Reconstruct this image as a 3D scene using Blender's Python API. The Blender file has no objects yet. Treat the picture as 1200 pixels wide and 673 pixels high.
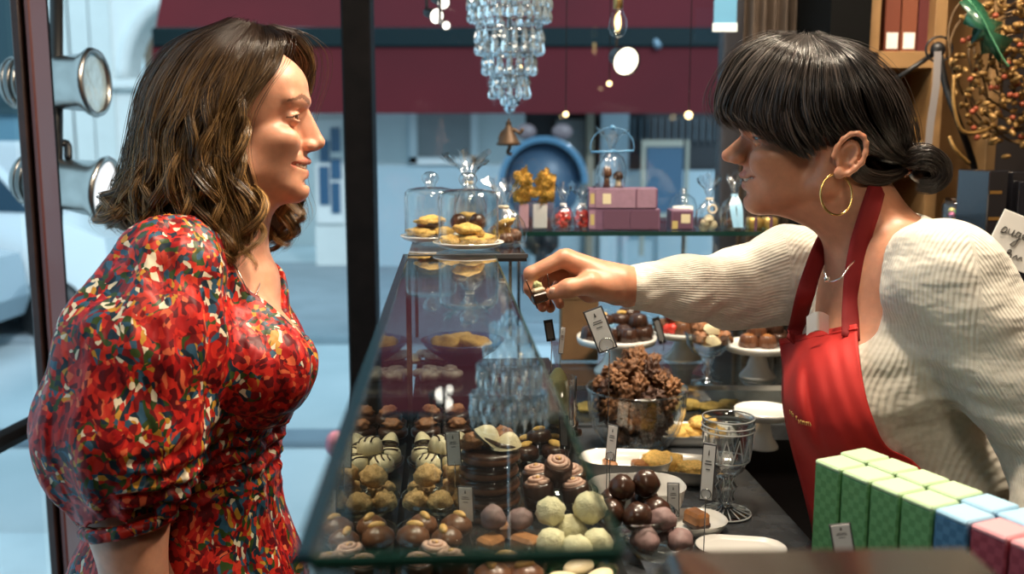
import bpy, bmesh, math, random
import numpy as np
from mathutils import Vector, Matrix, noise as mnoise

sc = bpy.context.scene
COL = sc.collection
rad = math.radians

# ------------------------------------------------------------------ camera
FPX, PITCH, CAMZ = 1150.0, rad(8.46), 1.50
cam_d = bpy.data.cameras.new('camera')
cam = bpy.data.objects.new('camera', cam_d)
COL.objects.link(cam)
cam.location = (0, 0, CAMZ)
cam.rotation_euler = (math.pi/2 - PITCH, 0, 0)
cam_d.sensor_width = 36.0
cam_d.lens = FPX/1200*36.0
cam_d.clip_start = 0.02
cam_d.clip_end = 200
cam_d.dof.use_dof = True
cam_d.dof.focus_distance = 1.31
cam_d.dof.aperture_fstop = 4.0
sc.camera = cam

# ------------------------------------------------------------------ world, exposure
sc.view_settings.view_transform = 'Standard'
sc.view_settings.look = 'None'
sc.view_settings.exposure = 0.0
sc.view_settings.gamma = 1.0
sc.view_settings.use_curve_mapping = False
w = bpy.data.worlds.new('world')
sc.world = w
w.use_nodes = True
bg = w.node_tree.nodes['Background']
bg.inputs[0].default_value = (0.50, 0.82, 1.0, 1)
bg.inputs[1].default_value = 1.25
cy = sc.cycles
cy.max_bounces = 14
cy.transparent_max_bounces = 40
cy.transmission_bounces = 10
cy.glossy_bounces = 5
cy.diffuse_bounces = 3
cy.caustics_reflective = False
cy.caustics_refractive = False
cy.sample_clamp_indirect = 4.0
cy.use_denoising = True

def area(name, loc, target, size, power, color, spread=180):
    d = bpy.data.lights.new(name, 'AREA')
    d.shape = 'DISK'; d.size = size; d.energy = power; d.color = color
    d.spread = rad(spread)
    o = bpy.data.objects.new(name, d); COL.objects.link(o)
    o.location = loc
    o.rotation_euler = (Vector(target)-Vector(loc)).to_track_quat('-Z', 'Y').to_euler()
    return o
WARM = (1.0, 0.84, 0.64)
area('ceiling_and_fill_light', (0.80, 1.45, 2.60), (0.50, 1.35, 1.2), 0.22, 33, WARM)
area('ceiling_and_fill_light', (0.12, 1.10, 2.60), (-0.30, 1.28, 1.35), 0.20, 26, WARM)
area('ceiling_and_fill_light', (0.45, 1.95, 2.60), (0.2, 1.9, 1.0), 0.30, 17, WARM)
area('ceiling_and_fill_light', (0.25, -0.35, 2.55), (0.15, 1.2, 1.15), 0.5, 9.5, WARM)  # fill light added behind the camera, no lamp known there
sun_d = bpy.data.lights.new('sun', 'SUN'); sun_d.energy = 1.5; sun_d.color = (.80, .93, 1.0); sun_d.angle = rad(3)
sun = bpy.data.objects.new('sun', sun_d); COL.objects.link(sun)
sun.rotation_euler = Vector((-0.35, 0.90, -0.42)).to_track_quat('-Z', 'Y').to_euler()

# ------------------------------------------------------------------ pixel / counter coordinates
CP, SP = math.cos(PITCH), math.sin(PITCH)
def P(px, py, Y):
    """world point seen at photo pixel (px,py) at depth Y"""
    cx = (px-600)/FPX; cyy = (336.5-py)/FPX
    d = np.array([cx, CP + cyy*SP, -SP + cyy*CP])
    t = Y/d[1]
    return np.array([d[0]*t, Y, CAMZ + d[2]*t])
def PZ(px, py, z):
    """world point seen at photo pixel (px,py) at height z"""
    cx = (px-600)/FPX; cyy = (336.5-py)/FPX
    d = np.array([cx, CP + cyy*SP, -SP + cyy*CP])
    t = (z-CAMZ)/d[2]
    return np.array([d[0]*t, d[1]*t, z])
def pix(v):
    x, y, z = v[0], v[1], v[2]-CAMZ
    dep = y*CP - z*SP
    up = y*SP + z*CP
    return (600 + FPX*x/dep, 336.5 - FPX*up/dep)
CA = math.atan(0.0678)                       # the counter runs a little to the left of the view
CR = np.array([math.cos(CA), math.sin(CA), 0]); CS = np.array([-math.sin(CA), math.cos(CA), 0])
def L(l, s, z):
    v = CR*l + CS*s
    return np.array([v[0], v[1], z])
def toL(p):
    return float(np.dot(p, CR)), float(np.dot(p, CS))

# ------------------------------------------------------------------ materials
MATS = {}
def nmat(name):
    m = bpy.data.materials.new(name); m.use_nodes = True
    nt = m.node_tree; nt.nodes.clear()
    out = nt.nodes.new('ShaderNodeOutputMaterial')
    return m, nt, out
def link(nt, a, b): nt.links.new(a, b)
def tex_noise(nt, scale, detail=3, rough=.55, coord='Object', dist=0.0, sc3=None):
    tc = nt.nodes.new('ShaderNodeTexCoord')
    n = nt.nodes.new('ShaderNodeTexNoise')
    n.inputs['Scale'].default_value = scale; n.inputs['Detail'].default_value = detail
    n.inputs['Roughness'].default_value = rough; n.inputs['Distortion'].default_value = dist
    if sc3:
        mp = nt.nodes.new('ShaderNodeMapping'); mp.inputs['Scale'].default_value = sc3
        link(nt, tc.outputs[coord], mp.inputs[0]); link(nt, mp.outputs[0], n.inputs['Vector'])
    else:
        link(nt, tc.outputs[coord], n.inputs['Vector'])
    return n
def ramp(nt, fac, stops, interp='LINEAR'):
    r = nt.nodes.new('ShaderNodeValToRGB'); r.color_ramp.interpolation = interp
    e = r.color_ramp.elements
    while len(e) < len(stops): e.new(0.5)
    for i, (p, c) in enumerate(stops):
        e[i].position = p; e[i].color = (*c[:3], 1)
    link(nt, fac, r.inputs[0])
    return r
def bump(nt, h, strength, dist, normal_to):
    b = nt.nodes.new('ShaderNodeBump'); b.inputs['Strength'].default_value = strength
    b.inputs['Distance'].default_value = dist
    link(nt, h, b.inputs['Height']); link(nt, b.outputs[0], normal_to)
    return b
def pmat(name, col, rough=.5, metal=0, var=0.0, vscale=30, bmp=0, bscale=80, bdist=.002, spec=.5, coat=0, sss=0, trans=0, ior=1.45, coord='Object', sheen=0):
    if name in MATS: return MATS[name]
    m, nt, out = nmat(name)
    p = nt.nodes.new('ShaderNodeBsdfPrincipled'); link(nt, p.outputs[0], out.inputs[0])
    p.inputs['Base Color'].default_value = (*col, 1)
    p.inputs['Roughness'].default_value = rough; p.inputs['Metallic'].default_value = metal
    p.inputs['Specular IOR Level'].default_value = spec
    p.inputs['Coat Weight'].default_value = coat
    p.inputs['IOR'].default_value = ior
    p.inputs['Transmission Weight'].default_value = trans
    if sheen:
        p.inputs['Sheen Weight'].default_value = sheen
    if sss:
        p.inputs['Subsurface Weight'].default_value = sss
        p.inputs['Subsurface Radius'].default_value = (1, .35, .2)
        p.inputs['Subsurface Scale'].default_value = .006
    if var:
        n = tex_noise(nt, vscale, coord=coord)
        lo = [max(0, c*(1-var)) for c in col]; hi = [min(1, c*(1+var)) for c in col]
        r = ramp(nt, n.outputs[0], [(.3, lo), (.7, hi)])
        link(nt, r.outputs[0], p.inputs['Base Color'])
    if bmp:
        n2 = tex_noise(nt, bscale, 4, coord=coord)
        bump(nt, n2.outputs[0], bmp, bdist, p.inputs['Normal'])
    MATS[name] = m
    return m
def thin_glass(name, tint=(.97, .99, 1), ior=1.5, gain=1.0, rough=.0, base=0.0):
    """pane: see-through with a Fresnel reflection"""
    m, nt, out = nmat(name)
    tr = nt.nodes.new('ShaderNodeBsdfTransparent'); tr.inputs[0].default_value = (*tint, 1)
    gl = nt.nodes.new('ShaderNodeBsdfGlossy'); gl.inputs['Roughness'].default_value = rough
    mm = nt.nodes.new('ShaderNodeMath'); mm.operation = 'MULTIPLY_ADD'; mm.use_clamp = True
    mm.inputs[1].default_value = gain; mm.inputs[2].default_value = base
    lw = nt.nodes.new('ShaderNodeLayerWeight')
    # Schlick from the facing weight (same on both sides)
    lw.inputs[0].default_value = 0.5
    pw = nt.nodes.new('ShaderNodeMath'); pw.operation = 'POWER'; pw.inputs[1].default_value = 5.0
    sub = nt.nodes.new('ShaderNodeMath'); sub.operation = 'MULTIPLY_ADD'
    f0 = ((ior-1)/(ior+1))**2
    sub.inputs[1].default_value = 1-f0; sub.inputs[2].default_value = f0
    link(nt, lw.outputs['Facing'], pw.inputs[0]); link(nt, pw.outputs[0], sub.inputs[0])
    link(nt, sub.outputs[0], mm.inputs[0])
    mx = nt.nodes.new('ShaderNodeMixShader')
    link(nt, mm.outputs[0], mx.inputs[0]); link(nt, tr.outputs[0], mx.inputs[1]); link(nt, gl.outputs[0], mx.inputs[2])
    link(nt, mx.outputs[0], out.inputs[0])
    MATS[name] = m
    return m
def emit(name, col, strength):
    m, nt, out = nmat(name)
    e = nt.nodes.new('ShaderNodeEmission'); e.inputs[0].default_value = (*col, 1); e.inputs[1].default_value = strength
    link(nt, e.outputs[0], out.inputs[0]); MATS[name] = m
    return m

# ------------------------------------------------------------------ mesh collecting
def rotm(rx=0, ry=0, rz=0):
    return np.array(Matrix.Rotation(rz, 3, 'Z') @ Matrix.Rotation(ry, 3, 'Y') @ Matrix.Rotation(rx, 3, 'X'))
def frame_to(d):
    d = np.asarray(d, float); d = d/np.linalg.norm(d)
    a = np.array([0, 0, 1.]) if abs(d[2]) < .9 else np.array([1., 0, 0])
    u = np.cross(a, d); u /= np.linalg.norm(u); v = np.cross(d, u)
    return u, v, d
class MB:
    def __init__(s): s.v = []; s.f = []; s.n = 0
    def add(s, v, f):
        v = np.asarray(v, float).reshape(-1, 3); s.v.append(v)
        s.f.extend([tuple(i + s.n for i in q) for q in f]); s.n += len(v); return s
    def box(s, c, size, R=None, bev=0.0):
        sx, sy, sz = [a/2 for a in size]
        if bev > 0:
            b = min(bev, sx*.9, sy*.9, sz*.9); vv = []; ff = []
            # three shells of a chamfered box
            for X in (-1, 1):
                for Y in (-1, 1):
                    for Z in (-1, 1):
                        vv += [(X*sx, Y*(sy-b), Z*(sz-b)), (X*(sx-b), Y*sy, Z*(sz-b)), (X*(sx-b), Y*(sy-b), Z*sz)]
            def I(X, Y, Z, k): return ((X > 0)*4+(Y > 0)*2+(Z > 0))*3+k
            for X in (-1, 1): ff.append([I(X, -1, -1, 0), I(X, 1, -1, 0), I(X, 1, 1, 0), I(X, -1, 1, 0)][::X])
            for Y in (-1, 1): ff.append([I(-1, Y, -1, 1), I(1, Y, -1, 1), I(1, Y, 1, 1), I(-1, Y, 1, 1)][::-Y])
            for Z in (-1, 1): ff.append([I(-1, -1, Z, 2), I(1, -1, Z, 2), I(1, 1, Z, 2), I(-1, 1, Z, 2)][::Z])
            for X in (-1, 1):
                for Y in (-1, 1): ff.append([I(X, Y, -1, 0), I(X, Y, -1, 1), I(X, Y, 1, 1), I(X, Y, 1, 0)][::X*Y])
                for Z in (-1, 1): ff.append([I(X, -1, Z, 0), I(X, 1, Z, 0), I(X, 1, Z, 2), I(X, -1, Z, 2)][::X*Z])
            for Y in (-1, 1):
                for Z in (-1, 1): ff.append([I(-1, Y, Z, 1), I(1, Y, Z, 1), I(1, Y, Z, 2), I(-1, Y, Z, 2)][::-Y*Z])
            for X in (-1, 1):
                for Y in (-1, 1):
                    for Z in (-1, 1): ff.append([I(X, Y, Z, 0), I(X, Y, Z, 1), I(X, Y, Z, 2)][::X*Y*Z])
            v = np.array(vv)
        else:
            v = np.array([(x, y, z) for x in (-sx, sx) for y in (-sy, sy) for z in (-sz, sz)])
            ff = [(0, 1, 3, 2), (4, 6, 7, 5), (0, 4, 5, 1), (2, 3, 7, 6), (0, 2, 6, 4), (1, 5, 7, 3)]
        if R is not None: v = v @ np.asarray(R).T
        return s.add(v + np.asarray(c, float), ff)
    def lathe(s, prof, c=(0, 0, 0), n=32, R=None, flute=0, famp=0.0, fz=None):
        """prof: (r, z) list; closed by caps where r==0"""
        a = np.arange(n)*2*math.pi/n; rings = []; v = []; f = []; k = 0
        for (r, z) in prof:
            if r <= 1e-6:
                rings.append([k]); v.append((0, 0, z)); k += 1
            else:
                m = 1.0
                if flute:
                    wgt = 1.0 if fz is None else fz(z)
                    m = 1 + famp*wgt*np.cos(a*flute)
                rr = r*m*np.ones(n)
                for i in range(n): v.append((rr[i]*math.cos(a[i]), rr[i]*math.sin(a[i]), z))
                rings.append(list(range(k, k+n))); k += n
        for A, B in zip(rings[:-1], rings[1:]):
            if len(A) == 1 and len(B) == 1: continue
            for i in range(n):
                j = (i+1) % n
                if len(A) == 1: f.append((A[0], B[j], B[i]))
                elif len(B) == 1: f.append((A[i], A[j], B[0]))
                else: f.append((A[i], A[j], B[j], B[i]))
        v = np.array(v)
        if R is not None: v = v @ np.asarray(R).T
        return s.add(v + np.asarray(c, float), f)
    def tube(s, path, r, n=8, cap=True, flat=1.0, closed=False):
        path = np.asarray(path, float); m = len(path)
        rs = np.full(m, r) if np.isscalar(r) else np.asarray(r, float)
        if closed: T = np.roll(path, -1, 0)-np.roll(path, 1, 0)
        else: T = np.gradient(path, axis=0)
        T /= np.maximum(np.linalg.norm(T, axis=1, keepdims=True), 1e-9)
        u, v_, _ = frame_to(T[0]); U = []
        for i in range(m):
            u = u - T[i]*np.dot(u, T[i]); u /= max(np.linalg.norm(u), 1e-9); U.append(u.copy())
        U = np.array(U); V = np.cross(T, U)
        a = np.arange(n)*2*math.pi/n
        ring = (np.cos(a)[None, :, None]*U[:, None, :] + flat*np.sin(a)[None, :, None]*V[:, None, :])*rs[:, None, None]
        vv = (path[:, None, :] + ring).reshape(-1, 3); f = []
        for i in range(m if closed else m-1):
            i2 = (i+1) % m
            for j in range(n):
                k = (j+1) % n; f.append((i*n+j, i*n+k, i2*n+k, i2*n+j))
        if cap and not closed:
            f.append(tuple(range(n))[::-1]); f.append(tuple(range((m-1)*n, m*n)))
        return s.add(vv, f)
    def ell(s, c, r, R=None, nu=20, nv=12):
        pr = [(math.sin(t), -math.cos(t)) for t in np.linspace(0, math.pi, nv+1)]
        pr[0] = (0, -1); pr[-1] = (0, 1)
        t = MB().lathe(pr, n=nu); v = t.v[0]*np.asarray(r, float)
        if R is not None: v = v @ np.asarray(R).T
        return s.add(v + np.asarray(c, float), t.f)
    def grid(s, Pt, closed_u=False):
        Pt = np.asarray(Pt, float); a, b = Pt.shape[:2]; f = []
        for i in range(a if closed_u else a-1):
            i2 = (i+1) % a
            for j in range(b-1): f.append((i*b+j, i2*b+j, i2*b+j+1, i*b+j+1))
        return s.add(Pt.reshape(-1, 3), f)
    def prism(s, pts, h, R=None, c=(0, 0, 0), z0=0.0):
        """extrude a 2D outline along local z"""
        n = len(pts); v = [(x, y, z0) for x, y in pts]+[(x, y, z0+h) for x, y in pts]
        f = [tuple(range(n))[::-1], tuple(range(n, 2*n))]+[(i, (i+1) % n, n+(i+1) % n, n+i) for i in range(n)]
        v = np.array(v, float)
        if R is not None: v = v @ np.asarray(R).T
        return s.add(v+np.asarray(c, float), f)
    def obj(s, name, mat, parent=None, smooth=True, origin=None, ang=None):
        v = np.concatenate(s.v) if s.v else np.zeros((0, 3))
        return mesh_obj(name, v, s.f, mat, parent, smooth, origin, ang)
def wloc(o):
    p = np.zeros(3)
    while o is not None: p = p+np.array(o.location); o = o.parent
    return p
def mesh_obj(name, v, f, mat, parent=None, smooth=True, origin=None, ang=40):
    v = np.asarray(v, float)
    if origin is None:
        origin = wloc(parent) if parent is not None else np.array([(v[:, 0].min()+v[:, 0].max())/2, (v[:, 1].min()+v[:, 1].max())/2, v[:, 2].min()])
    origin = np.asarray(origin, float)
    me = bpy.data.meshes.new(name)
    if isinstance(f, np.ndarray):
        nf, k = f.shape
        me.vertices.add(len(v)); me.vertices.foreach_set('co', (v-origin).astype(np.float32).ravel())
        me.loops.add(nf*k); me.loops.foreach_set('vertex_index', f.astype(np.int32).ravel())
        me.polygons.add(nf); me.polygons.foreach_set('loop_start', (np.arange(nf)*k).astype(np.int32))
        me.polygons.foreach_set('loop_total', np.full(nf, k, np.int32))
        me.update(calc_edges=True); me.validate()
    else:
        me.from_pydata((v-origin).tolist(), [], f)
        me.update()
    o = bpy.data.objects.new(name, me); COL.objects.link(o)
    if parent is not None:
        o.parent = parent; o.location = origin-wloc(parent)
    else: o.location = origin
    if mat: me.materials.append(mat)
    if smooth:
        me.polygons.foreach_set('use_smooth', np.ones(len(me.polygons), bool))
        if ang is not None:
            try: me.set_sharp_from_angle(angle=rad(ang))
            except Exception: pass
    return o
def tag(o, label, cat, group=None, kind=None):
    if label: o['label'] = label
    if cat: o['category'] = cat
    if group: o['group'] = group
    if kind: o['kind'] = kind
    return o
def thing(name, loc, label, cat, group=None):
    o = bpy.data.objects.new(name, None); COL.objects.link(o); o.location = [float(a) for a in loc]
    o.empty_display_size = .02
    return tag(o, label, cat, group)
def struct(o):
    o['kind'] = 'structure'; return o
def copy_tree(o, loc=None, rz=None, rot=None, sc3=None, parent=None):
    c = o.copy(); COL.objects.link(c)
    if parent is not None: c.parent = parent
    for ch in list(o.children): copy_tree(ch, parent=c)
    if loc is not None: c.location = [float(a) for a in loc]
    if rz is not None: c.rotation_euler = (0, 0, rz)
    if rot is not None: c.rotation_euler = rot
    if sc3 is not None: c.scale = (sc3, sc3, sc3) if np.isscalar(sc3) else sc3
    return c
ORD = ['leftmost', 'second from left', 'third from left', 'fourth from left', 'fifth from left', 'sixth from left', 'seventh from left', 'eighth from left', 'ninth from left', 'tenth from left', 'eleventh from left', 'twelfth from left', 'thirteenth from left', 'fourteenth from left']
def number(objs, base, group=None):
    """each of a few look-alikes gets its own label by its order across the picture"""
    for i, o in enumerate(sorted(objs, key=lambda o: pix(o.location)[0])):
        lab = base if len(objs) == 1 else base+', '+('rightmost' if i == len(objs)-1 else ORD[i])
        o['label'] = lab
        if group: o['group'] = group
def number_layers(objs, base, lowz, group):
    """piles: upper and lower pieces counted apart"""
    up = [o for o in objs if o.location[2] > lowz]; dn = [o for o in objs if o.location[2] <= lowz]
    bk = sorted(dn, key=lambda o: o.location[1]); h = (len(bk)+1)//2
    if len(dn) > 4:
        number(bk[:h], base+' in the front row', group); number(bk[h:], base+' in the back row', group)
    else: number(dn, base+' underneath', group)
    number(up, base+' on top', group)

# ------------------------------------------------------------------ implicit surfaces for bodies
class Frame:
    """local frame in centimetres: x forward, y sideways, z up"""
    def __init__(s, o, fwd, up, zs=1.0):
        f = np.asarray(fwd, float); f /= np.linalg.norm(f)
        u = np.asarray(up, float); u = u-f*np.dot(u, f); u /= np.linalg.norm(u)
        s.o = np.asarray(o, float); s.A = np.stack([f, np.cross(u, f), u], 1)*.01; s.A[:, 2] *= zs
        s.Ai = np.linalg.inv(s.A)
    def pt(s, x, y, z): return s.o + s.A @ np.array([x, y, z], float)
    def loc(s, p): return s.Ai @ (np.asarray(p)-s.o)
def axis(*segs):
    """non-uniform axis from (start, stop, step) runs"""
    out = []
    for a, b, st in segs:
        n = max(1, int(round((b-a)/st))); out += list(np.linspace(a, b, n, endpoint=False))
    out.append(segs[-1][1])
    return np.array(out, np.float32)
class Field:
    def __init__(s, xs, ys, zs):
        s.ax = (xs, ys, zs); s.F = np.full((len(xs), len(ys), len(zs)), .5, np.float32)
    def blk(s, lo, hi):
        sl = []
        for a, l, h in zip(s.ax, lo, hi):
            i = max(0, int(np.searchsorted(a, l))-1); j = min(len(a), int(np.searchsorted(a, h))+1)
            if j-i < 1: return None
            sl.append(slice(i, j))
        return tuple(sl)
    def apply(s, fn, lo, hi, k=.01, op='u', fr=None):
        lo = np.asarray(lo, float); hi = np.asarray(hi, float); mg = (k if fr is None else k*100)*1.6
        lo = lo-mg; hi = hi+mg
        if fr is not None:
            c = np.array([fr.pt(x, y, z) for x in (lo[0], hi[0]) for y in (lo[1], hi[1]) for z in (lo[2], hi[2])])
            wl, wh = c.min(0), c.max(0)
        else: wl, wh = lo, hi
        b = s.blk(wl, wh)
        if b is None: return
        X = s.ax[0][b[0]][:, None, None]; Y = s.ax[1][b[1]][None, :, None]; Z = s.ax[2][b[2]][None, None, :]
        if fr is not None:
            X, Y, Z = X-fr.o[0], Y-fr.o[1], Z-fr.o[2]; M = fr.Ai.astype(np.float32)
            X, Y, Z = (M[i, 0]*X+M[i, 1]*Y+M[i, 2]*Z for i in range(3))
        d = fn(X, Y, Z).astype(np.float32)
        if fr is not None: d = d*np.float32(.01)
        F = s.F[b]
        if op == 'u':
            h = np.clip(.5+.5*(F-d)/k, 0, 1); s.F[b] = F*(1-h)+d*h-k*h*(1-h)
        elif op == 's':
            h = np.clip(.5-.5*(F+d)/k, 0, 1); s.F[b] = F*(1-h)+(-d)*h+k*h*(1-h)
    def ell(s, c, r, k=.01, op='u', fr=None, R=None):
        c = np.asarray(c, float); r = np.asarray(r, float); m = r.max() if R is not None else r
        def fn(X, Y, Z):
            x, y, z = X-c[0], Y-c[1], Z-c[2]
            if R is not None: x, y, z = (R[0, i]*x+R[1, i]*y+R[2, i]*z for i in range(3))
            k0 = np.sqrt((x/r[0])**2+(y/r[1])**2+(z/r[2])**2); k1 = np.sqrt((x/r[0]**2)**2+(y/r[1]**2)**2+(z/r[2]**2)**2)
            return k0*(k0-1)/np.maximum(k1, 1e-6)
        s.apply(fn, c-m, c+m, k, op, fr)
    def cone(s, a, b, ra, rb, k=.01, op='u', fr=None, warp=None):
        a = np.asarray(a, float); b = np.asarray(b, float); ba = b-a; L2 = float(ba @ ba); m = max(ra, rb)
        def fn(X, Y, Z):
            x, y, z = X-a[0], Y-a[1], Z-a[2]
            t = np.clip((x*ba[0]+y*ba[1]+z*ba[2])/L2, 0, 1)
            dx, dy, dz = x-ba[0]*t, y-ba[1]*t, z-ba[2]*t
            d = np.sqrt(dx*dx+dy*dy+dz*dz)-(ra+(rb-ra)*t)
            if warp is not None: d = d+warp(X, Y, Z, t)
            return d
        s.apply(fn, np.minimum(a, b)-m, np.maximum(a, b)+m, k, op, fr)
    def chain(s, pts, rs, k=.01, fr=None, op='u', warp=None):
        for i in range(len(pts)-1): s.cone(pts[i], pts[i+1], rs[i], rs[i+1], k, op, fr, warp)
    def sample(s, p):
        idx = [min(len(a)-1, max(0, int(np.searchsorted(a, v)))) for a, v in zip(s.ax, p)]
        return s.F[tuple(idx)]
    def mesh(s, smooth=1):
        F = s.F; ins = F < 0
        nx, ny, nz = F.shape
        c8 = [ins[i:nx-1+i, j:ny-1+j, k:nz-1+k] for i in (0, 1) for j in (0, 1) for k in (0, 1)]
        any_ = c8[0].copy(); all_ = c8[0].copy()
        for c in c8[1:]: any_ |= c; all_ &= c
        act = any_ & ~all_
        I, J, K = np.nonzero(act)
        idx = np.full(act.shape, -1, np.int32); idx[I, J, K] = np.arange(len(I))
        acc = np.zeros((len(I), 3)); cnt = np.zeros(len(I))
        axs = s.ax
        for ax in range(3):
            for u in (0, 1):
                for v in (0, 1):
                    o0 = [0, 0, 0]; oth = [q for q in range(3) if q != ax]
                    o0[oth[0]] = u; o0[oth[1]] = v; o1 = list(o0); o1[ax] = 1
                    f0 = F[I+o0[0], J+o0[1], K+o0[2]]; f1 = F[I+o1[0], J+o1[1], K+o1[2]]
                    m = (f0 < 0) != (f1 < 0)
                    t = np.where(m, f0/np.where(f0 == f1, 1, f0-f1), 0)
                    base = [axs[q][(I, J, K)[q]+o0[q]] for q in range(3)]
                    nxt = axs[ax][(I, J, K)[ax]+1]
                    pt = [base[q].astype(float) for q in range(3)]
                    pt[ax] = base[ax]+t*(nxt-base[ax])
                    for q in range(3): acc[:, q] += np.where(m, pt[q], 0)
                    cnt += m
        V = acc/np.maximum(cnt, 1)[:, None]
        quads = []
        for ax in range(3):
            A = np.moveaxis(ins, ax, 0); ch = A[:-1] != A[1:]; flip = A[:-1] & ~A[1:]
            sl = ch[:, 1:-1, 1:-1]; p = np.nonzero(sl); e = [p[0], p[1]+1, p[2]+1]
            oth = [q for q in range(3) if q != ax]
            def cell(da, db):
                c = [None]*3; c[ax] = e[0]; c[oth[0]] = e[1]-1+da; c[oth[1]] = e[2]-1+db
                return idx[c[0], c[1], c[2]]
            q = np.stack([cell(0, 0), cell(1, 0), cell(1, 1), cell(0, 1)], 1)
            fl = flip[:, 1:-1, 1:-1][p]
            if ax == 1: fl = ~fl
            q[~fl] = q[~fl][:, ::-1]
            quads.append(q)
        Q = np.concatenate(quads); Q = Q[(Q >= 0).all(1)]
        for _ in range(smooth):
            S = np.zeros_like(V); C = np.zeros(len(V))
            for a, b in ((0, 1), (1, 2), (2, 3), (3, 0)):
                for q in range(3):
                    S[:, q] += np.bincount(Q[:, a], V[Q[:, b], q], len(V))+np.bincount(Q[:, b], V[Q[:, a], q], len(V))
                C += np.bincount(Q[:, a], minlength=len(V))+np.bincount(Q[:, b], minlength=len(V))
            V = np.where(C[:, None] > 0, V*.4+.6*S/np.maximum(C, 1)[:, None], V)
        return V, Q
def spl(pts, n):
    """Catmull-Rom through points, n samples"""
    p = np.asarray(pts, float); p = np.vstack([2*p[0]-p[1], p, 2*p[-1]-p[-2]]); m = len(p)-3
    t = np.linspace(0, m, n); i = np.minimum(t.astype(int), m-1); f = (t-i)[:, None]
    a, b, c, d = p[i], p[i+1], p[i+2], p[i+3]
    return .5*((2*b)+(c-a)*f+(2*a-5*b+4*c-d)*f**2+(3*b-a-3*c+d)*f**3)
# ------------------------------------------------------------------ the room
WY = 2.62                                                     # shop window plane
oak = pmat('oak_boards', (.33, .19, .085), .5, var=.25, vscale=14)
dark_wood = pmat('dark_stained_frame', (.004, .003, .003), .6, var=.4, vscale=20, spec=.12)
brown_frame = pmat('brown_painted_frame', (.030, .014, .012), .4, var=.3, vscale=16)
blackm = pmat('black_metal', (.012, .012, .013), .4)
def floor_tiles():
    m, nt, out = nmat('shop_floor_tiles')
    p = nt.nodes.new('ShaderNodeBsdfPrincipled'); link(nt, p.outputs[0], out.inputs[0])
    tc = nt.nodes.new('ShaderNodeTexCoord'); b = nt.nodes.new('ShaderNodeTexBrick')
    b.inputs['Color1'].default_value = (.10, .085, .07, 1); b.inputs['Color2'].default_value = (.13, .105, .085, 1); b.inputs['Mortar'].default_value = (.03, .03, .03, 1)
    b.inputs['Scale'].default_value = 1.0; b.inputs['Brick Width'].default_value = .6; b.inputs['Row Height'].default_value = .3; b.inputs['Mortar Size'].default_value = .006
    link(nt, tc.outputs['Object'], b.inputs[0]); link(nt, b.outputs[0], p.inputs['Base Color']); p.inputs['Roughness'].default_value = .45
    return m
X0, X1, Y0 = -1.15, 1.55, -1.6
struct(MB().box(((X0+X1)/2, (Y0+WY)/2, -.05), (X1-X0+.1, WY-Y0+.1, .1)).obj('floor', floor_tiles()))
struct(MB().box(((X0+X1)/2, (Y0+WY)/2, 2.75), (X1-X0+.1, WY-Y0+.1, .1)).obj('ceiling', pmat('ceiling_paint', (.16, .13, .11), .8)))
wallp = pmat('warm_plaster', (.16, .115, .08), .8, var=.1)
struct(MB().box((X1+.05, (Y0+WY)/2, 1.35), (.1, WY-Y0+.1, 2.7)).obj('wall_right', wallp))
struct(MB().box(((X0+X1)/2, Y0-.05, 1.35), (X1-X0+.2, .1, 2.7)).obj('wall_back', wallp))
struct(MB().box((X0-.05, Y0+.95, 1.35), (.1, 1.9, 2.7)).obj('wall_left', wallp))
# window wall: solid at right of the window, a low sill wall, an added dark header
xr = P(872, 100, WY)[0]
struct(MB().box(((xr+X1)/2, WY+.05, 1.35), (X1-xr+.1, .1, 2.7)).obj('wall_window', pmat('dark_plaster', (.06, .05, .05), .7)))
xm0, xm1 = P(403, 60, WY)[0], P(437, 60, WY)[0]
struct(MB().box(((xm1+xr)/2, WY+.03, .12), (xr-xm1, .10, .24)).obj('trim_1', dark_wood))
struct(MB().box(((X0+xr)/2, WY+.04, 2.30), (xr-X0, .10, .76)).obj('trim_2', pmat('added_dark_header', (.012, .011, .012), .6)))  # deep header added out of view, keeps sky out of the glass reflections
pane_m = thin_glass('shop_window_glass', (.95, .975, 1), 1.45, .9)
def pane_box(name, c, size, mat=pane_m, parent=None, R=None): return MB().box(c, size, R).obj(name, mat, parent, smooth=False)
w1 = struct(pane_box('window_1', ((xm1+xr)/2, WY, 1.38), (xr-xm1, .006, 2.30)))
mul = MB().box(((xm0+xm1)/2, WY, 1.33), (xm1-xm0, .09, 2.66), bev=.006)
struct(mul.obj('window_frame', dark_wood, w1, smooth=False))
# the shop door opening between the two posts, and the glazed side wall towards the camera
xp0, xp1 = P(34, 200, 2.05)[0], P(62, 200, 2.05)[0]
d1 = struct(MB().box(((xp0+xp1)/2, 2.05, 1.33), (xp1-xp0, .07, 2.66), bev=.006).obj('door_1', dark_wood, smooth=False))
MB().box((xp1-.004, 2.03, 1.33), (.012, .075, 2.60), bev=.003).obj('door_edge', pmat('red_brown_varnish', (.10, .03, .025), .3, coat=.3), d1, smooth=False)
MB().box((xp1-.03, 2.01, 1.33), (.018, .03, 2.60), bev=.003).obj('door_frame', brown_frame, d1, smooth=False)
gx = xp0-.02
w2 = struct(MB().add([(gx, 2.04, .05), (X0, .34, .05), (X0, .34, 2.6), (gx, 2.04, 2.6)], [(0, 1, 2, 3)]).obj('window_2', pane_m, smooth=False))
MB().tube([(gx, 2.04, .90), (X0, .34, .90)], .022, 8).obj('window_rail', dark_wood, w2)
MB().tube([(gx, 2.04, .06), (X0, .34, .06)], .03, 8).obj('window_rail', dark_wood, w2)

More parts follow.
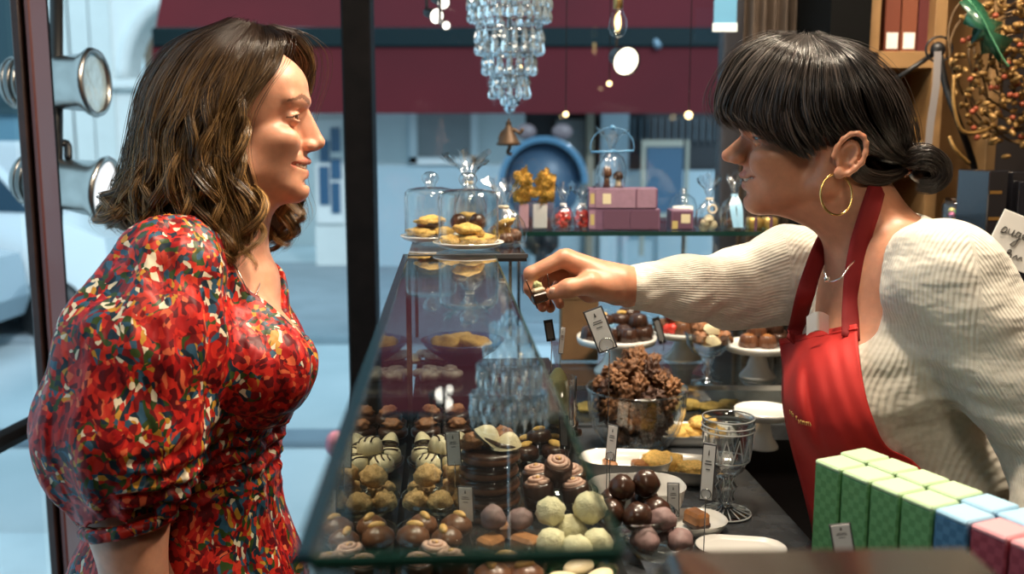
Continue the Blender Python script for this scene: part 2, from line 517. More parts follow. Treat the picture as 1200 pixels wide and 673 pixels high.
# ------------------------------------------------------------------ the street
GZ = -.30
def ground_m():
    m, nt, out = nmat('street_paving')
    p = nt.nodes.new('ShaderNodeBsdfPrincipled'); link(nt, p.outputs[0], out.inputs[0])
    n = tex_noise(nt, .9, 5); r = ramp(nt, n.outputs[0], [(.3, (.54, .60, .62)), (.7, (.70, .74, .76))])
    link(nt, r.outputs[0], p.inputs['Base Color']); p.inputs['Roughness'].default_value = .55
    return m
struct(MB().box((0, 12+WY, GZ-.05), (40, 24, .1)).obj('street', ground_m()))
def pave(name, y0, y1, h, col):
    return struct(MB().box((0, (y0+y1)/2, GZ+h/2), (30, y1-y0, h), bev=.01).obj(name, pmat('kerb_'+name, col, .7, var=.12, vscale=2), smooth=False))
pave('pavement', WY+.15, 4.2, .06, (.64, .70, .72))
pave('kerb', 5.6, 5.85, .05, (.22, .26, .30))
pave('path', 8.6, 14.0, .08, (.34, .38, .41))
pale = pmat('pale_render', (.74, .76, .74), .8, var=.05, vscale=1.5)
pale2 = pmat('white_stucco', (.84, .84, .82), .8, var=.05, vscale=1.2)
greyp = pmat('grey_shutter', (.34, .33, .32), .6, var=.06, vscale=3)
darkp = pmat('dark_shop_front', (.018, .02, .024), .5)
bluep = pmat('blue_grey_panel', (.48, .58, .62), .6)
FY = 13.6
def bx(px0, py0, px1, py1, Y, dep):
    a = P(px0, py1, Y); b = P(px1, py0, Y)
    return ((a[0]+b[0])/2, Y+dep/2, (a[2]+b[2])/2), (abs(b[0]-a[0]), dep, abs(b[2]-a[2]))
# building across the street: pale wall with a shuttered window, plinth, then dark shop bays
b1 = thing('building', (*P(520, 300, FY)[:2], GZ), 'pale rendered building across the street with a grey shuttered window', 'building')
MB().box(*bx(372, -90, 616, 352, FY+.02, 3)).obj('wall', pale, b1, smooth=False)
MB().box(*bx(372, -330, 616, -90, FY+.0, 3)).obj('upper_wall', pmat('dark_upper_wall', (.05, .05, .06), .8), b1, smooth=False)  # unseen upper storey, added dark to darken the case-top reflection
MB().box(*bx(488, 128, 552, 184, FY-.10, .10)).obj('shutter', greyp, b1, smooth=False)
fr_ = MB()
for q in ((480, 122, 488, 192), (552, 122, 560, 192), (480, 184, 560, 193)): fr_.box(*bx(*q, FY-.16, .18))
fr_.obj('window_frame', pale2, b1, smooth=False)
MB().box(*bx(444, 194, 616, 352, FY-.08, .12)).obj('plinth', bluep, b1, smooth=False)
MB().box(*bx(478, 128, 484, 194, FY-.05, .08)).obj('pilaster', bluep, b1, smooth=False)
w_ = MB().box(*bx(371, 140, 400, 262, FY-.06, .10)).obj('window', pale2, b1, smooth=False)
for q in ((375, 165, 385, 190), (388, 150, 398, 178), (388, 186, 399, 210), (375, 195, 385, 240), (389, 214, 398, 250)): MB().box(*bx(*q, FY-.1, .05)).obj('pane', pmat('dark_blue_pane', (.03, .10, .20), .1), w_, smooth=False)
b2 = thing('building', (*P(740, 300, FY)[:2], GZ), 'dark shop front across the street with pale pillars between its bays', 'building')
MB().box(*bx(616, -90, 980, 352, FY+.3, 3)).obj('wall', darkp, b2, smooth=False)
MB().box(*bx(616, -330, 980, -90, FY+.3, 3)).obj('upper_wall', MATS['dark_upper_wall'], b2, smooth=False)  # same unseen dark storey, added for the case-top reflection
MB().box(*bx(616, -120, 980, 20, FY-.1, .5)).obj('fascia', pmat('maroon_fascia', (.10, .012, .02), .6), b2, smooth=False)
MB().box(*bx(702, 110, 738, 352, FY-.2, .5)).obj('pillar', pmat('pale_blue_pillar', (.62, .70, .74), .7), b2, smooth=False)
MB().box(*bx(686, 110, 697, 352, FY-.25, .3)).obj('post', pmat('tan_post', (.35, .28, .20), .7), b2, smooth=False)
MB().box(*bx(616, 200, 980, 352, FY-.05, .2)).obj('sill_panel', bluep, b2, smooth=False)
MB().box(*bx(652, 140, 686, 190, FY-.02, .2)).obj('poster', pmat('grey_poster', (.20, .19, .18), .6), b2, smooth=False)
bars_ = MB()
for x in range(742, 850, 8): bars_.box(*bx(x, 138, x+2.5, 165, FY+.1, .06))
bars_.obj('railing', pmat('dim_rail', (.12, .15, .17), .5), b2, smooth=False)
# church-like white building with an arch, further down the street
AY = 17.0
b3 = thing('building', (*P(150, 300, AY)[:2], GZ), 'white stone building with a round arch further along the street', 'building')
def arch_wall():
    out_ = [(-8, 0), (-8, 9)]
    c = P(222, 92, AY); R_ = .99
    a = P(62, 300, AY)[0]; b = P(372, 300, AY)[0]
    pts = [(a-6, GZ), (a-6, 6.0), (b, 6.0), (b, GZ), (c[0]+R_, GZ), (c[0]+R_, c[2]-.05)]
    pts += [(c[0]+R_*math.cos(t), c[2]+R_*1.25*math.sin(t)) for t in np.linspace(.1, math.pi-.1, 16)]
    pts += [(c[0]-R_, c[2]-.05), (c[0]-R_, GZ)]
    return pts, c, R_
pts, ac, AR = arch_wall()
Rx = rotm(math.pi/2, 0, 0)
MB().prism(pts, .5, Rx, (0, AY+.5, 0)).obj('wall', pale2, b3, smooth=False)
tr = MB().tube([(ac[0]+(AR+.12)*math.cos(t), AY-.03, ac[2]+(AR*1.25+.12)*math.sin(t)) for t in np.linspace(0, math.pi, 24)], .13, 8)
tr.obj('arch_moulding', pale2, b3)
MB().box((ac[0]-AR-.15, AY-.05, ac[2]-.1), (.75, .35, .16), bev=.03).obj('capital', pale2, b3, smooth=False)
MB().box((ac[0], AY+1.6, 2.6), (2.6, .2, 5.8)).obj('doorway', pmat('ochre_recess', (.42, .28, .20), .8), b3, smooth=False)
MB().box((ac[0], AY+1.45, ac[2]-.95), (2.2, .1, 1.1)).obj('grille', pmat('grey_blue_grille', (.20, .22, .26), .6), b3, smooth=False)
for x in (72, 96, 120):
    MB().box(*bx(x, -60, x+3, 300, AY-.05, .1)).obj('pilaster', pale, b3, smooth=False)
b4 = thing('building', (*P(-40, 300, 10.6)[:2], GZ), 'dark teal shop front with a blue shutter, seen through the side glass', 'building')
MB().box(*bx(-260, -90, 31, 345, 10.7, .25)).obj('wall', pmat('dark_teal_front', (.020, .050, .062), .6), b4, smooth=False)
MB().box(*bx(-120, 132, 26, 345, 10.6, .12)).obj('shutter', pmat('blue_shutter', (.13, .26, .34), .5), b4, smooth=False)
MB().box(*bx(-125, 126, 30, 134, 10.5, .25)).obj('lintel', MATS['dark_teal_front'], b4, smooth=False)
# awning over the shop opposite
AWY = 12.2
red_c = pmat('red_awning_canvas', (.115, .004, .008), .8, var=.12, vscale=.8)
aw = thing('awning', P(510, 90, AWY), 'dark red awning with a green valance bar over the shop opposite', 'awning')
c_, s_ = bx(182, 54, 843, 133, AWY, .04)
MB().box(c_, s_).obj('valance', red_c, aw, smooth=False)
a_ = P(182, 32, AWY); b_ = P(843, 32, AWY)
MB().grid([[(a_[0], AWY, a_[2]), (a_[0]+.1, FY-.14, a_[2]+2.4)], [(b_[0], AWY, b_[2]), (b_[0]-.1, FY-.14, b_[2]+2.4)]]).obj('canopy', red_c, aw)  # rises steeply out of view, shaped to darken the case-top reflection
MB().box(*bx(178, 32, 846, 55, AWY-.05, .12), bev=.02).obj('front_bar', pmat('dark_green_metal', (.002, .012, .014), .5, spec=.25), aw, smooth=False)
armm = pmat('grey_arm', (.20, .27, .32), .4, .5)
for x0, x1 in ((246, 272), (735, 772)):
    MB().tube([P(x1, 55, AWY-.1), P(x0, -5, FY-.7)], .045, 8).obj('folding_arm', armm, aw)
# board in a pale frame standing before the dark shop, and other street clutter
fb = thing('framed_board', P(779, 254, 12.8), 'framed blue board standing in front of the dark shop opposite', 'signboard')
MB().box(*bx(757, 172, 801, 254, 12.82, .04)).obj('board', pmat('blue_board', (.06, .12, .19), .3), fb, smooth=False)
f_ = MB()
for q in ((750, 164, 757, 300), (801, 164, 808, 300), (757, 164, 801, 172), (757, 250, 801, 256)): f_.box(*bx(*q, 12.78, .1))
f_.obj('frame', pmat('pale_oak_frame', (.42, .38, .30), .6), fb, smooth=False)
hb = thing('scooter', P(639, 352, 11.6), 'blue rounded scooter parked in front of the dark shop', 'scooter')
hb.location.z = GZ+.08
c0 = P(636, 200, 11.6)
sh_ = MB()
gr = []
for a in np.linspace(0, math.pi, 18):
    gr.append([(c0[0]+.52*math.cos(a)*k, 11.6+dy, c0[2]-.14+.54*math.sin(a)*k) for k, dy in ((1, -.22), (1.0, .22), (.87, .24), (.87, -.24), (1, -.22))])
sh_.grid(gr).obj('leg_shield', pmat('blue_gloss_paint', (.09, .20, .30), .25, coat=.5), hb)
MB().ell((c0[0], 11.7, c0[2]-.15), (.46, .24, .48)).obj('front_panel', pmat('dark_blue_grey', (.06, .10, .15), .35), hb)
for s_x in (-.20, .22): MB().ell((c0[0]+s_x, 11.5, c0[2]+.45), (.12, .06, .09)).obj('mirror', pmat('pinkish_mirror', (.22, .15, .15), .3), hb)
wz = GZ+.08+.26
MB().tube([(c0[0]+.2*math.cos(a)*0, 11.75+.2*math.cos(a), wz+.2*math.sin(a)) for a in np.linspace(0, 6.28, 25)[:-1]], .06, 8, closed=True).obj('wheel', blackm, hb)
MB().tube([(c0[0], 11.75, wz), (c0[0], 11.68, c0[2]-.3)], .05, 8).obj('fork', blackm, hb)
MB().box((c0[0], 12.3, GZ+.6), (.42, 1.1, .35), bev=.1).obj('seat', blackm, hb)
MB().tube([(c0[0]+0*a, 12.7+.2*math.cos(a), wz+.2*math.sin(a)) for a in np.linspace(0, 6.28, 25)[:-1]], .06, 8, closed=True).obj('wheel', blackm, hb)
# parked red car far at the left, behind the side glass
cx_, cz_ = P(24, 362, 8.2)[0]-2.02, GZ
car = thing('car', (cx_, 7.6, cz_), 'pale parked car with a red rear light, behind the side glass', 'car')
prof = [(-2.0, .32), (-2.05, .62), (-1.85, .82), (-1.1, .92), (-.55, 1.36), (.75, 1.40), (1.35, .98), (1.95, .85), (2.02, .5), (1.95, .32)]
cm = MB(); 
cm.prism(prof, 1.6, rotm(math.pi/2, 0, 0), (cx_, 8.4, cz_)).obj('body', pmat('pale_car_paint', (.40, .47, .52), .2, coat=1), car, smooth=False)
MB().prism([(-.98, .94), (-.5, 1.30), (.7, 1.34), (1.2, .98)], 1.64, rotm(math.pi/2, 0, 0), (cx_, 8.42, cz_)).obj('windows', pmat('car_glass', (.02, .05, .08), .05), car, smooth=False)
for zl in (.50, ): MB().box((cx_+1.94, 7.02, cz_+zl+.02), (.16, .55, .26), bev=.04).obj('rear_light', pmat('red_lens', (.60, .02, .02), .2, coat=1), car)
for wx in (-1.25, 1.25):
    for wy_ in (6.85, 8.3): MB().lathe([(0, -.09), (.28, -.09), (.31, -.05), (.31, .05), (.28, .09), (0, .09)], (cx_+wx, wy_, cz_+.31), 24, rotm(math.pi/2, 0, 0)).obj('wheel', blackm, car)
# white parked van edge seen low beside the spotlights
vx = P(88, 300, 9.0)
van = thing('van', (vx[0]-.5, 9.4, GZ), 'white van parked on the street below the steel spotlights', 'van')
MB().prism([(-1.6, .3), (-1.6, 1.75), (.0, 1.8), (.55, 1.15), (1.05, .95), (1.1, .3)], 1.5, rotm(math.pi/2, 0, 0), (vx[0]-.6, 10.1, GZ)).obj('body', pmat('white_paint', (.85, .86, .87), .25, coat=.6), van, smooth=False)
MB().prism([(-.2, 1.2), (-.2, 1.66), (.0, 1.68), (.42, 1.18)], 1.54, rotm(math.pi/2, 0, 0), (vx[0]-.6, 10.12, GZ)).obj('window', MATS['car_glass'], van, smooth=False)
for wx in (-1.2, .55): MB().lathe([(0, -.8), (.26, -.8), (.30, -.76), (.30, .76), (.26, .8), (0, .8)], (vx[0]-.6+wx, 9.35, GZ+.30), 24, rotm(math.pi/2, 0, 0)).obj('wheel', blackm, van)

# two brushed steel spotlights on brackets at the door post
steel = pmat('brushed_steel', (.42, .40, .38), .28, 1, var=.3, vscale=8, bmp=.1, bscale=60)
def spot(px_, py_, Y, ang, label, s=1.0, lens=None):
    c = P(px_, py_, Y); t = thing('spotlight', c, label, 'spotlight')
    R = rotm(0, math.pi/2, 0)
    R = rotm(0, 0, -rad(2)) @ rotm(0, rad(90-ang), 0)
    pr = [(0, -.30), (.05, -.298), (.075, -.28), (.085, -.14), (.098, -.02), (.112, 0), (.112, .02), (.103, .022), (.095, .0), (.07, -.03), (0, -.05)]
    body = MB().lathe([(r*s, z*s) for r, z in pr[:8]], c, 40, R).obj('housing', steel, t)
    ring = MB().lathe([(.112*s, .0), (.118*s, .012*s), (.112*s, .026*s), (.100*s, .024*s), (.100*s, .005*s)], c, 40, R).obj('rim', steel, t)
    MB().lathe([(0, .002*s), (.05*s, .004*s), (.102*s, .010*s)], c, 40, R).obj('lens', lens, t)
    fin = MB()
    for k in range(5): fin.lathe([(.080*s, -.27*s+k*.02*s), (.088*s, -.265*s+k*.02*s), (.080*s, -.26*s+k*.02*s)], c, 32, R)
    fin.obj('cooling_rings', steel, t)
    br = MB().tube(spl([c+R @ np.array([-.09*s, .0, -.12*s]), c+R @ np.array([-.14*s, .02*s, -.14*s]), c+np.array([-.10, 0, .15*s]), (P(66, py_, Y)[0], Y, c[2]+.19*s)], 16), .009, 6)
    br.obj('bracket', blackm, t)
    return t
spot(106, 97, 2.25, 0, 'upper steel spotlight by the door post, dim lens facing the street', .66, pmat('lens_grey', (.45, .60, .68), .12, .3, bmp=.4, bscale=60, bdist=.01))
spot(118, 222, 2.25, -8, 'lower steel spotlight by the door post, bright white lens', .66, emit('lit_lens', (.95, .98, 1), 1.1))
pole = MB().tube([P(66, -30, 2.25), P(66, 380, 2.25)], .014, 10)
tag(pole.obj('lamp_pole', blackm), 'thin black pole behind the door post carrying the two spotlights', 'pole')
# ------------------------------------------------------------------ people: heads
def sculpt_head(F, fr, D, ear=True):
    """face and skull in the head frame; D holds profile points (x, z) in cm"""
    nas, tip, sub, ul, ll, chin, cor, eye = (np.array(D[k], float) for k in ('nas', 'tip', 'sub', 'ul', 'll', 'chin', 'cor', 'eye'))
    E = lambda c, r, k=.8, op='u', R=None: F.ell(c, r, k*.01, op, fr, R)
    C = lambda a, b, ra, rb, k=.8, op='u': F.cone(a, b, ra, rb, k*.01, op, fr)
    cr = D['crown']; bk = D['back']
    # skull and face mass
    E(((nas[0]-1.2+bk)/2, 0, cr-8.0), ((nas[0]-1.2-bk)/2, 7.3, 8.0), 1.5)
    E((nas[0]-5.9, 0, nas[1]+3.2), (5.7, 6.2, 4.6), 1.5)                       # forehead
    mz = (nas[1]+chin[1])/2
    E((nas[0]-6.6, 0, mz+.2), (5.6, 5.3, (nas[1]-chin[1])/2+.6), 1.5)
    for s in (-1, 1):
        C((1.2, s*5.3, chin[1]+3.4), (chin[0]-2.6, s*1.7, chin[1]+1.2), 1.5, 1.5, 1.6)      # jaw line
        C((0.6, s*5.9, 0), (1.2, s*5.3, chin[1]+3.4), 1.3, 1.5, 1.6)
        E((nas[0]-3.7, s*4.3, (nas[1]+sub[1])/2-.7), (2.4, 1.8, 1.7), 1.5)       # cheekbone
        E((cor[0]-.5, s*3.6, (sub[1]+nas[1])/2-1.5), (1.8, 1.2, 1.4), 1.4)      # smiling cheek
        E((cor[0]-2.8, s*3.85, cor[1]+1.0), (2.6, 1.75, 3.0), 1.8)      # cheek hollow filled
        C((nas[0]-.75, s*.9, nas[1]+1.5), (nas[0]-2.3, s*4.3, nas[1]+1.7), .75, .7, 1.1)   # brow
    E((chin[0]-1.75, 0, chin[1]+.3), (1.7, 1.9, 1.5), 1.4)
    E((ul[0]-2.6, 0, (ul[1]+ll[1])/2), (2.1, 2.5, 2.4), 1.3)                    # muzzle
    # throat floor
    C((chin[0]-3.0, 0, chin[1]+.9), (2.4, 0, chin[1]+.2), 1.6, 2.8, 2.0)
    # nose
    nr = D.get('nr', .55)
    C((nas[0]-nr, 0, nas[1]), (tip[0]-.85, 0, tip[1]+.1), nr, .82, .55)
    C((nas[0]-nr-.9, 0, nas[1]-.6), (sub[0]-.2, 0, tip[1]-.2), .9, 1.15, .8)
    E((tip[0]-.88, 0, tip[1]), (.88, .9, .82), .4)
    for s in (-1, 1):
        E((tip[0]-2.0, s*1.12, tip[1]-.45), (1.0, .62, .72), .45)
        E((tip[0]-1.75, s*.55, tip[1]-1.25), (.6, .3, .42), .25, 's')           # nostril
        C((tip[0]-2.75, s*1.7, tip[1]-.2), (tip[0]-3.0, s*1.75, tip[1]-.9), .14, .14, .5, 's')
        # fold from nostril to mouth corner
        C((sub[0]-1.6, s*2.05, sub[1]+.5), (cor[0]-.45, s*3.45, cor[1]+.5), .16, .14, .6, 's')
    # eyes
    for s in (-1, 1):
        E((eye[0]+1.9, s*2.9, eye[1]+.05), (1.6, 1.75, .95), 1.0, 's')
        E((eye[0]-1.22, s*3.1, eye[1]), (1.38, 1.45, 1.3), .45)                   # lids over the eyeball
        op_ = D.get('slit', .33)
        E((eye[0]-.1, s*3.15, eye[1]+D.get('slz', 0)), (1.0, 1.25, op_), .12, 's')
        C((eye[0]+.1, s*1.9, eye[1]+.85), (eye[0]-.9, s*4.4, eye[1]+.8), .10, .10, .3, 's')   # lid crease
        C((eye[0]+.1, s*2.2, eye[1]-1.35), (eye[0]-.8, s*4.0, eye[1]-1.2), .14, .14, .6, 's')  # under-eye crease
    # mouth
    mo = D.get('mo', .33); gz = (ul[1]+ll[1])/2; cy_ = D.get('cy', 3.5)
    for s in (-1, 1):
        C((ul[0]-.42, 0, ul[1]), (ul[0]-.95, s*1.3, ul[1]+.05), .42, .42, .25)
        C((ul[0]-.95, s*1.3, ul[1]+.05), (cor[0], s*cy_, cor[1]+.25), .42, .30, .25)
        C((ll[0]-.5, 0, ll[1]), (ll[0]-.95, s*1.2, ll[1]+.15), .5, .48, .25)
        C((ll[0]-.95, s*1.2, ll[1]+.15), (cor[0], s*cy_, cor[1]-.2), .48, .30, .25)
    for s in (-1, 1):
        C((ul[0]-.55, 0, gz+.02), (ul[0]-.95, s*1.4, gz+.14), mo, mo, .10, 's')
        C((ul[0]-.95, s*1.4, gz+.14), (cor[0]+.45, s*(cy_-.25), cor[1]-.02), mo, mo*.62, .10, 's')
        C((cor[0]+.45, s*(cy_-.25), cor[1]-.02), (cor[0]-.1, s*(cy_+.35), cor[1]+.15), mo*.62, .10, .12, 's')
        C((cor[0]-.35, s*(cy_+.3), cor[1]+.6), (cor[0]-.55, s*(cy_+.35), cor[1]-.5), .16, .16, .5, 's')   # corner crease
    E((ll[0]-.45, 0, ll[1]-1.15), (.55, 1.6, .35), .6, 's')
    E((sub[0]+.1, 0, sub[1]-.5), (.3, .3, .6), .4, 's')
    if ear:
        for s in (-1, 1):
            tl = D.get('eartilt', .22); y0 = D.get('eary', 6.9); ex = D.get('earx', -1.4); h = D.get('earh', 3.1)
            def ep(a, r, dy=0):
                x, z = math.cos(a)*r*.62, math.sin(a)*r
                return (ex+x*math.cos(tl)-z*math.sin(tl), s*(y0+dy), D.get('earz', .4)+z*math.cos(tl)+x*math.sin(tl))
            E(ep(0, 0, -.45), (1.75, .75, h*.86), .4)
            an = np.linspace(-.3, math.pi*1.45, 12)
            F.chain([ep(a, h*(1-.12*(a > 3.6)), .55+.25*math.sin(a-.5)) for a in an], [.34]*12, .0035, fr)
            an = np.linspace(.2, math.pi*1.2, 8)
            F.chain([ep(a, h*.52, .35) for a in an], [.27]*8, .003, fr)
            E(ep(-1.45, h*.86, .35), (.75, .42, .85), .3)
            E(ep(0, .15, .45), (.55, .5, .95), .25, 's')
            C(ep(-.1, h*.75, .2), ep(-.9, h*.65, .25), .4, .35, .3)
def face_parts(fr, D, root, iris):
    """eyeballs, teeth, brows and lashes, seated in the sculpted face"""
    eye = np.array(D['eye'], float)
    wh = pmat('eye_white', (.62, .58, .54), .2, coat=.4); ir = pmat(iris[0], iris[1], .15, coat=1.0)
    for s in (-1, 1):
        c = fr.pt(eye[0]-1.30, s*3.1, eye[1])
        e = MB().ell(c, (.0117,)*3, nu=24, nv=16).obj('eyeball', wh, root)
        g = np.array(D.get('gaze', (1, 0, 0)), float); g = fr.A @ g; g /= np.linalg.norm(g)
        u, v, d = frame_to(g)
        pts = []
        for r, h in ((.0001, .0120), (.003, .0117), (.0062, .0102)):
            pts.append([c+d*h+(u*math.cos(a)+v*math.sin(a))*r for a in np.linspace(0, 2*math.pi, 20)])
        MB().grid(pts).obj('iris', ir, e)
    lips = [np.array(D[k], float) for k in ('ul', 'll', 'cor')]
    gz = (lips[0][1]+lips[1][1])/2
    t = MB(); cor = lips[2]
    cy_ = D.get('cy', 3.5)
    ctrl = [(cor[0]-.25, -cy_+.45, cor[1]+.1), (lips[0][0]-1.45, -1.4, gz+.26), (lips[0][0]-1.0, 0, gz+.2), (lips[0][0]-1.45, 1.4, gz+.26), (cor[0]-.25, cy_-.45, cor[1]+.1)]
    for q in spl(ctrl, 13):
        p = fr.pt(*q); t.ell(p, (.0036, .0036, .0042), nu=10, nv=8)
    t.obj('teeth', pmat('tooth', (.80, .74, .62), .2, coat=.4), root)
def mesh_split_attr(obj, name, vals):
    a = obj.data.attributes.new(name, 'FLOAT', 'POINT')
    a.data.foreach_set('value', np.asarray(vals, np.float32))
def skin_mat(name, col, red, D, fr):
    """skin with lips a little redder: the lip mask is a point attribute"""
    m, nt, out = nmat(name)
    p = nt.nodes.new('ShaderNodeBsdfPrincipled'); link(nt, p.outputs[0], out.inputs[0])
    n = tex_noise(nt, 60, 4)
    r = ramp(nt, n.outputs[0], [(.3, [c*.88 for c in col]), (.7, [min(1, c*1.08) for c in col])])
    at = nt.nodes.new('ShaderNodeAttribute'); at.attribute_name = 'lip'
    mx = nt.nodes.new('ShaderNodeMix'); mx.data_type = 'RGBA'
    link(nt, at.outputs['Fac'], mx.inputs[0]); link(nt, r.outputs[0], mx.inputs[6]); mx.inputs[7].default_value = (*red, 1)
    at2 = nt.nodes.new('ShaderNodeAttribute'); at2.attribute_name = 'dark'
    mx2 = nt.nodes.new('ShaderNodeMix'); mx2.data_type = 'RGBA'
    link(nt, at2.outputs['Fac'], mx2.inputs[0]); link(nt, mx.outputs[2], mx2.inputs[6]); mx2.inputs[7].default_value = (.05, .025, .016, 1)
    link(nt, mx2.outputs[2], p.inputs['Base Color'])
    p.inputs['Roughness'].default_value = .42; p.inputs['Specular IOR Level'].default_value = .45
    p.inputs['Subsurface Weight'].default_value = .25; p.inputs['Subsurface Radius'].default_value = (1, .32, .18)
    p.inputs['Subsurface Scale'].default_value = .007
    n2 = tex_noise(nt, 420, 3); bump(nt, n2.outputs[0], .12, .001, p.inputs['Normal'])
    return m
def face_attrs(o, V, fr, D, moles=()):
    q = (np.asarray(V)-fr.o) @ fr.Ai.T
    ul, ll, cor = (np.array(D[k], float) for k in ('ul', 'll', 'cor'))
    lip = np.zeros(len(V)); 
    def seg(a, b, r):
        a = np.array(a); b = np.array(b); t = np.clip(((q-a) @ (b-a))/((b-a) @ (b-a)), 0, 1)
        return np.linalg.norm(q-a-t[:, None]*(b-a), axis=1) < r
    for s in (-1, 1):
        for z, zz, r in ((ul, .05, .56), (ll, .0, .62)):
            lip = np.maximum(lip, seg((z[0]-.4, 0, z[1]+zz), (z[0]-.95, s*1.3, z[1]+zz+.1), r))
            lip = np.maximum(lip, seg((z[0]-.95, s*1.3, z[1]+zz+.1), (cor[0], s*D.get('cy', 3.5), cor[1]), r*.75))
    dark = np.zeros(len(V))
    nas, eye = np.array(D['nas']), np.array(D['eye'])
    for s in (-1, 1):                                                # eyebrows and lash lines
        y = s*q[:, 1]
        bz = np.interp(y, [1.2, 3.2, 5.2], [nas[1]+1.45, nas[1]+2.15, nas[1]+1.55]); bw = np.interp(y, [1.2, 2.2, 5.2], [.36, .40, .16])
        dark = np.maximum(dark, ((np.abs(q[:, 2]-bz) < bw) & (y > 1.1) & (y < 5.2) & (q[:, 0] > nas[0]-5))*.7)
        lz = eye[1]+D.get('slz', 0)+D.get('slit', .33)*np.sqrt(np.clip(1-((y-3.15)/1.3)**2, 0, 1))
        dark = np.maximum(dark, ((np.abs(q[:, 2]-lz-.04) < .13) & (np.abs(y-3.2) < 1.45) & (q[:, 0] > eye[0]-1.6))*.95)
    for c, r in moles: dark = np.maximum(dark, (np.linalg.norm(q-np.array(c), axis=1) < r)*.45)
    mesh_split_attr(o, 'lip', lip*.65); mesh_split_attr(o, 'dark', dark)
# ------------------------------------------------------------------ people: hair
def hair_strands(paths, r0, rng, cen, sides=3):
    """(N, M, 3) paths to one mesh of thin tapered strands"""
    p = np.asarray(paths, float); N, M, _ = p.shape
    T = np.gradient(p, axis=1); T /= np.maximum(np.linalg.norm(T, axis=2, keepdims=True), 1e-9)
    ref = p-np.asarray(cen)
    U = np.cross(ref, T); U /= np.maximum(np.linalg.norm(U, axis=2, keepdims=True), 1e-9); W = np.cross(T, U)
    t = np.linspace(0, 1, M); prof = np.minimum(1, .5+t*4)*np.clip((1-t)*3.5, .12, 1)
    rr = (np.asarray(r0)*np.ones(N))[:, None]*prof[None]
    a = np.arange(sides)*2*math.pi/sides
    V = (p[:, :, None, :]+rr[:, :, None, None]*(np.cos(a)[None, None, :, None]*U[:, :, None, :]+np.sin(a)[None, None, :, None]*W[:, :, None, :]))
    V = V.reshape(-1, 3)
    n, m, j = np.meshgrid(np.arange(N), np.arange(M-1), np.arange(sides), indexing='ij')
    j2 = (j+1) % sides; b = (n*M+m)*sides; c = b+sides
    Q = np.stack([b+j, b+j2, c+j2, c+j], -1).reshape(-1, 4)
    return V, Q
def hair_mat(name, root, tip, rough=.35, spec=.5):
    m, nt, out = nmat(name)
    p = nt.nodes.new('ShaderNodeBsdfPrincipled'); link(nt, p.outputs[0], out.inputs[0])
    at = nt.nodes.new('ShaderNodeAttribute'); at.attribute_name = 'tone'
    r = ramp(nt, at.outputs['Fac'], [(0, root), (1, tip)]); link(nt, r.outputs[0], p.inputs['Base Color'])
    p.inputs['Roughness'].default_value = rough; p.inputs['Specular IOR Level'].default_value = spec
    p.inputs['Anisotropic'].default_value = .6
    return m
def hair_from_guides(guides, N, M, rng, layers=(.80, 1.02), wave=0, wf=3, clumps=60, clump=.6, noise=.3, seg=None):
    """guides: list of polylines in head cm, neighbours blend; returns (N, M, 3) in head cm"""
    G = np.stack([spl(g, M) for g in guides]); nG = len(guides)
    u = rng.random(N)*(nG-1.001); cu = np.sort(rng.random(clumps))*(nG-1.001)
    cl = rng.random(clumps); ci = np.abs(u[:, None]-cu[None]+.18*rng.standard_normal((N, clumps))*.3).argmin(1)
    t = np.linspace(0, 1, M)
    lay = layers[0]+(layers[1]-layers[0])*rng.random(N)**.6
    layc = layers[0]+(layers[1]-layers[0])*cl**.55
    def at(uu, ll):
        i = np.minimum(uu.astype(int), nG-2); f = (uu-i)[:, None, None]; f = f*f*(3-2*f)*.5+f*.5
        p = G[i]*(1-f)+G[i+1]*f
        q = p.copy(); ax_ = np.array([0, 0, 0.]); 
        q[..., 0] = 0+(p[..., 0])*ll[:, None]; q[..., 1] = p[..., 1]*ll[:, None]
        q[..., 2] = 4+(p[..., 2]-4)*(.5+.5*ll[:, None])
        return q
    A = at(u, lay); B = at(cu, layc)
    ph = rng.random(clumps)*6.28; am = .5+rng.random(clumps); fq = wf*(.75+.5*rng.random(clumps))
    wv = (t[None]**1.1)*wave*am[:, None]
    B[..., 1] += wv*np.sin(ph[:, None]+fq[:, None]*6.28*t[None])
    B[..., 0] += wv*.9*np.cos(ph[:, None]*1.7+fq[:, None]*6.28*t[None])
    B[..., 2] += wv*.25*np.sin(ph[:, None]*.7+fq[:, None]*6.28*t[None])
    k = (clump*np.clip(t*2.5, 0, 1))[None, :, None]
    Q = A*(1-k)+B[ci]*k
    sp = rng.standard_normal((N, 1, 3))*noise*(1-.4*t[None, :, None])
    Q = Q+sp*np.clip(t*4, .25, 1)[None, :, None]
    ph2 = rng.random((N, 1))*6.28
    Q[..., 1] += .12*noise*np.sin(ph2+t*14); Q[..., 0] += .12*noise*np.cos(ph2*1.3+t*12)
    return Q
def cap_surface(guides, M, s):
    G = np.stack([spl(g, M) for g in guides]); Q = G*s
    Q[..., 2] = 4+(G[..., 2]-4)*(.5+.5*s)
    return Q
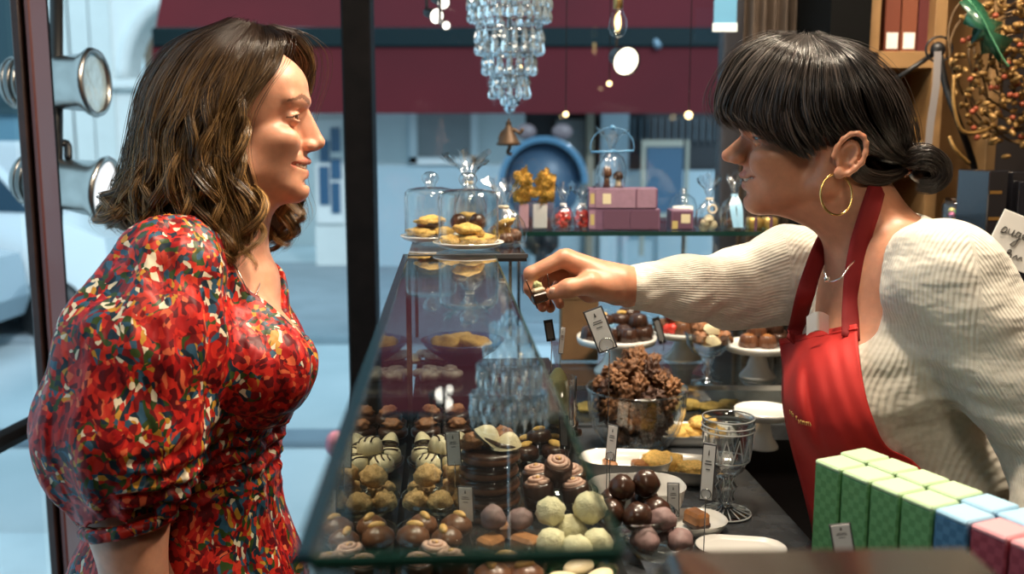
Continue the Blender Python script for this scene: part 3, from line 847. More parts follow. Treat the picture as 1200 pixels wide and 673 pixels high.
# ------------------------------------------------------------------ people: helpers
def onplane(fr, px, py, c, sg):
    """head-frame point (cm) seen at a photo pixel on the plane c cm to the camera's side"""
    n = fr.A[:, 1]/np.linalg.norm(fr.A[:, 1]); o = fr.o+n*(sg*c*.01)
    d = P(px, py, 1.0)-np.array([0, 0, CAMZ]); cam0 = np.array([0, 0, CAMZ])
    t = ((o-cam0) @ n)/(d @ n)
    return fr.loc(cam0+d*t)
def DD(fr, sg, crown, back, **k):
    D = {}
    for key, v in k.items():
        if key in ('nas', 'tip', 'sub', 'ul', 'll', 'chin'): q = onplane(fr, v[0], v[1], 0, sg)
        elif key == 'cor': q = onplane(fr, v[0], v[1], 3.4, sg)
        elif key == 'eye': q = onplane(fr, v[0], v[1], 3.1, sg)
        else: D[key] = v; continue
        D[key] = (q[0], q[2])
    D['crown'] = onplane(fr, crown[0], crown[1], 0, sg)[2]; D['back'] = onplane(fr, back[0], back[1], 0, sg)[0]
    return D
def relaxed_hand(F, wrist, fwd, nrm, thumb, sz=1.0, curl=.5):
    """five fingers of different length, bent at the knuckles, thumb from the side of the palm; nrm is the back of the hand"""
    f = np.asarray(fwd, float); f /= np.linalg.norm(f); n = np.asarray(nrm, float); n = n-f*(f @ n); n /= np.linalg.norm(n)
    s = np.cross(f, n)*thumb; w0 = np.asarray(wrist, float); k = .006
    for i, (off, ln, r) in enumerate(((.030, .075, .0085), (.010, .083, .009), (-.010, .077, .0085), (-.029, .062, .0075))):
        m = w0+f*(.088-.004*abs(i-1))*sz+s*off*sz
        F.cone(w0+s*off*.5*sz, m, .017*sz, .0115*sz, .012)
        p = m; a = curl*.6; pts = [m]
        for seg in (.46, .30, .24):
            p = p+(f*math.cos(a)-n*math.sin(a))*ln*seg*sz; pts.append(p); a += curl*.9
        F.chain(pts, [r*1.1*sz, r*sz, r*.92*sz, r*.8*sz], .003)
    b = w0+f*.02*sz+s*.026*sz
    F.chain([b, b+(f*.6+s*.75-n*.3)*.036*sz, b+(f*1.3+s*.95-n*.5)*.046*sz, b+(f*2.0+s*.9-n*.6)*.046*sz], [.014*sz, .0115*sz, .0105*sz, .008*sz], .006)
def norms(V, Q):
    n = np.cross(V[Q[:, 2]]-V[Q[:, 0]], V[Q[:, 3]]-V[Q[:, 1]]); N = np.zeros_like(V)
    for j in range(4):
        for q in range(3): N[:, q] += np.bincount(Q[:, j], n[:, q], len(V))
    return N/np.maximum(np.linalg.norm(N, axis=1, keepdims=True), 1e-12)
def orient(V, Q):
    c = V[Q].mean(1); n = np.cross(V[Q[:, 2]]-V[Q[:, 0]], V[Q[:, 3]]-V[Q[:, 1]])
    return Q if ((c-V.mean(0))*n).sum() > 0 else Q[:, ::-1].copy()
def vn(V, sc3, seed=0):
    """smooth pseudo-noise from a few crossed waves"""
    r = np.random.default_rng(seed); o = np.zeros(len(V))
    for i in range(5):
        d = r.standard_normal(3)*np.asarray(sc3); o += np.sin(V @ d*(1+.5*i)+r.random()*6.28)/(1+.5*i)
    return o/2.2
def join(parts):
    vs, qs, n = [], [], 0
    for V, Q in parts: vs.append(V); qs.append(Q+n); n += len(V)
    return np.concatenate(vs), np.concatenate(qs)
def leg_and_shoe(F, hip, knee, ankle, k=.02): F.chain([hip, knee, ankle], [.085, .055, .036], k)
def shoes(root, feet, mat):
    for (x, y), d in feet:
        u = np.array([math.cos(d), math.sin(d), 0]); v = np.array([-u[1], u[0], 0]); o = np.array([x, y, 0])
        g = []
        for a in np.linspace(0, 2*math.pi, 20, endpoint=False):
            col = []
            for h, sx, sy in ((.001, .95, .95), (.012, 1, 1), (.03, .97, .98), (.05, .8, .85), (.066, .45, .6), (.068, .0, .0)):
                ca, sa = math.cos(a), math.sin(a)
                wd = .042-.009*(-ca > .2)
                col.append(o+u*(ca*.125*sx+.055)+v*(sa*wd*sy)+np.array([0, 0, h]))
            g.append(col)
        MB().grid(g, closed_u=True).obj('shoe', mat, root)

# ================================================================== the customer
wl = thing('person', (*P(200, 336, 1.31)[:2], 0), 'woman with wavy brown hair in a red floral dress, smiling beside the glass case', 'person')
FL = Frame(P(270, 148, 1.31), (math.cos(rad(-8)), -math.sin(rad(-8)), 0), (0, 0, 1))
DL = DD(FL, -1, (270, 44), (193, 120), nas=(364, 133), tip=(380.5, 167), sub=(366, 180.5), ul=(365.5, 189), ll=(361.5, 204), chin=(363, 226), cor=(338, 191), eye=(351, 138), mo=.36, slit=.28, slz=.0, gaze=(1, -.35, -.1))
F = Field(axis((-.70, -.44, .008), (-.44, -.235, .0016), (-.235, -.10, .008)), axis((.95, 1.215, .008), (1.215, 1.405, .002), (1.405, 1.72, .008)), axis((0, 1.365, .012), (1.365, 1.63, .0016), (1.63, 1.70, .008)))
sculpt_head(F, FL, DL, ear=False)
def torso_left(F, g=0.0, k=.03):
    F.cone(P(258, 300, 1.315), P(262, 325, 1.315), .05+g, .07+g, k)
    F.cone(P(205, 312, 1.18), P(250, 315, 1.45), .050+g, .046+g, .04)
    F.ell(P(232, 405, 1.315), (.112+g, .155+g, .16+g), .04)
    F.ell(P(303, 428, 1.245), (.066+g, .070+g, .072+g), .045); F.ell(P(303, 428, 1.385), (.064+g, .070+g, .072+g), .045)
    F.ell(P(228, 560, 1.315), (.108+g, .135+g, .13+g), .05)
    F.ell(P(222, 690, 1.315), (.135+g, .175+g, .16+g), .06)
F.chain([FL.pt(1.0, 0, -5.5), P(258, 300, 1.315)], [.053, .056], .02)
torso_left(F)
SHN, ELN, WRN = P(207, 326, 1.195), P(150, 610, 1.135), P(178, 840, 1.10)
F.chain([SHN, ELN, WRN], [.044, .044, .028], .02)
SHF, ELF, WRF = P(248, 315, 1.46), P(262, 570, 1.52), P(288, 790, 1.50)
F.chain([SHF, ELF, WRF], [.05, .042, .027], .02)
hp = P(222, 700, 1.315)
for s in (-1, 1): leg_and_shoe(F, (hp[0], hp[1]+s*.085, .82), (hp[0]+.03, hp[1]+s*.09, .46), (hp[0]-.01, hp[1]+s*.09, .07))
V, Q = F.mesh(2); Q = orient(V, Q)
H = Field(axis((-.48, -.26, .003)), axis((1.38, 1.62, .003)), axis((.62, .92, .003)))
H.cone(WRF+(ELF-WRF)*.1, WRF, .027, .026, .01)
relaxed_hand(H, WRF, (.15, 0, -1), (0, 1, 0), -1, .95, .35)
H2 = Field(axis((-.62, -.36, .0030)), axis((1.0, 1.25, .0030)), axis((.62, .88, .0030)))
H2.cone(WRN, WRN+(.01, 0, -.03), .028, .026, .01)
relaxed_hand(H2, WRN+(.01, 0, -.02), (.1, 0, -1), (0, -1, 0), 1, .95, .35)
Vh, Qh = H.mesh(1); V2, Q2 = H2.mesh(1)
Va, Qa = join([(V, Q), (Vh, orient(Vh, Qh)), (V2, orient(V2, Q2))])
sk = skin_mat('skin_fair', (.63, .30, .19), (.55, .14, .11), DL, FL)
body = mesh_obj('body', Va, Qa, sk, wl, ang=None)
face_attrs(body, Va, FL, DL)
face_parts(FL, DL, wl, ('iris_brown', (.10, .05, .025)))
nail = pmat('red_nail', (.65, .03, .03), .15, coat=1)

# dress: torso and skirt offset from the body, puffed sleeves, V neck cut out of it
def floral():
    m, nt, out = nmat('floral_fabric')
    p = nt.nodes.new('ShaderNodeBsdfPrincipled'); link(nt, p.outputs[0], out.inputs[0])
    tc = nt.nodes.new('ShaderNodeTexCoord'); nd = tex_noise(nt, 22, 2)
    ad = nt.nodes.new('ShaderNodeMix'); ad.data_type = 'VECTOR'; ad.inputs[0].default_value = .035
    mp = nt.nodes.new('ShaderNodeMapping'); mp.inputs['Scale'].default_value = (1, 1, .72)
    link(nt, tc.outputs['Object'], mp.inputs[0]); link(nt, mp.outputs[0], ad.inputs[4]); link(nt, nd.outputs['Color'], ad.inputs[5])
    def vor(scale):
        v = nt.nodes.new('ShaderNodeTexVoronoi'); v.inputs['Scale'].default_value = scale
        link(nt, ad.outputs[1], v.inputs['Vector'])
        sx = nt.nodes.new('ShaderNodeSeparateColor'); link(nt, v.outputs['Color'], sx.inputs[0]); return sx, v
    s1, v1 = vor(175); s2, v2 = vor(27)
    fleck = ramp(nt, s1.outputs[0], [(0, (.18, .008, .010)), (.20, (.48, .022, .012)), (.36, (.012, .025, .04)), (.50, (.03, .085, .14)), (.60, (.035, .06, .015)), (.72, (.50, .24, .03)), (.80, (.55, .04, .02)), (.93, (.72, .62, .45))], 'CONSTANT')
    rose = ramp(nt, s1.outputs[1], [(0, (.34, .008, .009)), (.36, (.54, .022, .014)), (.62, (.11, .005, .008)), (.90, (.66, .12, .05))], 'CONSTANT')
    fl = nt.nodes.new('ShaderNodeMath'); fl.operation = 'GREATER_THAN'; fl.inputs[1].default_value = .56
    link(nt, s2.outputs[2], fl.inputs[0])
    mx = nt.nodes.new('ShaderNodeMix'); mx.data_type = 'RGBA'
    link(nt, fl.outputs[0], mx.inputs[0]); link(nt, fleck.outputs[0], mx.inputs[6]); link(nt, rose.outputs[0], mx.inputs[7])
    link(nt, mx.outputs[2], p.inputs['Base Color'])
    p.inputs['Roughness'].default_value = .45; p.inputs['Specular IOR Level'].default_value = .3
    n2 = tex_noise(nt, 16, 3, sc3=(1, 1, .45)); bump(nt, n2.outputs[0], .7, .03, p.inputs['Normal'])
    return m
fabric = floral()
F = Field(axis((-.70, -.16, .005)), axis((.92, 1.72, .005)), axis((.24, 1.44, .005)))
torso_left(F, .009)
F.cone((hp[0], hp[1], .86), (hp[0], hp[1], .28), (.155), .235, .05, warp=lambda X, Y, Z, t: .014*np.sin(np.arctan2(Y-hp[1], X-hp[0])*11)*t)
# gathered V wrap: cut where the chest is bare
fdir = np.array([math.cos(rad(22)), -math.sin(rad(22)), 0]); ldir = np.array([fdir[1], -fdir[0], 0])
vb = P(352, 424, 1.30); vc = P(262, 318, 1.315)
def vcut(X, Y, Z):
    l = np.abs((X-vc[0])*ldir[0]+(Y-vc[1])*ldir[1]); f = (X-vc[0])*fdir[0]+(Y-vc[1])*fdir[1]
    return np.maximum(l-np.clip((Z-vb[2])*.50, -.03, .085), -.004-f-np.maximum(0, Z-vc[2]+.03)*1.0)+0*Z
F.apply(vcut, (vb[0]-.3, 1.1, vb[2]-.03), (vb[0]+.2, 1.6, 1.45), .006, 's')
F.ell(P(258, 290, 1.315), (.068, .072, .06), .006, 's')
def sleeve(F, sh, mid, low, cuff, rs):
    ax_ = cuff-sh; u, v, d = frame_to(ax_)
    def wp(X, Y, Z, t):
        x, y, z = X-sh[0], Y-sh[1], Z-sh[2]
        a = np.arctan2(x*v[0]+y*v[1]+z*v[2], x*u[0]+y*u[1]+z*u[2]); h = (x*d[0]+y*d[1]+z*d[2])/np.linalg.norm(ax_)
        g = np.clip(np.abs(h-.5)*2.0-.15, .12, 1)
        return .0055*g*np.sin(a*9+2*np.sin(h*4))+.0022*np.sin(a*15+h*6)
    F.chain([sh, mid, low, cuff], rs, .03, warp=wp)
sleeve(F, P(205, 318, 1.185), P(168, 405, 1.16), P(147, 508, 1.14), P(151, 598, 1.125), [.058, .094, .098, .048])
sleeve(F, P(248, 318, 1.455), P(240, 420, 1.50), P(248, 520, 1.53), P(258, 575, 1.525), [.056, .085, .085, .05])
F.cone(P(146, 590, 1.125), P(153, 616, 1.12), .058, .050, .01)
F.cone(P(153, 618, 1.12), P(166, 700, 1.115), .056, .060, .004, 's')
V, Q = F.mesh(2); Q = orient(V, Q); N = norms(V, Q)
zb = P(300, 530, 1.25)[2]
wst = np.exp(-((V[:, 2]-zb)/.05)**2)
V = V+N*(.0048*vn(V, (26, 26, 7), 3)+.0024*vn(V, (52, 52, 12), 5)+wst*(V[:, 0] > P(225, 500, 1.3)[0])*.005*np.sin(V[:, 2]*260+3*vn(V, (12, 12, 12), 9)))[:, None]
dress = mesh_obj('dress', V, Q, fabric, wl, ang=None)
# cuff band and neckline edging
c0 = P(152, 612, 1.122); u, v, d = frame_to(P(158, 650, 1.12)-P(148, 600, 1.125))
MB().tube([c0+(u*math.cos(a)+v*math.sin(a))*(.0490+.002*math.sin(9*a)) for a in np.linspace(0, 6.283, 40)[:-1]], .0085, 8, closed=True).obj('cuff', fabric, dress)
# necklace with a silver pendant
silver = pmat('silver', (.75, .74, .72), .25, 1)
ch = spl([P(268, 300, 1.245), P(279, 318, 1.225), P(290, 340, 1.222), P(297, 352, 1.228)], 26)
ch2 = spl([P(297, 352, 1.228), P(304, 335, 1.26), P(303, 318, 1.30)], 20)
nk = MB().tube(ch, .0009, 5).tube(ch2, .0009, 5).obj('necklace', silver, wl)
MB().ell(P(298, 360, 1.224), (.0045, .003, .008)).ell(P(300, 370, 1.222), (.0045, .003, .006)).obj('pendant', silver, nk)
er = FL.pt(-1.2, -7.5, -2.6)
MB().ell(er, (.003, .003, .003), nu=10, nv=8).obj('earring', silver, wl)
shoes(wl, [((hp[0], hp[1]-.09), 0.0), ((hp[0]+.01, hp[1]+.09), .1)], pmat('black_leather', (.02, .02, .02), .35))

# hair, traced lock by lock: (px, py, cm towards the camera)
def guide(fr, sg, pts): return [np.array([q[0], sg*c, q[2]]) for (px_, py_, c) in pts for q in [onplane(fr, px_, py_, c, sg)]]
near = [
    [(318, 36, 1.5), (338, 48, 4.2), (330, 74, 5.6), (308, 104, 7.0), (292, 135, 7.8), (288, 170, 8.3), (296, 205, 8.4), (306, 240, 8.0), (300, 275, 8.0)],
    [(306, 32, 1.5), (312, 50, 5.0), (300, 85, 7.2), (280, 125, 8.4), (268, 165, 9.0), (272, 210, 9.2), (288, 250, 9.0), (290, 290, 8.6), (275, 312, 8.2)],
    [(296, 28, 1.2), (285, 48, 5.0), (265, 88, 7.8), (248, 130, 9.0), (240, 175, 9.6), (246, 220, 9.8), (258, 260, 9.6), (262, 300, 9.2), (250, 322, 8.8)],
    [(284, 26, 1.0), (255, 48, 4.6), (228, 90, 7.2), (210, 140, 8.4), (205, 185, 9.2), (212, 230, 9.4), (226, 265, 9.2), (236, 300, 9.0), (238, 322, 9.0)],
    [(276, 25, .6), (228, 50, 3.0), (196, 95, 5.2), (180, 145, 6.6), (172, 190, 7.4), (168, 225, 8.0), (172, 252, 8.2), (190, 275, 8.4), (206, 290, 8.4)],
    [(270, 25, .3), (212, 52, 1.5), (180, 98, 2.8), (166, 150, 3.6), (156, 190, 4.2), (142, 218, 4.8), (128, 236, 5.2), (122, 250, 5.4), (130, 262, 5.2)],
    [(268, 25, 0), (206, 54, 0), (174, 100, 0), (162, 150, 0), (152, 190, 0), (144, 220, 0), (140, 245, 0), (150, 262, 0), (165, 270, 0)],
]
far = [[(px_+(6 if i > 3 else 2), py_, -c) for i, (px_, py_, c) in enumerate(g)] for g in near]
far[0] = [(325, 34, -.5), (352, 42, -3.0), (372, 62, -5.0), (374, 90, -6.6), (362, 130, -8.0), (350, 175, -8.6), (352, 215, -8.6), (358, 245, -8.4), (345, 268, -8.2)]
far[1] = [(315, 31, -.8), (340, 44, -4.5), (350, 80, -6.8), (338, 130, -8.4), (326, 180, -9.0), (328, 220, -9.0), (338, 255, -8.8), (336, 280, -8.6), (322, 290, -8.4)]
rng = np.random.default_rng(5)
gN = [guide(FL, -1, g) for g in near]; gF = [guide(FL, -1, g) for g in far]
M = 52
pa = hair_from_guides(gN, 5800, M, rng, (.84, 1.02), wave=2.1, wf=3.4, clumps=54, clump=.88, noise=.30)
pb = hair_from_guides(gF, 3400, M, rng, (.84, 1.02), wave=2.1, wf=3.4, clumps=36, clump=.88, noise=.30)
pc = hair_from_guides(gN+gF[::-1], 420, M, rng, (1.0, 1.10), wave=1.4, wf=2.0, clumps=40, clump=.25, noise=.55)
paths = np.concatenate([pa, pb, pc]); N_ = len(paths)
W = paths @ FL.A.T+FL.o
r = np.concatenate([np.full(9200, .00052), np.full(420, .0003)])
V, Q = hair_strands(W, r, rng, FL.pt(.5, 0, 2))
caps = MB()
for g in (gN, gF[::-1]): caps.grid(cap_surface(g, 30, .90) @ FL.A.T+FL.o)
Vc = np.concatenate(caps.v); Qc = np.array(caps.f)
Va, Qa = join([(V, Q), (Vc, Qc)])
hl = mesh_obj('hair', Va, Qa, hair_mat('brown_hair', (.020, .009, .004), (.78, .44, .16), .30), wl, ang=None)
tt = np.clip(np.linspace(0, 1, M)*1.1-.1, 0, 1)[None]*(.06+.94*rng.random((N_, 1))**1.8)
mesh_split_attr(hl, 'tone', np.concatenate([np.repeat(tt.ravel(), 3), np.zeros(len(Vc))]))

# ================================================================== the shop assistant
wr = thing('person', (*P(1075, 336, 1.38)[:2], 0), 'woman with dark fringe and red apron over a cream top, holding out a chocolate', 'person')
FR = Frame(P(969, 182, 1.37), (-math.cos(rad(-8)), -math.sin(rad(-8)), 0), (0, 0, 1))
DR = DD(FR, 1, (950, 62), (1036, 130), nas=(866, 163), tip=(846, 182.5), sub=(863, 192), ul=(866, 205), ll=(869.5, 217.5), chin=(871, 240), cor=(891, 206), eye=(883, 162), mo=.28, slit=.18, slz=-.05, nr=.6, gaze=(1, .35, -.1), eartilt=.38, earh=3.0, earz=.1, eary=7.7)
F = Field(axis((.10, .27, .008), (.27, .50, .0017), (.50, .98, .008)), axis((.95, 1.27, .008), (1.27, 1.47, .002), (1.47, 1.78, .008)), axis((0, 1.36, .012), (1.36, 1.62, .0017), (1.62, 1.72, .008)))
sculpt_head(F, FR, DR, ear=True)
NB = P(1028, 292, 1.37)
SN, EN_, WN = P(1118, 335, 1.21), P(1262, 560, 1.13), P(1190, 720, 1.02)
SF, EF, WF = P(985, 318, 1.53), P(862, 338, 1.50), P(727, 336, 1.385)
def torso_right(F, g=0.0):
    F.chain([P(1005, 250, 1.37), NB], [.052+g, .062+g], .03)
    F.cone(P(1098, 316, 1.24), P(1000, 312, 1.50), .056+g, .052+g, .05)
    F.ell(P(1050, 400, 1.37), (.115+g, .155+g, .15+g), .05)
    F.ell(P(1003, 470, 1.275), (.075+g, .075+g, .08+g), .05); F.ell(P(985, 455, 1.42), (.072+g, .075+g, .08+g), .05)
    F.ell(P(1065, 560, 1.36), (.135+g, .16+g, .14+g), .06)
    F.ell(P(1080, 700, 1.38), (.15+g, .19+g, .16+g), .06)
F.chain([FR.pt(-.5, 0, -4.5), P(1005, 250, 1.37)], [.052, .052], .02)
torso_right(F)
F.chain([SN, EN_, WN], [.050, .040, .027], .02); F.chain([SF, EF, WF], [.05, .040, .025], .02)
hq = P(1085, 700, 1.38)
for s in (-1, 1): leg_and_shoe(F, (hq[0], hq[1]+s*.09, .82), (hq[0]-.03, hq[1]+s*.1, .46), (hq[0]+.01, hq[1]+s*.1, .07))
V, Q = F.mesh(2); Q = orient(V, Q)
BODYR = F
# the hand holding out the chocolate: thumb and bent fingers pinch it
H = Field(axis((-.005, .175, .0013)), axis((1.27, 1.45, .0016)), axis((1.20, 1.40, .0013)))
h = lambda x, y, d: P(x, y, d)
H.chain([WF+(WF-h(690, 325, 1.36))*.4, h(738, 336, 1.385), h(722, 333, 1.38)], [.026, .026, .0255], .012)
mcp = [h(660, 303, 1.352), h(664, 302, 1.374), h(671, 306, 1.395), h(682, 313, 1.413)]
for m_, r_ in zip(mcp, (.0125, .0125, .012, .011)):
    H.cone(h(726, 332, 1.38)+(m_-h(668, 305, 1.38))*.5, m_, .020, r_, .014)
H.cone(h(722, 338, 1.365), h(692, 333, 1.345), .022, .015, .014)                   # ball of the thumb
H.chain([h(712, 338, 1.352), h(690, 333, 1.335), h(666, 338, 1.325), h(646, 344, 1.330)], [.018, .0145, .0122, .0090], .007)
H.chain([mcp[0], h(622, 321, 1.345), h(621, 338, 1.343), h(629, 352, 1.342)], [.0120, .0100, .0088, .0072], .004)
H.chain([mcp[1], h(630, 318, 1.372), h(624, 341, 1.368), h(636, 360, 1.357)], [.0120, .0098, .0088, .0074], .004)
H.chain([mcp[2], h(642, 322, 1.395), h(634, 345, 1.388), h(645, 361, 1.372)], [.0115, .0095, .0085, .0072], .004)
H.chain([mcp[3], h(658, 326, 1.416), h(650, 344, 1.408), h(656, 357, 1.394)], [.0105, .0085, .0078, .0066], .004)
H.cone(h(690, 345, 1.372), h(663, 330, 1.385), .012, .008, .02)                    # palm in shade
Vh, Qh = H.mesh(1); Qh = orient(Vh, Qh)
H2 = Field(axis((.42, .72, .003)), axis((.80, 1.14, .003)), axis((.84, 1.10, .003)))
H2.cone(WN+(EN_-WN)*.1, WN, .027, .025, .01)
relaxed_hand(H2, WN, (-.5, -.5, -.35), (-.2, -.2, 1), -1, .95, .3)
V2, Q2 = H2.mesh(1)
Va, Qa = join([(V, Q), (Vh, Qh), (V2, orient(V2, Q2))])
sk2 = skin_mat('skin_tan', (.56, .26, .155), (.42, .11, .09), DR, FR)
body = mesh_obj('body', Va, Qa, sk2, wr, ang=None)
face_attrs(body, Va, FR, DR, moles=[(onplane(FR, 911, 200, 5.6, 1), .26)])
face_parts(FR, DR, wr, ('iris_dark', (.05, .03, .02)))
MB().ell(h(648, 341, 1.3215), (.0058, .0022, .0048), rotm(0, .3, .1), 12, 8).obj('thumbnail', pmat('nail', (.78, .46, .36), .2, coat=.6), wr)

def knit():
    m, nt, out = nmat('cream_rib_knit')
    p = nt.nodes.new('ShaderNodeBsdfPrincipled'); link(nt, p.outputs[0], out.inputs[0])
    at = nt.nodes.new('ShaderNodeAttribute'); at.attribute_name = 'rib'
    mu = nt.nodes.new('ShaderNodeMath'); mu.operation = 'SINE'; link(nt, at.outputs['Fac'], mu.inputs[0])
    n = tex_noise(nt, 120, 3); r = ramp(nt, n.outputs[0], [(.3, (.60, .56, .48)), (.7, (.70, .66, .58))])
    link(nt, r.outputs[0], p.inputs['Base Color']); p.inputs['Roughness'].default_value = .85
    p.inputs['Sheen Weight'].default_value = .15; p.inputs['Specular IOR Level'].default_value = .2
    b = bump(nt, mu.outputs[0], .28, .0016, p.inputs['Normal'])
    n3 = tex_noise(nt, 9, 3, sc3=(1, 1, 2.2)); b2 = nt.nodes.new('ShaderNodeBump'); b2.inputs['Strength'].default_value = .5; b2.inputs['Distance'].default_value = .03
    link(nt, n3.outputs[0], b2.inputs['Height']); link(nt, b2.outputs[0], b.inputs['Normal'])
    return m
F = Field(axis((.06, .95, .005)), axis((.92, 1.78, .005)), axis((.72, 1.50, .005)))
torso_right(F, .006)
F.chain([SN, EN_, WN+(EN_-WN)*.12], [.070, .060, .036], .04)
F.chain([SF, P(925, 322, 1.52), EF, P(800, 338, 1.445), P(742, 336, 1.392)], [.074, .070, .056, .043, .0315], .03)
# scooped neckline
F.chain([P(1015, 232, 1.37), P(1018, 285, 1.345), P(985, 365, 1.28)], [.066, .072, .052], .006, op='s')
F.chain([P(955, 300, 1.40), P(955, 372, 1.34)], [.05, .045], .006, op='s')
V, Q = F.mesh(2); Q = orient(V, Q); N = norms(V, Q)
def armrib(V, pts, rr):
    """distance to the sleeve axis and a stripe coordinate running round it"""
    best = np.full(len(V), 9.); co = np.zeros(len(V))
    for a, b in zip(pts[:-1], pts[1:]):
        ba = b-a; t = np.clip(((V-a) @ ba)/(ba @ ba), 0, 1); q = V-a-t[:, None]*ba; ds = np.linalg.norm(q, axis=1)
        u, v, d = frame_to(ba); an = np.arctan2(q @ v, q @ u); m = ds < best
        best[m] = ds[m]; co[m] = an[m]*rr
    return best, co
d1, c1 = armrib(V, [SN, EN_, WN], 92.); d2, c2 = armrib(V, [P(925, 322, 1.52), EF, WF], 80.)
ct = ((V[:, 0]*.55-V[:, 1]*.83))*1150.
rib = np.where((d1 < .085) & (V[:, 0] > SN[0]+.0), c1, np.where((d2 < .09) & (V[:, 0] < P(915, 322, 1.5)[0]), c2, ct))
# pulled folds under the bust and along the sleeves
V = V+N*(.0040*vn(V, (14, 14, 55), 21)*np.exp(-((V[:, 2]-P(1020, 440, 1.3)[2])/.12)**2)+.0022*vn(V, (30, 30, 45), 8))[:, None]
top = mesh_obj('knit_top', V, Q, knit(), wr, ang=None)
mesh_split_attr(top, 'rib', rib)
TOP = F
# white undershirt edge
MB().grid([[P(945+i*3.3, 366+j*11+(i-4)**2*.35-i*.2, 1.262+.004*abs(i-4)) for j in range(3)] for i in range(9)]).obj('undershirt', pmat('white_cotton', (.75, .73, .70), .8), wr)

# apron: a sheet laid on her front, ray by ray
def lay(px_, py_, d0=1.02, off=.004, dmax=1.62):
    Y = d0; last = None
    while Y < dmax:
        q = P(px_, py_, Y)
        if TOP.sample(q) < .007 or BODYR.sample(q) < .006: return Y-off
        Y += .003
    return None
red = pmat('red_apron_cloth', (.50, .022, .018), .75, var=.10, vscale=9, bmp=.15, bscale=500, bdist=.001)
red2 = pmat('shaded_red_strap', (.20, .007, .009), .8)  # apron red darkened: shade put into the strap colour
rows = 44; cols = 30; G = np.zeros((rows, cols, 3)); 
lx = spl([(913, 398), (917, 430), (917, 468), (923, 505), (933, 545), (945, 590), (955, 640), (960, 720)], rows)
rx = spl([(1004, 380), (1006, 410), (1012, 450), (1022, 488), (1040, 524), (1075, 545), (1110, 600), (1130, 720)], rows)
for i in range(rows):
    Ys = []
    for j in range(cols):
        t = j/(cols-1); x = lx[i][0]*(1-t)+rx[i][0]*t; y = lx[i][1]*(1-t)+rx[i][1]*t
        Ys.append(lay(x, y))
    known = [j for j in range(cols) if Ys[j] is not None]
    if not known: known = [cols-1]; Ys[-1] = 1.28
    for j in range(cols):
        if Ys[j] is None:
            k_ = min(known, key=lambda q: abs(q-j)); sl = .004
            Ys[j] = Ys[k_]+sl*abs(k_-j)
    Ys = np.convolve(np.pad(Ys, 3, 'edge'), np.ones(7)/7, 'valid')
    G[i, :, 1] = Ys
for _ in range(3):
    G[1:-1, :, 1] = (G[:-2, :, 1]+G[1:-1, :, 1]*2+G[2:, :, 1])/4
for i in range(rows):
    for j in range(cols):
        t = j/(cols-1); x = lx[i][0]*(1-t)+rx[i][0]*t; y = lx[i][1]*(1-t)+rx[i][1]*t
        fold = .007*math.exp(-((t-.27-.16*(i/rows))/.055)**2)*math.sin(math.pi*min(1, i/30))-.005*math.exp(-((t-.17-.14*(i/rows))/.05)**2)*math.sin(math.pi*min(1, i/30))
        fold += .0016*math.sin(t*17+i*.16)*math.sin(i*.09+t*3)+.0010*math.sin(t*31-i*.3)
        G[i, j] = P(x, y, G[i, j, 1]-.006+fold)
APY = G[..., 1].copy()
ap = MB().grid(G).obj('apron', red, wr, ang=None)
sm = ap.modifiers.new('thickness', 'SOLIDIFY'); sm.thickness = .0022; sm.offset = 0
hm = MB().tube([G[1, j]+(0, -.0015, 0) for j in range(cols)], .0035, 6, flat=.5).obj('hem', red, ap)
def front(px_, py_, off=.004):
    Y = 1.02
    while Y < 1.62:
        q = P(px_, py_, Y)
        if TOP.sample(q) < .004 or BODYR.sample(q) < .003: return P(px_, py_, Y-off)
        Y += .003
    return P(px_, py_, 1.3)
def strap(pts, wd, nm):
    path = spl(pts, 24); T = np.gradient(path, axis=0); g = []
    for p, t in zip(path, T):
        s = np.cross(t, (0, 1, 0)); s /= np.linalg.norm(s); g.append([p-s*wd, p-s*wd*.5-np.array([0, .0015, 0]), p+s*wd*.5-np.array([0, .0015, 0]), p+s*wd])
    o = MB().grid(g).obj(nm, red2, wr, ang=None); m_ = o.modifiers.new('thickness', 'SOLIDIFY'); m_.thickness = .002
strap([P(998, 396, G[2, 26, 1]-.004), front(998, 376, .010), front(999, 352, .007), front(1001, 325, .006), front(1008, 285, .006), P(1022, 240, 1.30), P(1032, 208, 1.34)], .0135, 'neck_strap')
strap([P(930, 402, G[2, 5, 1]-.004), P(934, 385, G[0, 5, 1]-.008), P(944, 345, 1.345), P(957, 305, 1.385), P(968, 280, 1.41)], .013, 'neck_strap')
# gold embroidered lettering, too worn to read: short upright strokes along the two sides of the fold
gold_t = pmat('gold_thread', (.75, .50, .16), .4, .6)
em = MB(); rr_ = random.Random(3)
def apY(x, y):
    i = int(np.argmin(np.abs(lx[:, 1]-y))); t = (x-lx[i][0])/(rx[i][0]-lx[i][0]); return APY[i, int(round(t*(cols-1)))]
for (x0, y0, x1, y1, n_) in ((925, 482, 934, 491, 5), (935, 494, 951, 498, 7)):
    for i in range(n_):
        t = (i+.5)/n_; x = x0+(x1-x0)*t; y = y0+(y1-y0)*t; Yd = apY(x, y)-.0115
        em.tube([P(x-.6, y-2.3, Yd), P(x+.3, y+2.3, Yd)], .0006, 5)
        em.tube([P(x-.8, y+(-2.2 if i % 2 else 2.0), Yd), P(x+1.0, y+(-2.2 if i % 3 else 0.2), Yd)], .0005, 5)
em.obj('embroidery', gold_t, ap)
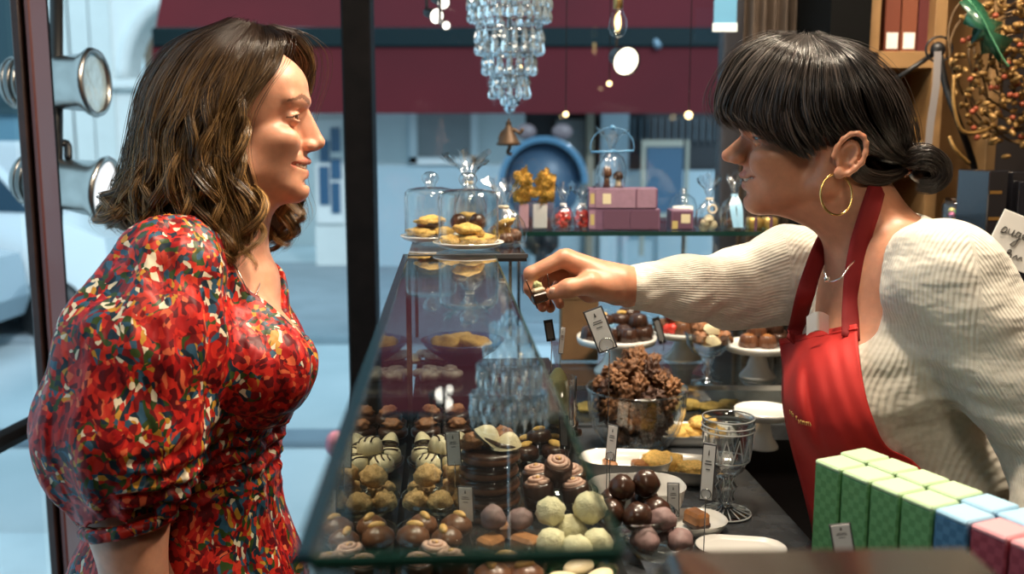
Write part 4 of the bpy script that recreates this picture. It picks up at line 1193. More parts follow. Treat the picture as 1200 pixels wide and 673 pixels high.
# jewellery
gold = pmat('gold', (.90, .60, .22), .18, 1)
ec = P(980, 228, 1.292); an = np.linspace(0, 6.283, 48)[:-1]
MB().tube([ec+np.array([.0205*math.cos(a)*1.0, .006*math.sin(a), .0265*math.sin(a)]) for a in an], .0016, 8, closed=True).obj('hoop_earring', gold, wr)
MB().tube(spl([P(966, 318, 1.29), P(972, 330, 1.275), P(985, 326, 1.265), P(994, 314, 1.272), P(1001, 306, 1.29)], 18), .0012, 6).ell(P(969, 327, 1.275), (.004, .003, .004)).obj('necklace', silver, wr)
shoes(wr, [((hq[0], hq[1]-.1), math.pi), ((hq[0], hq[1]+.1), math.pi-.1)], MATS['black_leather'])

nearR = [
    [(935, 44, .3), (905, 46, 2.0), (872, 62, 3.0), (850, 92, 3.6), (841, 120, 3.8), (846, 140, 4.0), (858, 152, 4.2)],
    [(938, 44, .4), (910, 52, 4.0), (884, 76, 5.2), (866, 108, 5.8), (860, 130, 6.0), (868, 144, 6.2), (882, 155, 6.2)],
    [(942, 44, .5), (922, 58, 5.0), (902, 88, 6.6), (888, 122, 7.0), (888, 142, 7.1), (896, 158, 7.1), (908, 168, 7.0)],
    [(946, 44, .5), (936, 62, 5.8), (924, 96, 7.6), (918, 130, 7.9), (922, 156, 7.8), (934, 176, 7.6), (946, 186, 7.4)],
    [(950, 44, .5), (954, 66, 6.0), (950, 100, 8.0), (950, 128, 8.2), (956, 146, 8.1), (964, 158, 8.0), (968, 170, 7.8)],
    [(954, 44, .5), (974, 66, 5.8), (984, 100, 8.0), (992, 130, 8.2), (1008, 156, 7.4), (1030, 178, 5.4), (1056, 190, 2.2)],
    [(958, 45, .4), (996, 66, 4.8), (1022, 100, 6.6), (1036, 135, 6.4), (1044, 160, 5.0), (1052, 178, 3.2), (1062, 190, 1.4)],
    [(958, 45, .2), (1004, 64, 2.4), (1038, 100, 3.2), (1054, 138, 3.0), (1060, 162, 2.2), (1062, 178, 1.4), (1066, 190, .6)],
    [(958, 45, 0), (1006, 64, 0), (1042, 100, 0), (1058, 140, 0), (1064, 164, 0), (1066, 180, 0), (1068, 190, 0)],
]
nape = [[(1000, 150, 7.0), (1002, 170, 6.8), (1006, 188, 6.4), (1016, 200, 5.6), (1034, 204, 4.0), (1050, 202, 2.6), (1064, 196, 1.0)],
        [(1000, 178, 6.4), (1002, 196, 6.0), (1004, 208, 5.8), (1018, 214, 4.6), (1034, 214, 3.4), (1050, 208, 2.2), (1066, 198, .8)]]
farR = [[(a, b, -c) for a, b, c in g] for g in nearR]
rng = np.random.default_rng(11)
g1 = [guide(FR, 1, g) for g in nearR]; g2 = [guide(FR, 1, g) for g in farR]; g3 = [guide(FR, 1, g) for g in nape]
M = 30
pa = hair_from_guides(g1, 3600, M, rng, (.90, 1.05), wave=.55, wf=1.1, clumps=120, clump=.92, noise=.22)
pb = hair_from_guides(g2, 2400, M, rng, (.90, 1.05), wave=.55, wf=1.1, clumps=70, clump=.8, noise=.26)
pd = hair_from_guides(g3, 700, M, rng, (.94, 1.02), wave=.2, wf=1.2, clumps=20, clump=.4, noise=.25)
pe = hair_from_guides(g1+g2[::-1], 240, M, rng, (1.02, 1.14), wave=.9, wf=1.3, clumps=60, clump=.2, noise=.5)
tail = [[(1058, 188, .5+c), (1070, 176, 1.6+c), (1090, 175, 1.8+c), (1108, 190, 1.5+c), (1110, 208, 1.2+c), (1096, 222, 1.0+c), (1076, 222, .8+c)] for c in (-2.2, -.8, .6, 1.8)]
tail += [[(1058, 192, 1.2), (1066, 196, 2.4), (1082, 194, 2.8), (1098, 200, 2.4), (1100, 212, 2.0), (1088, 218, 1.6), (1074, 214, 1.4)]]
gt = [guide(FR, 1, g) for g in tail]
pt_ = []
for i in range(900):
    u_ = rng.random()*(len(gt)-1.001); a = int(u_); f = u_-a; q = spl(gt[a]*1, M)*(1-f)+spl(gt[a+1], M)*f
    cen = np.array(onplane(FR, 1084, 200, 0, 1)); sc_ = .45+.6*rng.random()**.5
    q = cen+(q-cen)*np.array([sc_, 1, sc_]); q = q+rng.standard_normal((1, 3))*.22; pt_.append(q)
for arr in (pa, pb):
    fr_n = (arr[:, -1, 0] > 7.0)                                     # locks that end over the face
    cutl = np.where(fr_n, 1-.20*rng.random(len(arr))**1.5, 1.0)
    for i in np.nonzero(fr_n)[0]:
        tq = np.linspace(0, cutl[i], M)*(M-1); j = np.minimum(tq.astype(int), M-2); f = (tq-j)[:, None]
        arr[i] = arr[i][j]*(1-f)+arr[i][j+1]*f
paths = np.concatenate([pa, pb, pd, pe, np.array(pt_)]); N_ = len(paths)
W = paths @ FR.A.T+FR.o
r = np.concatenate([np.full(6700, .00062), np.full(240, .00028), np.full(900, .0006)])
V, Q = hair_strands(W, r, rng, FR.pt(1, 0, 3))
caps = MB()
caps.grid(cap_surface(g3+[[q*np.array([1, -1, 1]) for q in g_] for g_ in g3[::-1]], 24, .93) @ FR.A.T+FR.o)
for g in (g1, g2[::-1]): caps.grid((cap_surface(g, 24, .85)[:, :18]) @ FR.A.T+FR.o)
bc = P(1084, 200, 1.37); caps.ell(bc, (.022, .022, .019), nu=16, nv=10)
caps.ell(P(1032, 184, 1.37), (.034, .036, .024), nu=16, nv=10)
Vc = np.concatenate(caps.v)
fq = [(tuple(q) if len(q) == 4 else (q[0], q[1], q[2], q[2])) for q in caps.f]
Qc = np.array([q for q in fq if q[2] != q[3]])
Va, Qa = join([(V, Q), (Vc, Qc)])
hr = mesh_obj('hair', Va, Qa, hair_mat('black_hair', (.006, .0045, .004), (.10, .078, .068), .30, .6), wr, ang=None)
tt = np.ones((1, M))*(rng.random((N_, 1))**2.2)
mesh_split_attr(hr, 'tone', np.concatenate([np.repeat(tt.ravel(), 3), np.zeros(len(Vc))]))
tb = MB(); rt = random.Random(4)
tc0 = P(1056, 190, 1.36)
for i in range(16):
    a = i/16*6.283; tb.ell(tc0+np.array([.006*math.sin(a*2), .017*math.cos(a), .017*math.sin(a)]), (.005,)*3, nu=10, nv=8)
tb.obj('hair_tie', pmat('tortoise', (.16, .05, .02), .25, coat=.6), wr)
# ------------------------------------------------------------------ counter and glass cases
TOPZ, SLAB = 1.33, .95
case_glass = thin_glass('case_glass', (.93, .97, .965), 1.55, 1.25)
top_glass = thin_glass('case_top_glass', (.94, .98, .97), 1.5, 1.25)
edge_glass = pmat('glass_edge_green', (.006, .030, .024), .12, spec=.6)
clear = thin_glass('clear_glass', (.965, .98, .98), 1.5, 1.6, base=.015)
clear_dark = thin_glass('dish_glass', (.90, .93, .92), 1.5, 1.5, base=.02)
crystal = thin_glass('cut_crystal', (.94, .96, .96), 1.5, 2.6, rough=.04, base=.10)
chrome = pmat('chrome', (.62, .63, .64), .15, 1)
stone = pmat('dark_stone', (.050, .054, .060), .22, var=.35, vscale=30, bmp=.05)
def quadL(l0, s0, l1, s1, z0, z1): return None
def boxL(l0, l1, s0, s1, z0, z1, bev=0.0):
    c = L((l0+l1)/2, (s0+s1)/2, (z0+z1)/2)
    return MB().box(c, (abs(l1-l0), abs(s1-s0), abs(z1-z0)), rotm(0, 0, CA), bev)
GL = -.057                                                  # lateral place of the front pane
case = thing('display_case', L(.05, .95, 0), 'tall glass case of chocolates in front of the customer, its top shining with reflections', 'display case')
boxL(GL-.004, GL, .39, 1.475, .70, TOPZ).obj('front_pane', case_glass, case, smooth=False)
tp = boxL(GL, .072, .392, 1.475, TOPZ-.004, TOPZ).obj('top_pane', top_glass, case, smooth=False)
boxL(GL, .072, .387, .392, TOPZ-.006, TOPZ).obj('glass_edge', edge_glass, tp, smooth=False)
boxL(.072, .0745, .39, 1.475, TOPZ-.004, TOPZ).obj('glass_edge', edge_glass, tp, smooth=False)
boxL(GL-.007, GL+.001, .388, 1.475, TOPZ-.004, TOPZ+.002).obj('glass_edge', pmat('blue_green_edge', (.012, .035, .055), .15, spec=.6), tp, smooth=False)
boxL(GL-.002, GL+.004, 1.472, 1.480, .95, TOPZ).obj('corner_joint', chrome, case, smooth=False)
shelf_z = 1.055
boxL(GL+.004, .185, .80, 1.74, shelf_z-.012, shelf_z).obj('shelf', pmat('dark_smoked_shelf', (.015, .017, .018), .12, spec=.6), case, smooth=False)
boxL(GL+.004, .185, 1.475, 1.74, shelf_z, shelf_z+.055).obj('step', MATS['dark_smoked_shelf'], case, smooth=False)
boxL(GL-.02, .09, .70, 1.72, .02, .94).obj('cabinet', pmat('black_lacquer', (.012, .011, .012), .25), case, smooth=False)
boxL(GL-.02, .09, .70, 1.72, .94, 1.043).obj('plinth', dark_wood, case, smooth=False)
# upper glass ledge where the two cloches stand
led = thing('glass_ledge', L(.03, 1.60, TOPZ), 'square glass ledge with bright steel edge under the two glass domes', 'ledge')
boxL(GL, .122, 1.476, 1.75, TOPZ-.006, TOPZ).obj('glass_plate', top_glass, led, smooth=False)
boxL(GL-.001, .124, 1.470, 1.477, TOPZ-.005, TOPZ+.001).obj('front_edge', pmat('dark_steel_edge', (.10, .11, .12), .3, .4), led, smooth=False)
boxL(GL, .122, 1.468, 1.4705, TOPZ-.010, TOPZ-.005).obj('black_seal', blackm, led, smooth=False)  # thin black strip below the ledge's front edge
for l_ in (GL+.004, .115): boxL(l_-.003, l_+.003, 1.742, 1.748, 1.15, TOPZ-.006).obj('support', chrome, led, smooth=False)
# worktop on the staff side, running on to the far case
wt = thing('worktop', L(.28, 1.2, 0), 'dark stone worktop on the staff side carrying goblet and white dishes', 'worktop')
boxL(.095, .506, .55, 1.83, SLAB-.03, SLAB, .003).obj('slab', stone, wt, smooth=False)
boxL(.10, .48, .58, 1.83, .02, SLAB-.03).obj('cabinet', MATS['black_lacquer'], wt, smooth=False)
# far case across the window
FYC = 1.86
xa, xb = P(607, 270, 2.02)[0], P(985, 270, 2.02)[0]
fc = thing('display_case', ((xa+xb)/2, 2.1, 0), 'long glass case along the shop window with gift bags standing on its top', 'display case')
ztop = P(700, 271, 2.02)[2]
MB().box(((xa+xb)/2, 2.20, ztop-.004), (xb-xa, .38, .008)).obj('top_shelf', thin_glass('far_top_glass', (.86, .95, .95), 1.55, 1.2), fc, smooth=False)
MB().box(((xa+xb)/2, 2.008, ztop-.004), (xb-xa, .006, .009)).obj('shelf_edge', edge_glass, fc, smooth=False)
ft = P(700, 452, FYC)[2]
fxa, fxb = P(655, 450, FYC)[0], P(1000, 450, FYC)[0]
MB().box(((fxa+fxb)/2, FYC+.23, ft-.004), (fxb-fxa, .46, .008)).obj('lower_shelf', clear_dark, fc, smooth=False)
MB().box(((fxa+fxb)/2, FYC-.002, ft-.004), (fxb-fxa, .005, .010)).obj('shelf_edge', chrome, fc, smooth=False)
MB().box(((fxa+fxb)/2, FYC+.02, (ft+SLAB)/2), (fxb-fxa, .004, ft-SLAB)).obj('front_pane', clear_dark, fc, smooth=False)
MB().box(((fxa+fxb)/2, FYC+.27, SLAB-.015), (fxb-fxa+.2, .54, .03)).obj('deck', stone, fc, smooth=False)
MB().box(((fxa+fxb)/2, FYC+.29, (SLAB-.03)/2+.01), (fxb-fxa+.1, .50, SLAB-.05)).obj('cabinet', MATS['black_lacquer'], fc, smooth=False)
for x in (xa+.004, xb-.004, P(800, 300, 2.36)[0]):
    MB().box((x, 2.36, (ztop+SLAB)/2), (.008, .008, ztop-SLAB)).obj('upright', chrome, fc, smooth=False)
# sloping blue glass lids inside the far case, catching the street
MB().box(((xa+xb)/2, 2.34, (ztop+ft)/2+.01), (xb-xa-.02, .005, ztop-ft-.05)).obj('rear_pane', clear, fc, smooth=False)
MB().box(((xa+xb)/2, 2.2, ztop-.135), (xb-xa-.02, .26, .006)).obj('mid_shelf', clear_dark, fc, smooth=False)

# ------------------------------------------------------------------ vessels
white = pmat('white_porcelain', (.78, .77, .73), .18, coat=.4)
def glass_dish(c, r, h, label, mat=None, name='glass_dish'):
    pr = [(0, .002), (r*.55, .002), (r*.80, h*.25), (r*.96, h*.7), (r, h), (r*.965, h), (r*.93, h*.7), (r*.77, h*.29), (r*.5, .006), (0, .006)]
    o = MB().lathe(pr, c, 40).obj(name, mat or clear_dark, origin=c)
    return tag(o, label, 'dish')
def cake_stand(c, r, h, label):
    t = thing('cake_stand', c, label, 'cake stand')
    MB().lathe([(0, h-.012), (r*.9, h-.010), (r*.98, h-.014), (r, h-.004), (r*.99, h), (r*.95, h-.003), (0, h-.004)], c, 40).obj('plate', white, t)
    MB().lathe([(0, 0), (r*.56, 0), (r*.55, .004), (r*.34, h*.3), (r*.25, h*.6), (r*.30, h-.011), (0, h-.011)], c, 32).obj('foot', white, t)
    return t
def rrect(w, d, r, n=6):
    pts = []
    for (sx, sy, a0) in ((1, 1, 0), (-1, 1, 90), (-1, -1, 180), (1, -1, 270)):
        for k in range(n+1):
            a = rad(a0+90*k/n); pts.append((sx*(w/2-r)+r*math.cos(a), sy*(d/2-r)+r*math.sin(a)))
    return np.array(pts)
def white_dish(c, w, d, h, r, label, rz=0.0, cat='dish', name='white_dish'):
    g = []
    o_ = rrect(w, d, r)
    for sc_, z in ((0, .002), (.6, .001), (.80, .0015), (.93, h*.5), (1, h), (1.015, h*1.01), (.985, h), (.90, h*.55), (.76, .006), (.5, .005), (0, .005)):
        g.append([(x*sc_, y*sc_, z) for x, y in o_])
    g = np.array(g).transpose(1, 0, 2) @ rotm(0, 0, rz).T+np.asarray(c)
    o = MB().grid(g, closed_u=True).obj(name, white, origin=c)
    return tag(o, label, cat)

# ------------------------------------------------------------------ sweets: one mesh of each kind, then copies
choc = pmat('dark_chocolate', (.040, .017, .010), .28, var=.25, vscale=40, spec=.5, coat=.15)
milk = pmat('milk_chocolate', (.135, .055, .026), .34, var=.2, vscale=50, coat=.1)
caramel = pmat('caramel', (.34, .145, .050), .35, var=.25, vscale=60)
ivory = pmat('white_chocolate', (.72, .62, .40), .38, var=.06, vscale=50)
nut = pmat('toasted_nut', (.40, .22, .10), .55, var=.35, vscale=220, bmp=.5, bscale=300, bdist=.002)
crumb = pmat('biscuit_crumb', (.52, .32, .13), .75, var=.35, vscale=260, bmp=.7, bscale=420, bdist=.002)
walnut = pmat('walnut', (.30, .13, .055), .5, var=.4, vscale=180, bmp=.6, bscale=260, bdist=.003)
granola = pmat('brown_nut_cluster', (.17, .075, .030), .5, var=.55, vscale=150, bmp=.8, bscale=260, bdist=.003)
dark_gran = pmat('dark_nut_cluster', (.060, .024, .012), .45, var=.5, vscale=150, bmp=.8, bscale=260, bdist=.003)
tan_gran = pmat('tan_nut_cluster', (.24, .11, .045), .55, var=.45, vscale=170, bmp=.8, bscale=260, bdist=.003)
mauve = pmat('mauve_cocoa', (.20, .125, .12), .6, var=.2, vscale=120)
pale_cream = pmat('pale_cream_truffle', (.72, .66, .42), .75, var=.08, vscale=200, bmp=.8, bscale=330, bdist=.0025)
grey_shell = pmat('grey_marbled_shell', (.30, .27, .23), .35, var=.35, vscale=90)
pink_sw = pmat('pink_cream_swirl', (.58, .36, .28), .5, var=.2, vscale=150)
yellow = pmat('golden_crumble', (.70, .44, .12), .7, var=.3, vscale=240, bmp=.6, bscale=300, bdist=.003)
redc = pmat('red_sweet', (.62, .045, .03), .3, var=.3, vscale=200)
green_p = pmat('pale_green_marzipan', (.44, .46, .22), .6, var=.15, vscale=60)
almond = pmat('almond', (.62, .36, .12), .4, var=.2, vscale=200)
def lump(r, seed, amp=.25, fr_=2.0, sq=(1, 1, 1), sub=3):
    bm = bmesh.new(); bmesh.ops.create_icosphere(bm, subdivisions=sub, radius=1.0)
    off = Vector((seed*7.13, seed*3.7, seed*1.9)); v = []
    for q in bm.verts:
        d = q.co.normalized(); n = mnoise.noise(d*fr_+off)+.5*mnoise.noise(d*fr_*2.3+off)+.25*mnoise.noise(d*fr_*5+off)
        v.append(np.array(d)*(1+amp*n)*r*np.array(sq))
    bm.verts.index_update(); f = [tuple(x.index for x in fc_.verts) for fc_ in bm.faces]; bm.free()
    return np.array(v), f
PROTO = {}
def proto(kind):
    """the first of a kind is built with its parts; it stays as the first piece placed"""
    o0 = (0, 0, 0); m = MB()
    if kind == 'striped':
        o = thing('bonbon', o0, '', None)
        pr = [(0, 0), (.016, 0), (.0175, .003), (.0165, .013), (.013, .018), (.007, .0205), (0, .021)]
        m.lathe(pr, n=28); m.obj('shell', ivory, o, ang=None)
        for k in (-1, 0, 1):
            pth = [(k*.0085+math.sin(t)*.001, y, .0214-17.0*(y*y+(k*.0085)**2)) for t, y in zip(np.linspace(0, 6, 12), np.linspace(-.0125, .0125, 12))]
            MB().tube([(a, b, max(c_, .006)) for a, b, c_ in pth], .0013, 6).obj('drizzle', choc, o)
    elif kind == 'shellwhite':
        o = thing('bonbon', o0, '', None)
        m.grid([[((.019)*math.cos(a)*k, .013*math.sin(a)*k, .017*(1-k*k)+.002+.004*math.cos(a)*k) for k in np.linspace(0, 1, 7)] for a in np.linspace(0, 6.283, 24, endpoint=False)], closed_u=True).obj('shell', ivory, o)
        MB().ell((0, 0, .004), (.0175, .0125, .0055)).obj('base', choc, o)
    elif kind == 'walnutdisc':
        o = thing('bonbon', o0, '', None)
        m.lathe([(0, 0), (.019, 0), (.021, .003), (.021, .009), (.018, .012), (0, .0125)], n=28).obj('base', choc, o)
        v, f = lump(.0130, 3, .40, 3.2, (1.15, .85, .62)); MB().add(v+(0, 0, .017), f).obj('walnut', walnut, o)
    elif kind == 'cluster':
        v, f = lump(.019, 5, .34, 2.6, (1, .85, .8), 3); o = m.add(v+(0, 0, .014), f).obj('nut_cluster', crumb, origin=o0, ang=None)
    elif kind == 'almondheart':
        o = thing('praline', o0, '', None)
        m.lathe([(0, 0), (.017, 0), (.021, .006), (.019, .014), (.011, .021), (0, .024)], n=24).obj('base', milk, o)
        MB().ell((0, .004, .022), (.011, .0055, .0055), rotm(.5, 0, .2)).obj('almond', almond, o)
    elif kind == 'darkcup':
        o = thing('moulded_chocolate', o0, '', None)
        m.lathe([(0, 0), (.016, 0), (.0185, .002), (.0150, .020), (.0125, .0225), (0, .022)], n=48, flute=12, famp=.045, fz=lambda z: 1 if .001 < z < .0215 else .3).obj('shell', choc, o, ang=None)
        MB().lathe([(.004, .0222), (.0075, .0240), (.011, .0225)], n=24).obj('ridge', choc, o)
    elif kind == 'milkcup':
        o = thing('moulded_chocolate', o0, '', None)
        m.lathe([(0, 0), (.015, 0), (.0170, .002), (.0135, .018), (.011, .0205), (0, .0200)], n=48, flute=11, famp=.05, fz=lambda z: 1 if .001 < z < .0195 else .3).obj('shell', milk, o, ang=None)
        MB().lathe([(0, .0205), (.004, .0225), (.009, .0200)], n=24).obj('cap', caramel, o)
    elif kind == 'truffle':
        v, f = lump(.0185, 8, .10, 2.0); o = m.add(v+(0, 0, .0175), f).obj('truffle', choc, origin=o0, ang=None)
    elif kind == 'whitetruffle':
        v, f = lump(.0200, 9, .16, 3.0); o = m.add(v+(0, 0, .0185), f).obj('truffle', pale_cream, origin=o0, ang=None)
    elif kind == 'mauve':
        v, f = lump(.0180, 12, .18, 1.6, (1, .85, .8)); o = m.add(v+(0, 0, .014), f).obj('truffle', mauve, origin=o0, ang=None)
    elif kind == 'swirl':
        o = thing('praline', o0, '', None)
        m.lathe([(0, 0), (.016, 0), (.0175, .002), (.0180, .026), (.0165, .029), (0, .029)], n=30).obj('cup', choc, o)
        sw = [((.0125-t*.0017)*math.cos(t*2.2), (.0125-t*.0017)*math.sin(t*2.2), .0300+t*.0009) for t in np.linspace(0, 6.5, 40)]
        MB().tube(sw, np.linspace(.0036, .0018, 40), 8).lathe([(0, .033), (.0145, .030), (.0145, .0285), (0, .0285)], n=24).obj('cream', pink_sw, o)
        MB().ell((.002, 0, .035), (.004, .003, .0025)).obj('nut', almond, o)
    elif kind == 'caramelbar':
        o = thing('praline', o0, '', None)
        m.box((0, 0, .011), (.034, .024, .022), bev=.004).obj('centre', caramel, o, ang=30)
        MB().box((0, 0, .0045), (.0355, .0255, .009), bev=.003).obj('coating', choc, o, ang=30)
    elif kind == 'paleoval':
        o = thing('bonbon', o0, '', None)
        m.ell((0, 0, .007), (.021, .012, .008)).obj('top', ivory, o); MB().ell((0, 0, .004), (.0215, .0125, .0045)).obj('base', choc, o)
    elif kind == 'shell':
        o = thing('bonbon', o0, '', None)
        sp = [((.012-.0013*t)*math.cos(t*1.5)-.002*t, (.012-.0013*t)*math.sin(t*1.5), .008+.0006*t) for t in np.linspace(0, 7, 40)]
        m.tube(sp, np.linspace(.0085, .0025, 40), 10).obj('whorl', grey_shell, o)
    elif kind == 'darkdisc':
        o = thing('chocolate_disc', o0, '', None)
        m.lathe([(0, 0), (.030, 0), (.032, .003), (.032, .009), (.029, .012), (0, .0125)], n=36).obj('disc', choc, o)
        MB().lathe([(.0322, .002), (.0335, .005), (.0322, .008)], n=36).obj('rim', milk, o)
    elif kind == 'almondcup':
        o = thing('praline', o0, '', None)
        m.lathe([(0, 0), (.017, 0), (.019, .003), (.0175, .014), (.012, .017), (0, .0175)], n=28).obj('base', choc, o)
        MB().ell((0, 0, .0185), (.0105, .0065, .0045), rotm(.2, .2, .4)).obj('almond', yellow, o)
    elif kind == 'cookie':
        v, f = lump(.026, 4, .35, 2.2, (1, 1, .42)); o = m.add(v+(0, 0, .009), f).obj('cookie', yellow, origin=o0, ang=None)
    elif kind == 'chococookie':
        o = thing('cookie', o0, '', None)
        v, f = lump(.030, 6, .32, 2.2, (1.1, .9, .40)); m.add(v+(0, 0, .015), f).obj('crumble', yellow, o, ang=None)
        v, f = lump(.030, 7, .12, 2.2, (1.1, .9, .34)); MB().add(v+(0, 0, .008), f).obj('base', choc, o, ang=None)
    elif kind.startswith('granola'):
        k = int(kind[-1]); o = m.add(*lump(.0165, 21+k*5, .75, 3.1, (1.2, .95, .75), 4)).obj('nut_cluster', (granola, dark_gran, tan_gran)[k], origin=o0, ang=None)
    elif kind == 'redsweet':
        v, f = lump(.0065, 2, .3, 1.5); o = m.add(v+(0, 0, .006), f).obj('sweet', redc, origin=o0, ang=None)
    elif kind == 'nutlump':
        v, f = lump(.014, 14, .6, 2.0, (1, .9, .8)); o = m.add(v+(0, 0, .011), f).obj('nut_cluster', walnut, origin=o0, ang=None)
    return o
USED = set()
def put(kind, loc, rot=(0, 0, 0), s=1.0, cat='chocolate'):
    if kind not in PROTO: PROTO[kind] = proto(kind)
    if kind not in USED:
        o = PROTO[kind]; USED.add(kind)
        o.location = [float(a) for a in loc]; o.rotation_euler = rot; o.scale = (s, s, s)
    else:
        o = copy_tree(PROTO[kind], loc=loc, rot=rot, sc3=s)
    o['category'] = cat
    return o
RN = random.Random(17)
def pile(kind, c, offs, s=1.0, tilt=.15, cat='chocolate'):
    """offs: (right cm, back cm, up cm) from the dish middle"""
    out = []
    for (a, b, u) in offs:
        p = np.asarray(c)+CR*a*.01+CS*b*.01+np.array([0, 0, u*.01])
        t = tilt if u > .8 else tilt*.4
        out.append(put(kind, p, (RN.uniform(-t, t), RN.uniform(-t, t), RN.uniform(0, 6.28)), s*RN.uniform(.94, 1.06), cat))
    return out
def ring(n, r, up, ph=0.0): return [(r*math.cos(6.283*i/n+ph), r*math.sin(6.283*i/n+ph), up) for i in range(n)]
# ------------------------------------------------------------------ dishes inside the customer's case
def dish_at(px_, py_, z, r, h, label, mat=None):
    c = PZ(px_, py_, z); return glass_dish(c, r, h, label, mat), c
_, c = dish_at(516, 552, shelf_z, .045, .018, 'small glass dish of white striped bonbons by the front pane')
number_layers(pile('striped', c+(0, 0, .006), [(-1.6, -2.2, .4), (1.9, -1.6, .4), (-2.4, 1.6, .4), (1.8, 1.9, .4), (.1, .2, 2.1)]), 'white bonbon with dark stripes, glass dish by the front pane', c[2]+.018, 'striped white bonbons')
number(pile('shellwhite', c+(0, 0, .006), [(-2.2, 3.4, 2.0), (2.6, 3.2, 1.9)], tilt=.5), 'curved white shell bonbon leaning on striped bonbons', 'white shell bonbons')
_, c = dish_at(518, 512, shelf_z, .047, .018, 'glass dish of walnut chocolates behind the striped bonbons')
number_layers(pile('walnutdisc', c+(0, 0, .006), [(-2.4, -2.0, .3), (2.2, -2.0, .3), (-2.3, 2.2, .3), (2.3, 2.3, .3), (-1.7, .2, 1.9), (2.2, .3, 1.9)]), 'dark disc topped with walnut, behind the striped bonbons', c[2]+.018, 'walnut chocolates')
_, c = dish_at(514, 601, shelf_z, .045, .022, 'glass dish of tan nut clusters under the striped bonbons')
number_layers(pile('cluster', c+(0, 0, .006), [(-2.6, -1.8, .5), (.2, -2.4, .5), (2.8, -1.5, .5), (-2.0, 2.2, .6), (1.9, 2.3, .6), (-1.2, .2, 3.0), (1.8, .4, 3.2)], .82, .5), 'rough tan nut cluster, dish below the striped bonbons', c[2]+.03, 'tan nut clusters')
_, c = dish_at(508, 645, shelf_z, .042, .024, 'glass dish of almond-topped pralines low in the case')
number_layers(pile('almondheart', c+(0, 0, .008), [(-2.2, -1.2, .6), (1.5, -1.9, .6), (2.5, 1.4, .6), (-1.2, 2.0, .6)], .88, .3), 'brown praline topped with an orange almond', c[2]+.03, 'almond pralines')
c = PZ(512, 444, shelf_z+.056)
number(pile('shell', c, [(-2.6, -1, .1), (-.2, -1.6, .1), (2.4, -.8, .1), (-1.4, 1.8, .1), (1.5, 2, .1)], 1.0), 'grey marbled spiral shell chocolate on the upper step', 'grey spiral shells')
c = PZ(506, 428, shelf_z+.056)
number(pile('paleoval', c, [(-3.0, 2, .1), (0, 3.5, .1), (2.4, 1.6, .1), (-1, 5.6, .1)], 1.0), 'pale cream oval bonbon on the upper step', 'pale oval bonbons')
# blue bowl with yellow fruit jellies beyond the upper step
bc = PZ(542, 425, shelf_z+.056)
bl = thing('blue_bowl', bc, 'wide blue glazed bowl at the far end inside the tall case', 'bowl')
MB().lathe([(0, 0), (.03, 0), (.032, .006), (.06, .025), (.075, .042), (.071, .043), (.055, .026), (0, .012)], bc, 40).obj('bowl', pmat('blue_glaze', (.03, .10, .24), .12, coat=.6), bl)
number([put('cookie', bc+(x, y, .028+z), (.1, .1, i), 1.1, 'biscuit') for i, (x, y, z) in enumerate(((-.025, -.01, 0), (.022, -.012, .002), (0, .02, .0)))], 'golden biscuit in the blue bowl', 'biscuits in the blue bowl')
# stack of dark discs in the middle, topped with mixed pieces
c = PZ(574, 604, shelf_z)
discs = [put('darkdisc', c+(RN.uniform(-.002, .002), RN.uniform(-.002, .002), k*.0175), (0, 0, RN.uniform(0, 6)), 1.08) for k in range(5)]
for o, w_ in zip(discs, ('lowest', 'second from bottom', 'middle one', 'fourth from bottom', 'topmost')): o['label'] = 'dark chocolate disc in the central stack, '+w_; o['group'] = 'stack of dark chocolate discs'
for k in range(4):
    tag(MB().lathe([(.036, .0), (.038, .002), (.036, .004), (.0, .0035), (0, .0005)], c+(0, 0, .0137+k*.0175), 36).obj('glass_plate', clear_dark, origin=c+(0, 0, .0137+k*.0175)), 'clear plate between dark discs, %s from bottom' % ('first', 'second', 'third', 'fourth')[k], 'plate', 'clear plates between the discs')
ct_ = c+(0, 0, .0175*4+.014)
number(pile('nutlump', ct_, [(-2.2, -.8, .0), (-.6, 1.6, .0), (1.6, 1.2, .0)], 1.0, .4), 'brown nut cluster on the dark disc stack', 'nut clusters on the disc stack')
number(pile('shellwhite', ct_, [(-.4, -.9, 1.0), (1.9, -1.0, .2)], 1.0, .5), 'cream shell chocolate atop the dark disc stack', 'cream shells on the disc stack')
# almond cups to the right of the stack
_, c = dish_at(632, 540, shelf_z, .045, .022, 'glass dish of dark cups with yellow almonds behind the stack')
number_layers(pile('almondcup', c+(0, 0, .006), [(-2.2, -1.8, .4), (2, -1.6, .4), (-2, 2, .4), (2.2, 2.1, .4), (0, 0, 2.2)], 1.0), 'dark praline with a yellow almond', c[2]+.018, 'almond cups')
_, c = dish_at(655, 598, shelf_z, .048, .026, 'glass dish of dark cylinder pralines with pink cream')
number_layers(pile('swirl', c+(0, 0, .006), [(-2.4, -1.2, .4), (2.2, -1.6, .4), (-2.4, 2.4, .8), (2.0, 2.3, .8), (-.2, .4, 3.0)], 1.0, .5), 'dark cylinder praline with pink cream swirl', c[2]+.025, 'cream swirl pralines')
_, c = dish_at(594, 655, shelf_z, .040, .026, 'glass dish of brown caramel pralines at the middle front')
number_layers(pile('caramelbar', c+(0, 0, .008), [(-2, -1.2, .4), (1.9, -1.4, .4), (0, 1.9, .5)], .9, .3)+pile('mauve', c+(0, 0, .008), [(-1.4, .6, 2.4), (1.6, .5, 2.2)], .85), 'brown or mauve praline in the middle front dish', c[2]+.02, 'caramel pralines')
_, c = dish_at(672, 658, shelf_z, .046, .022, 'green-tinged glass dish of round white truffles', thin_glass('green_glass', (.62, .82, .66), 1.5, 1.5, base=.02))
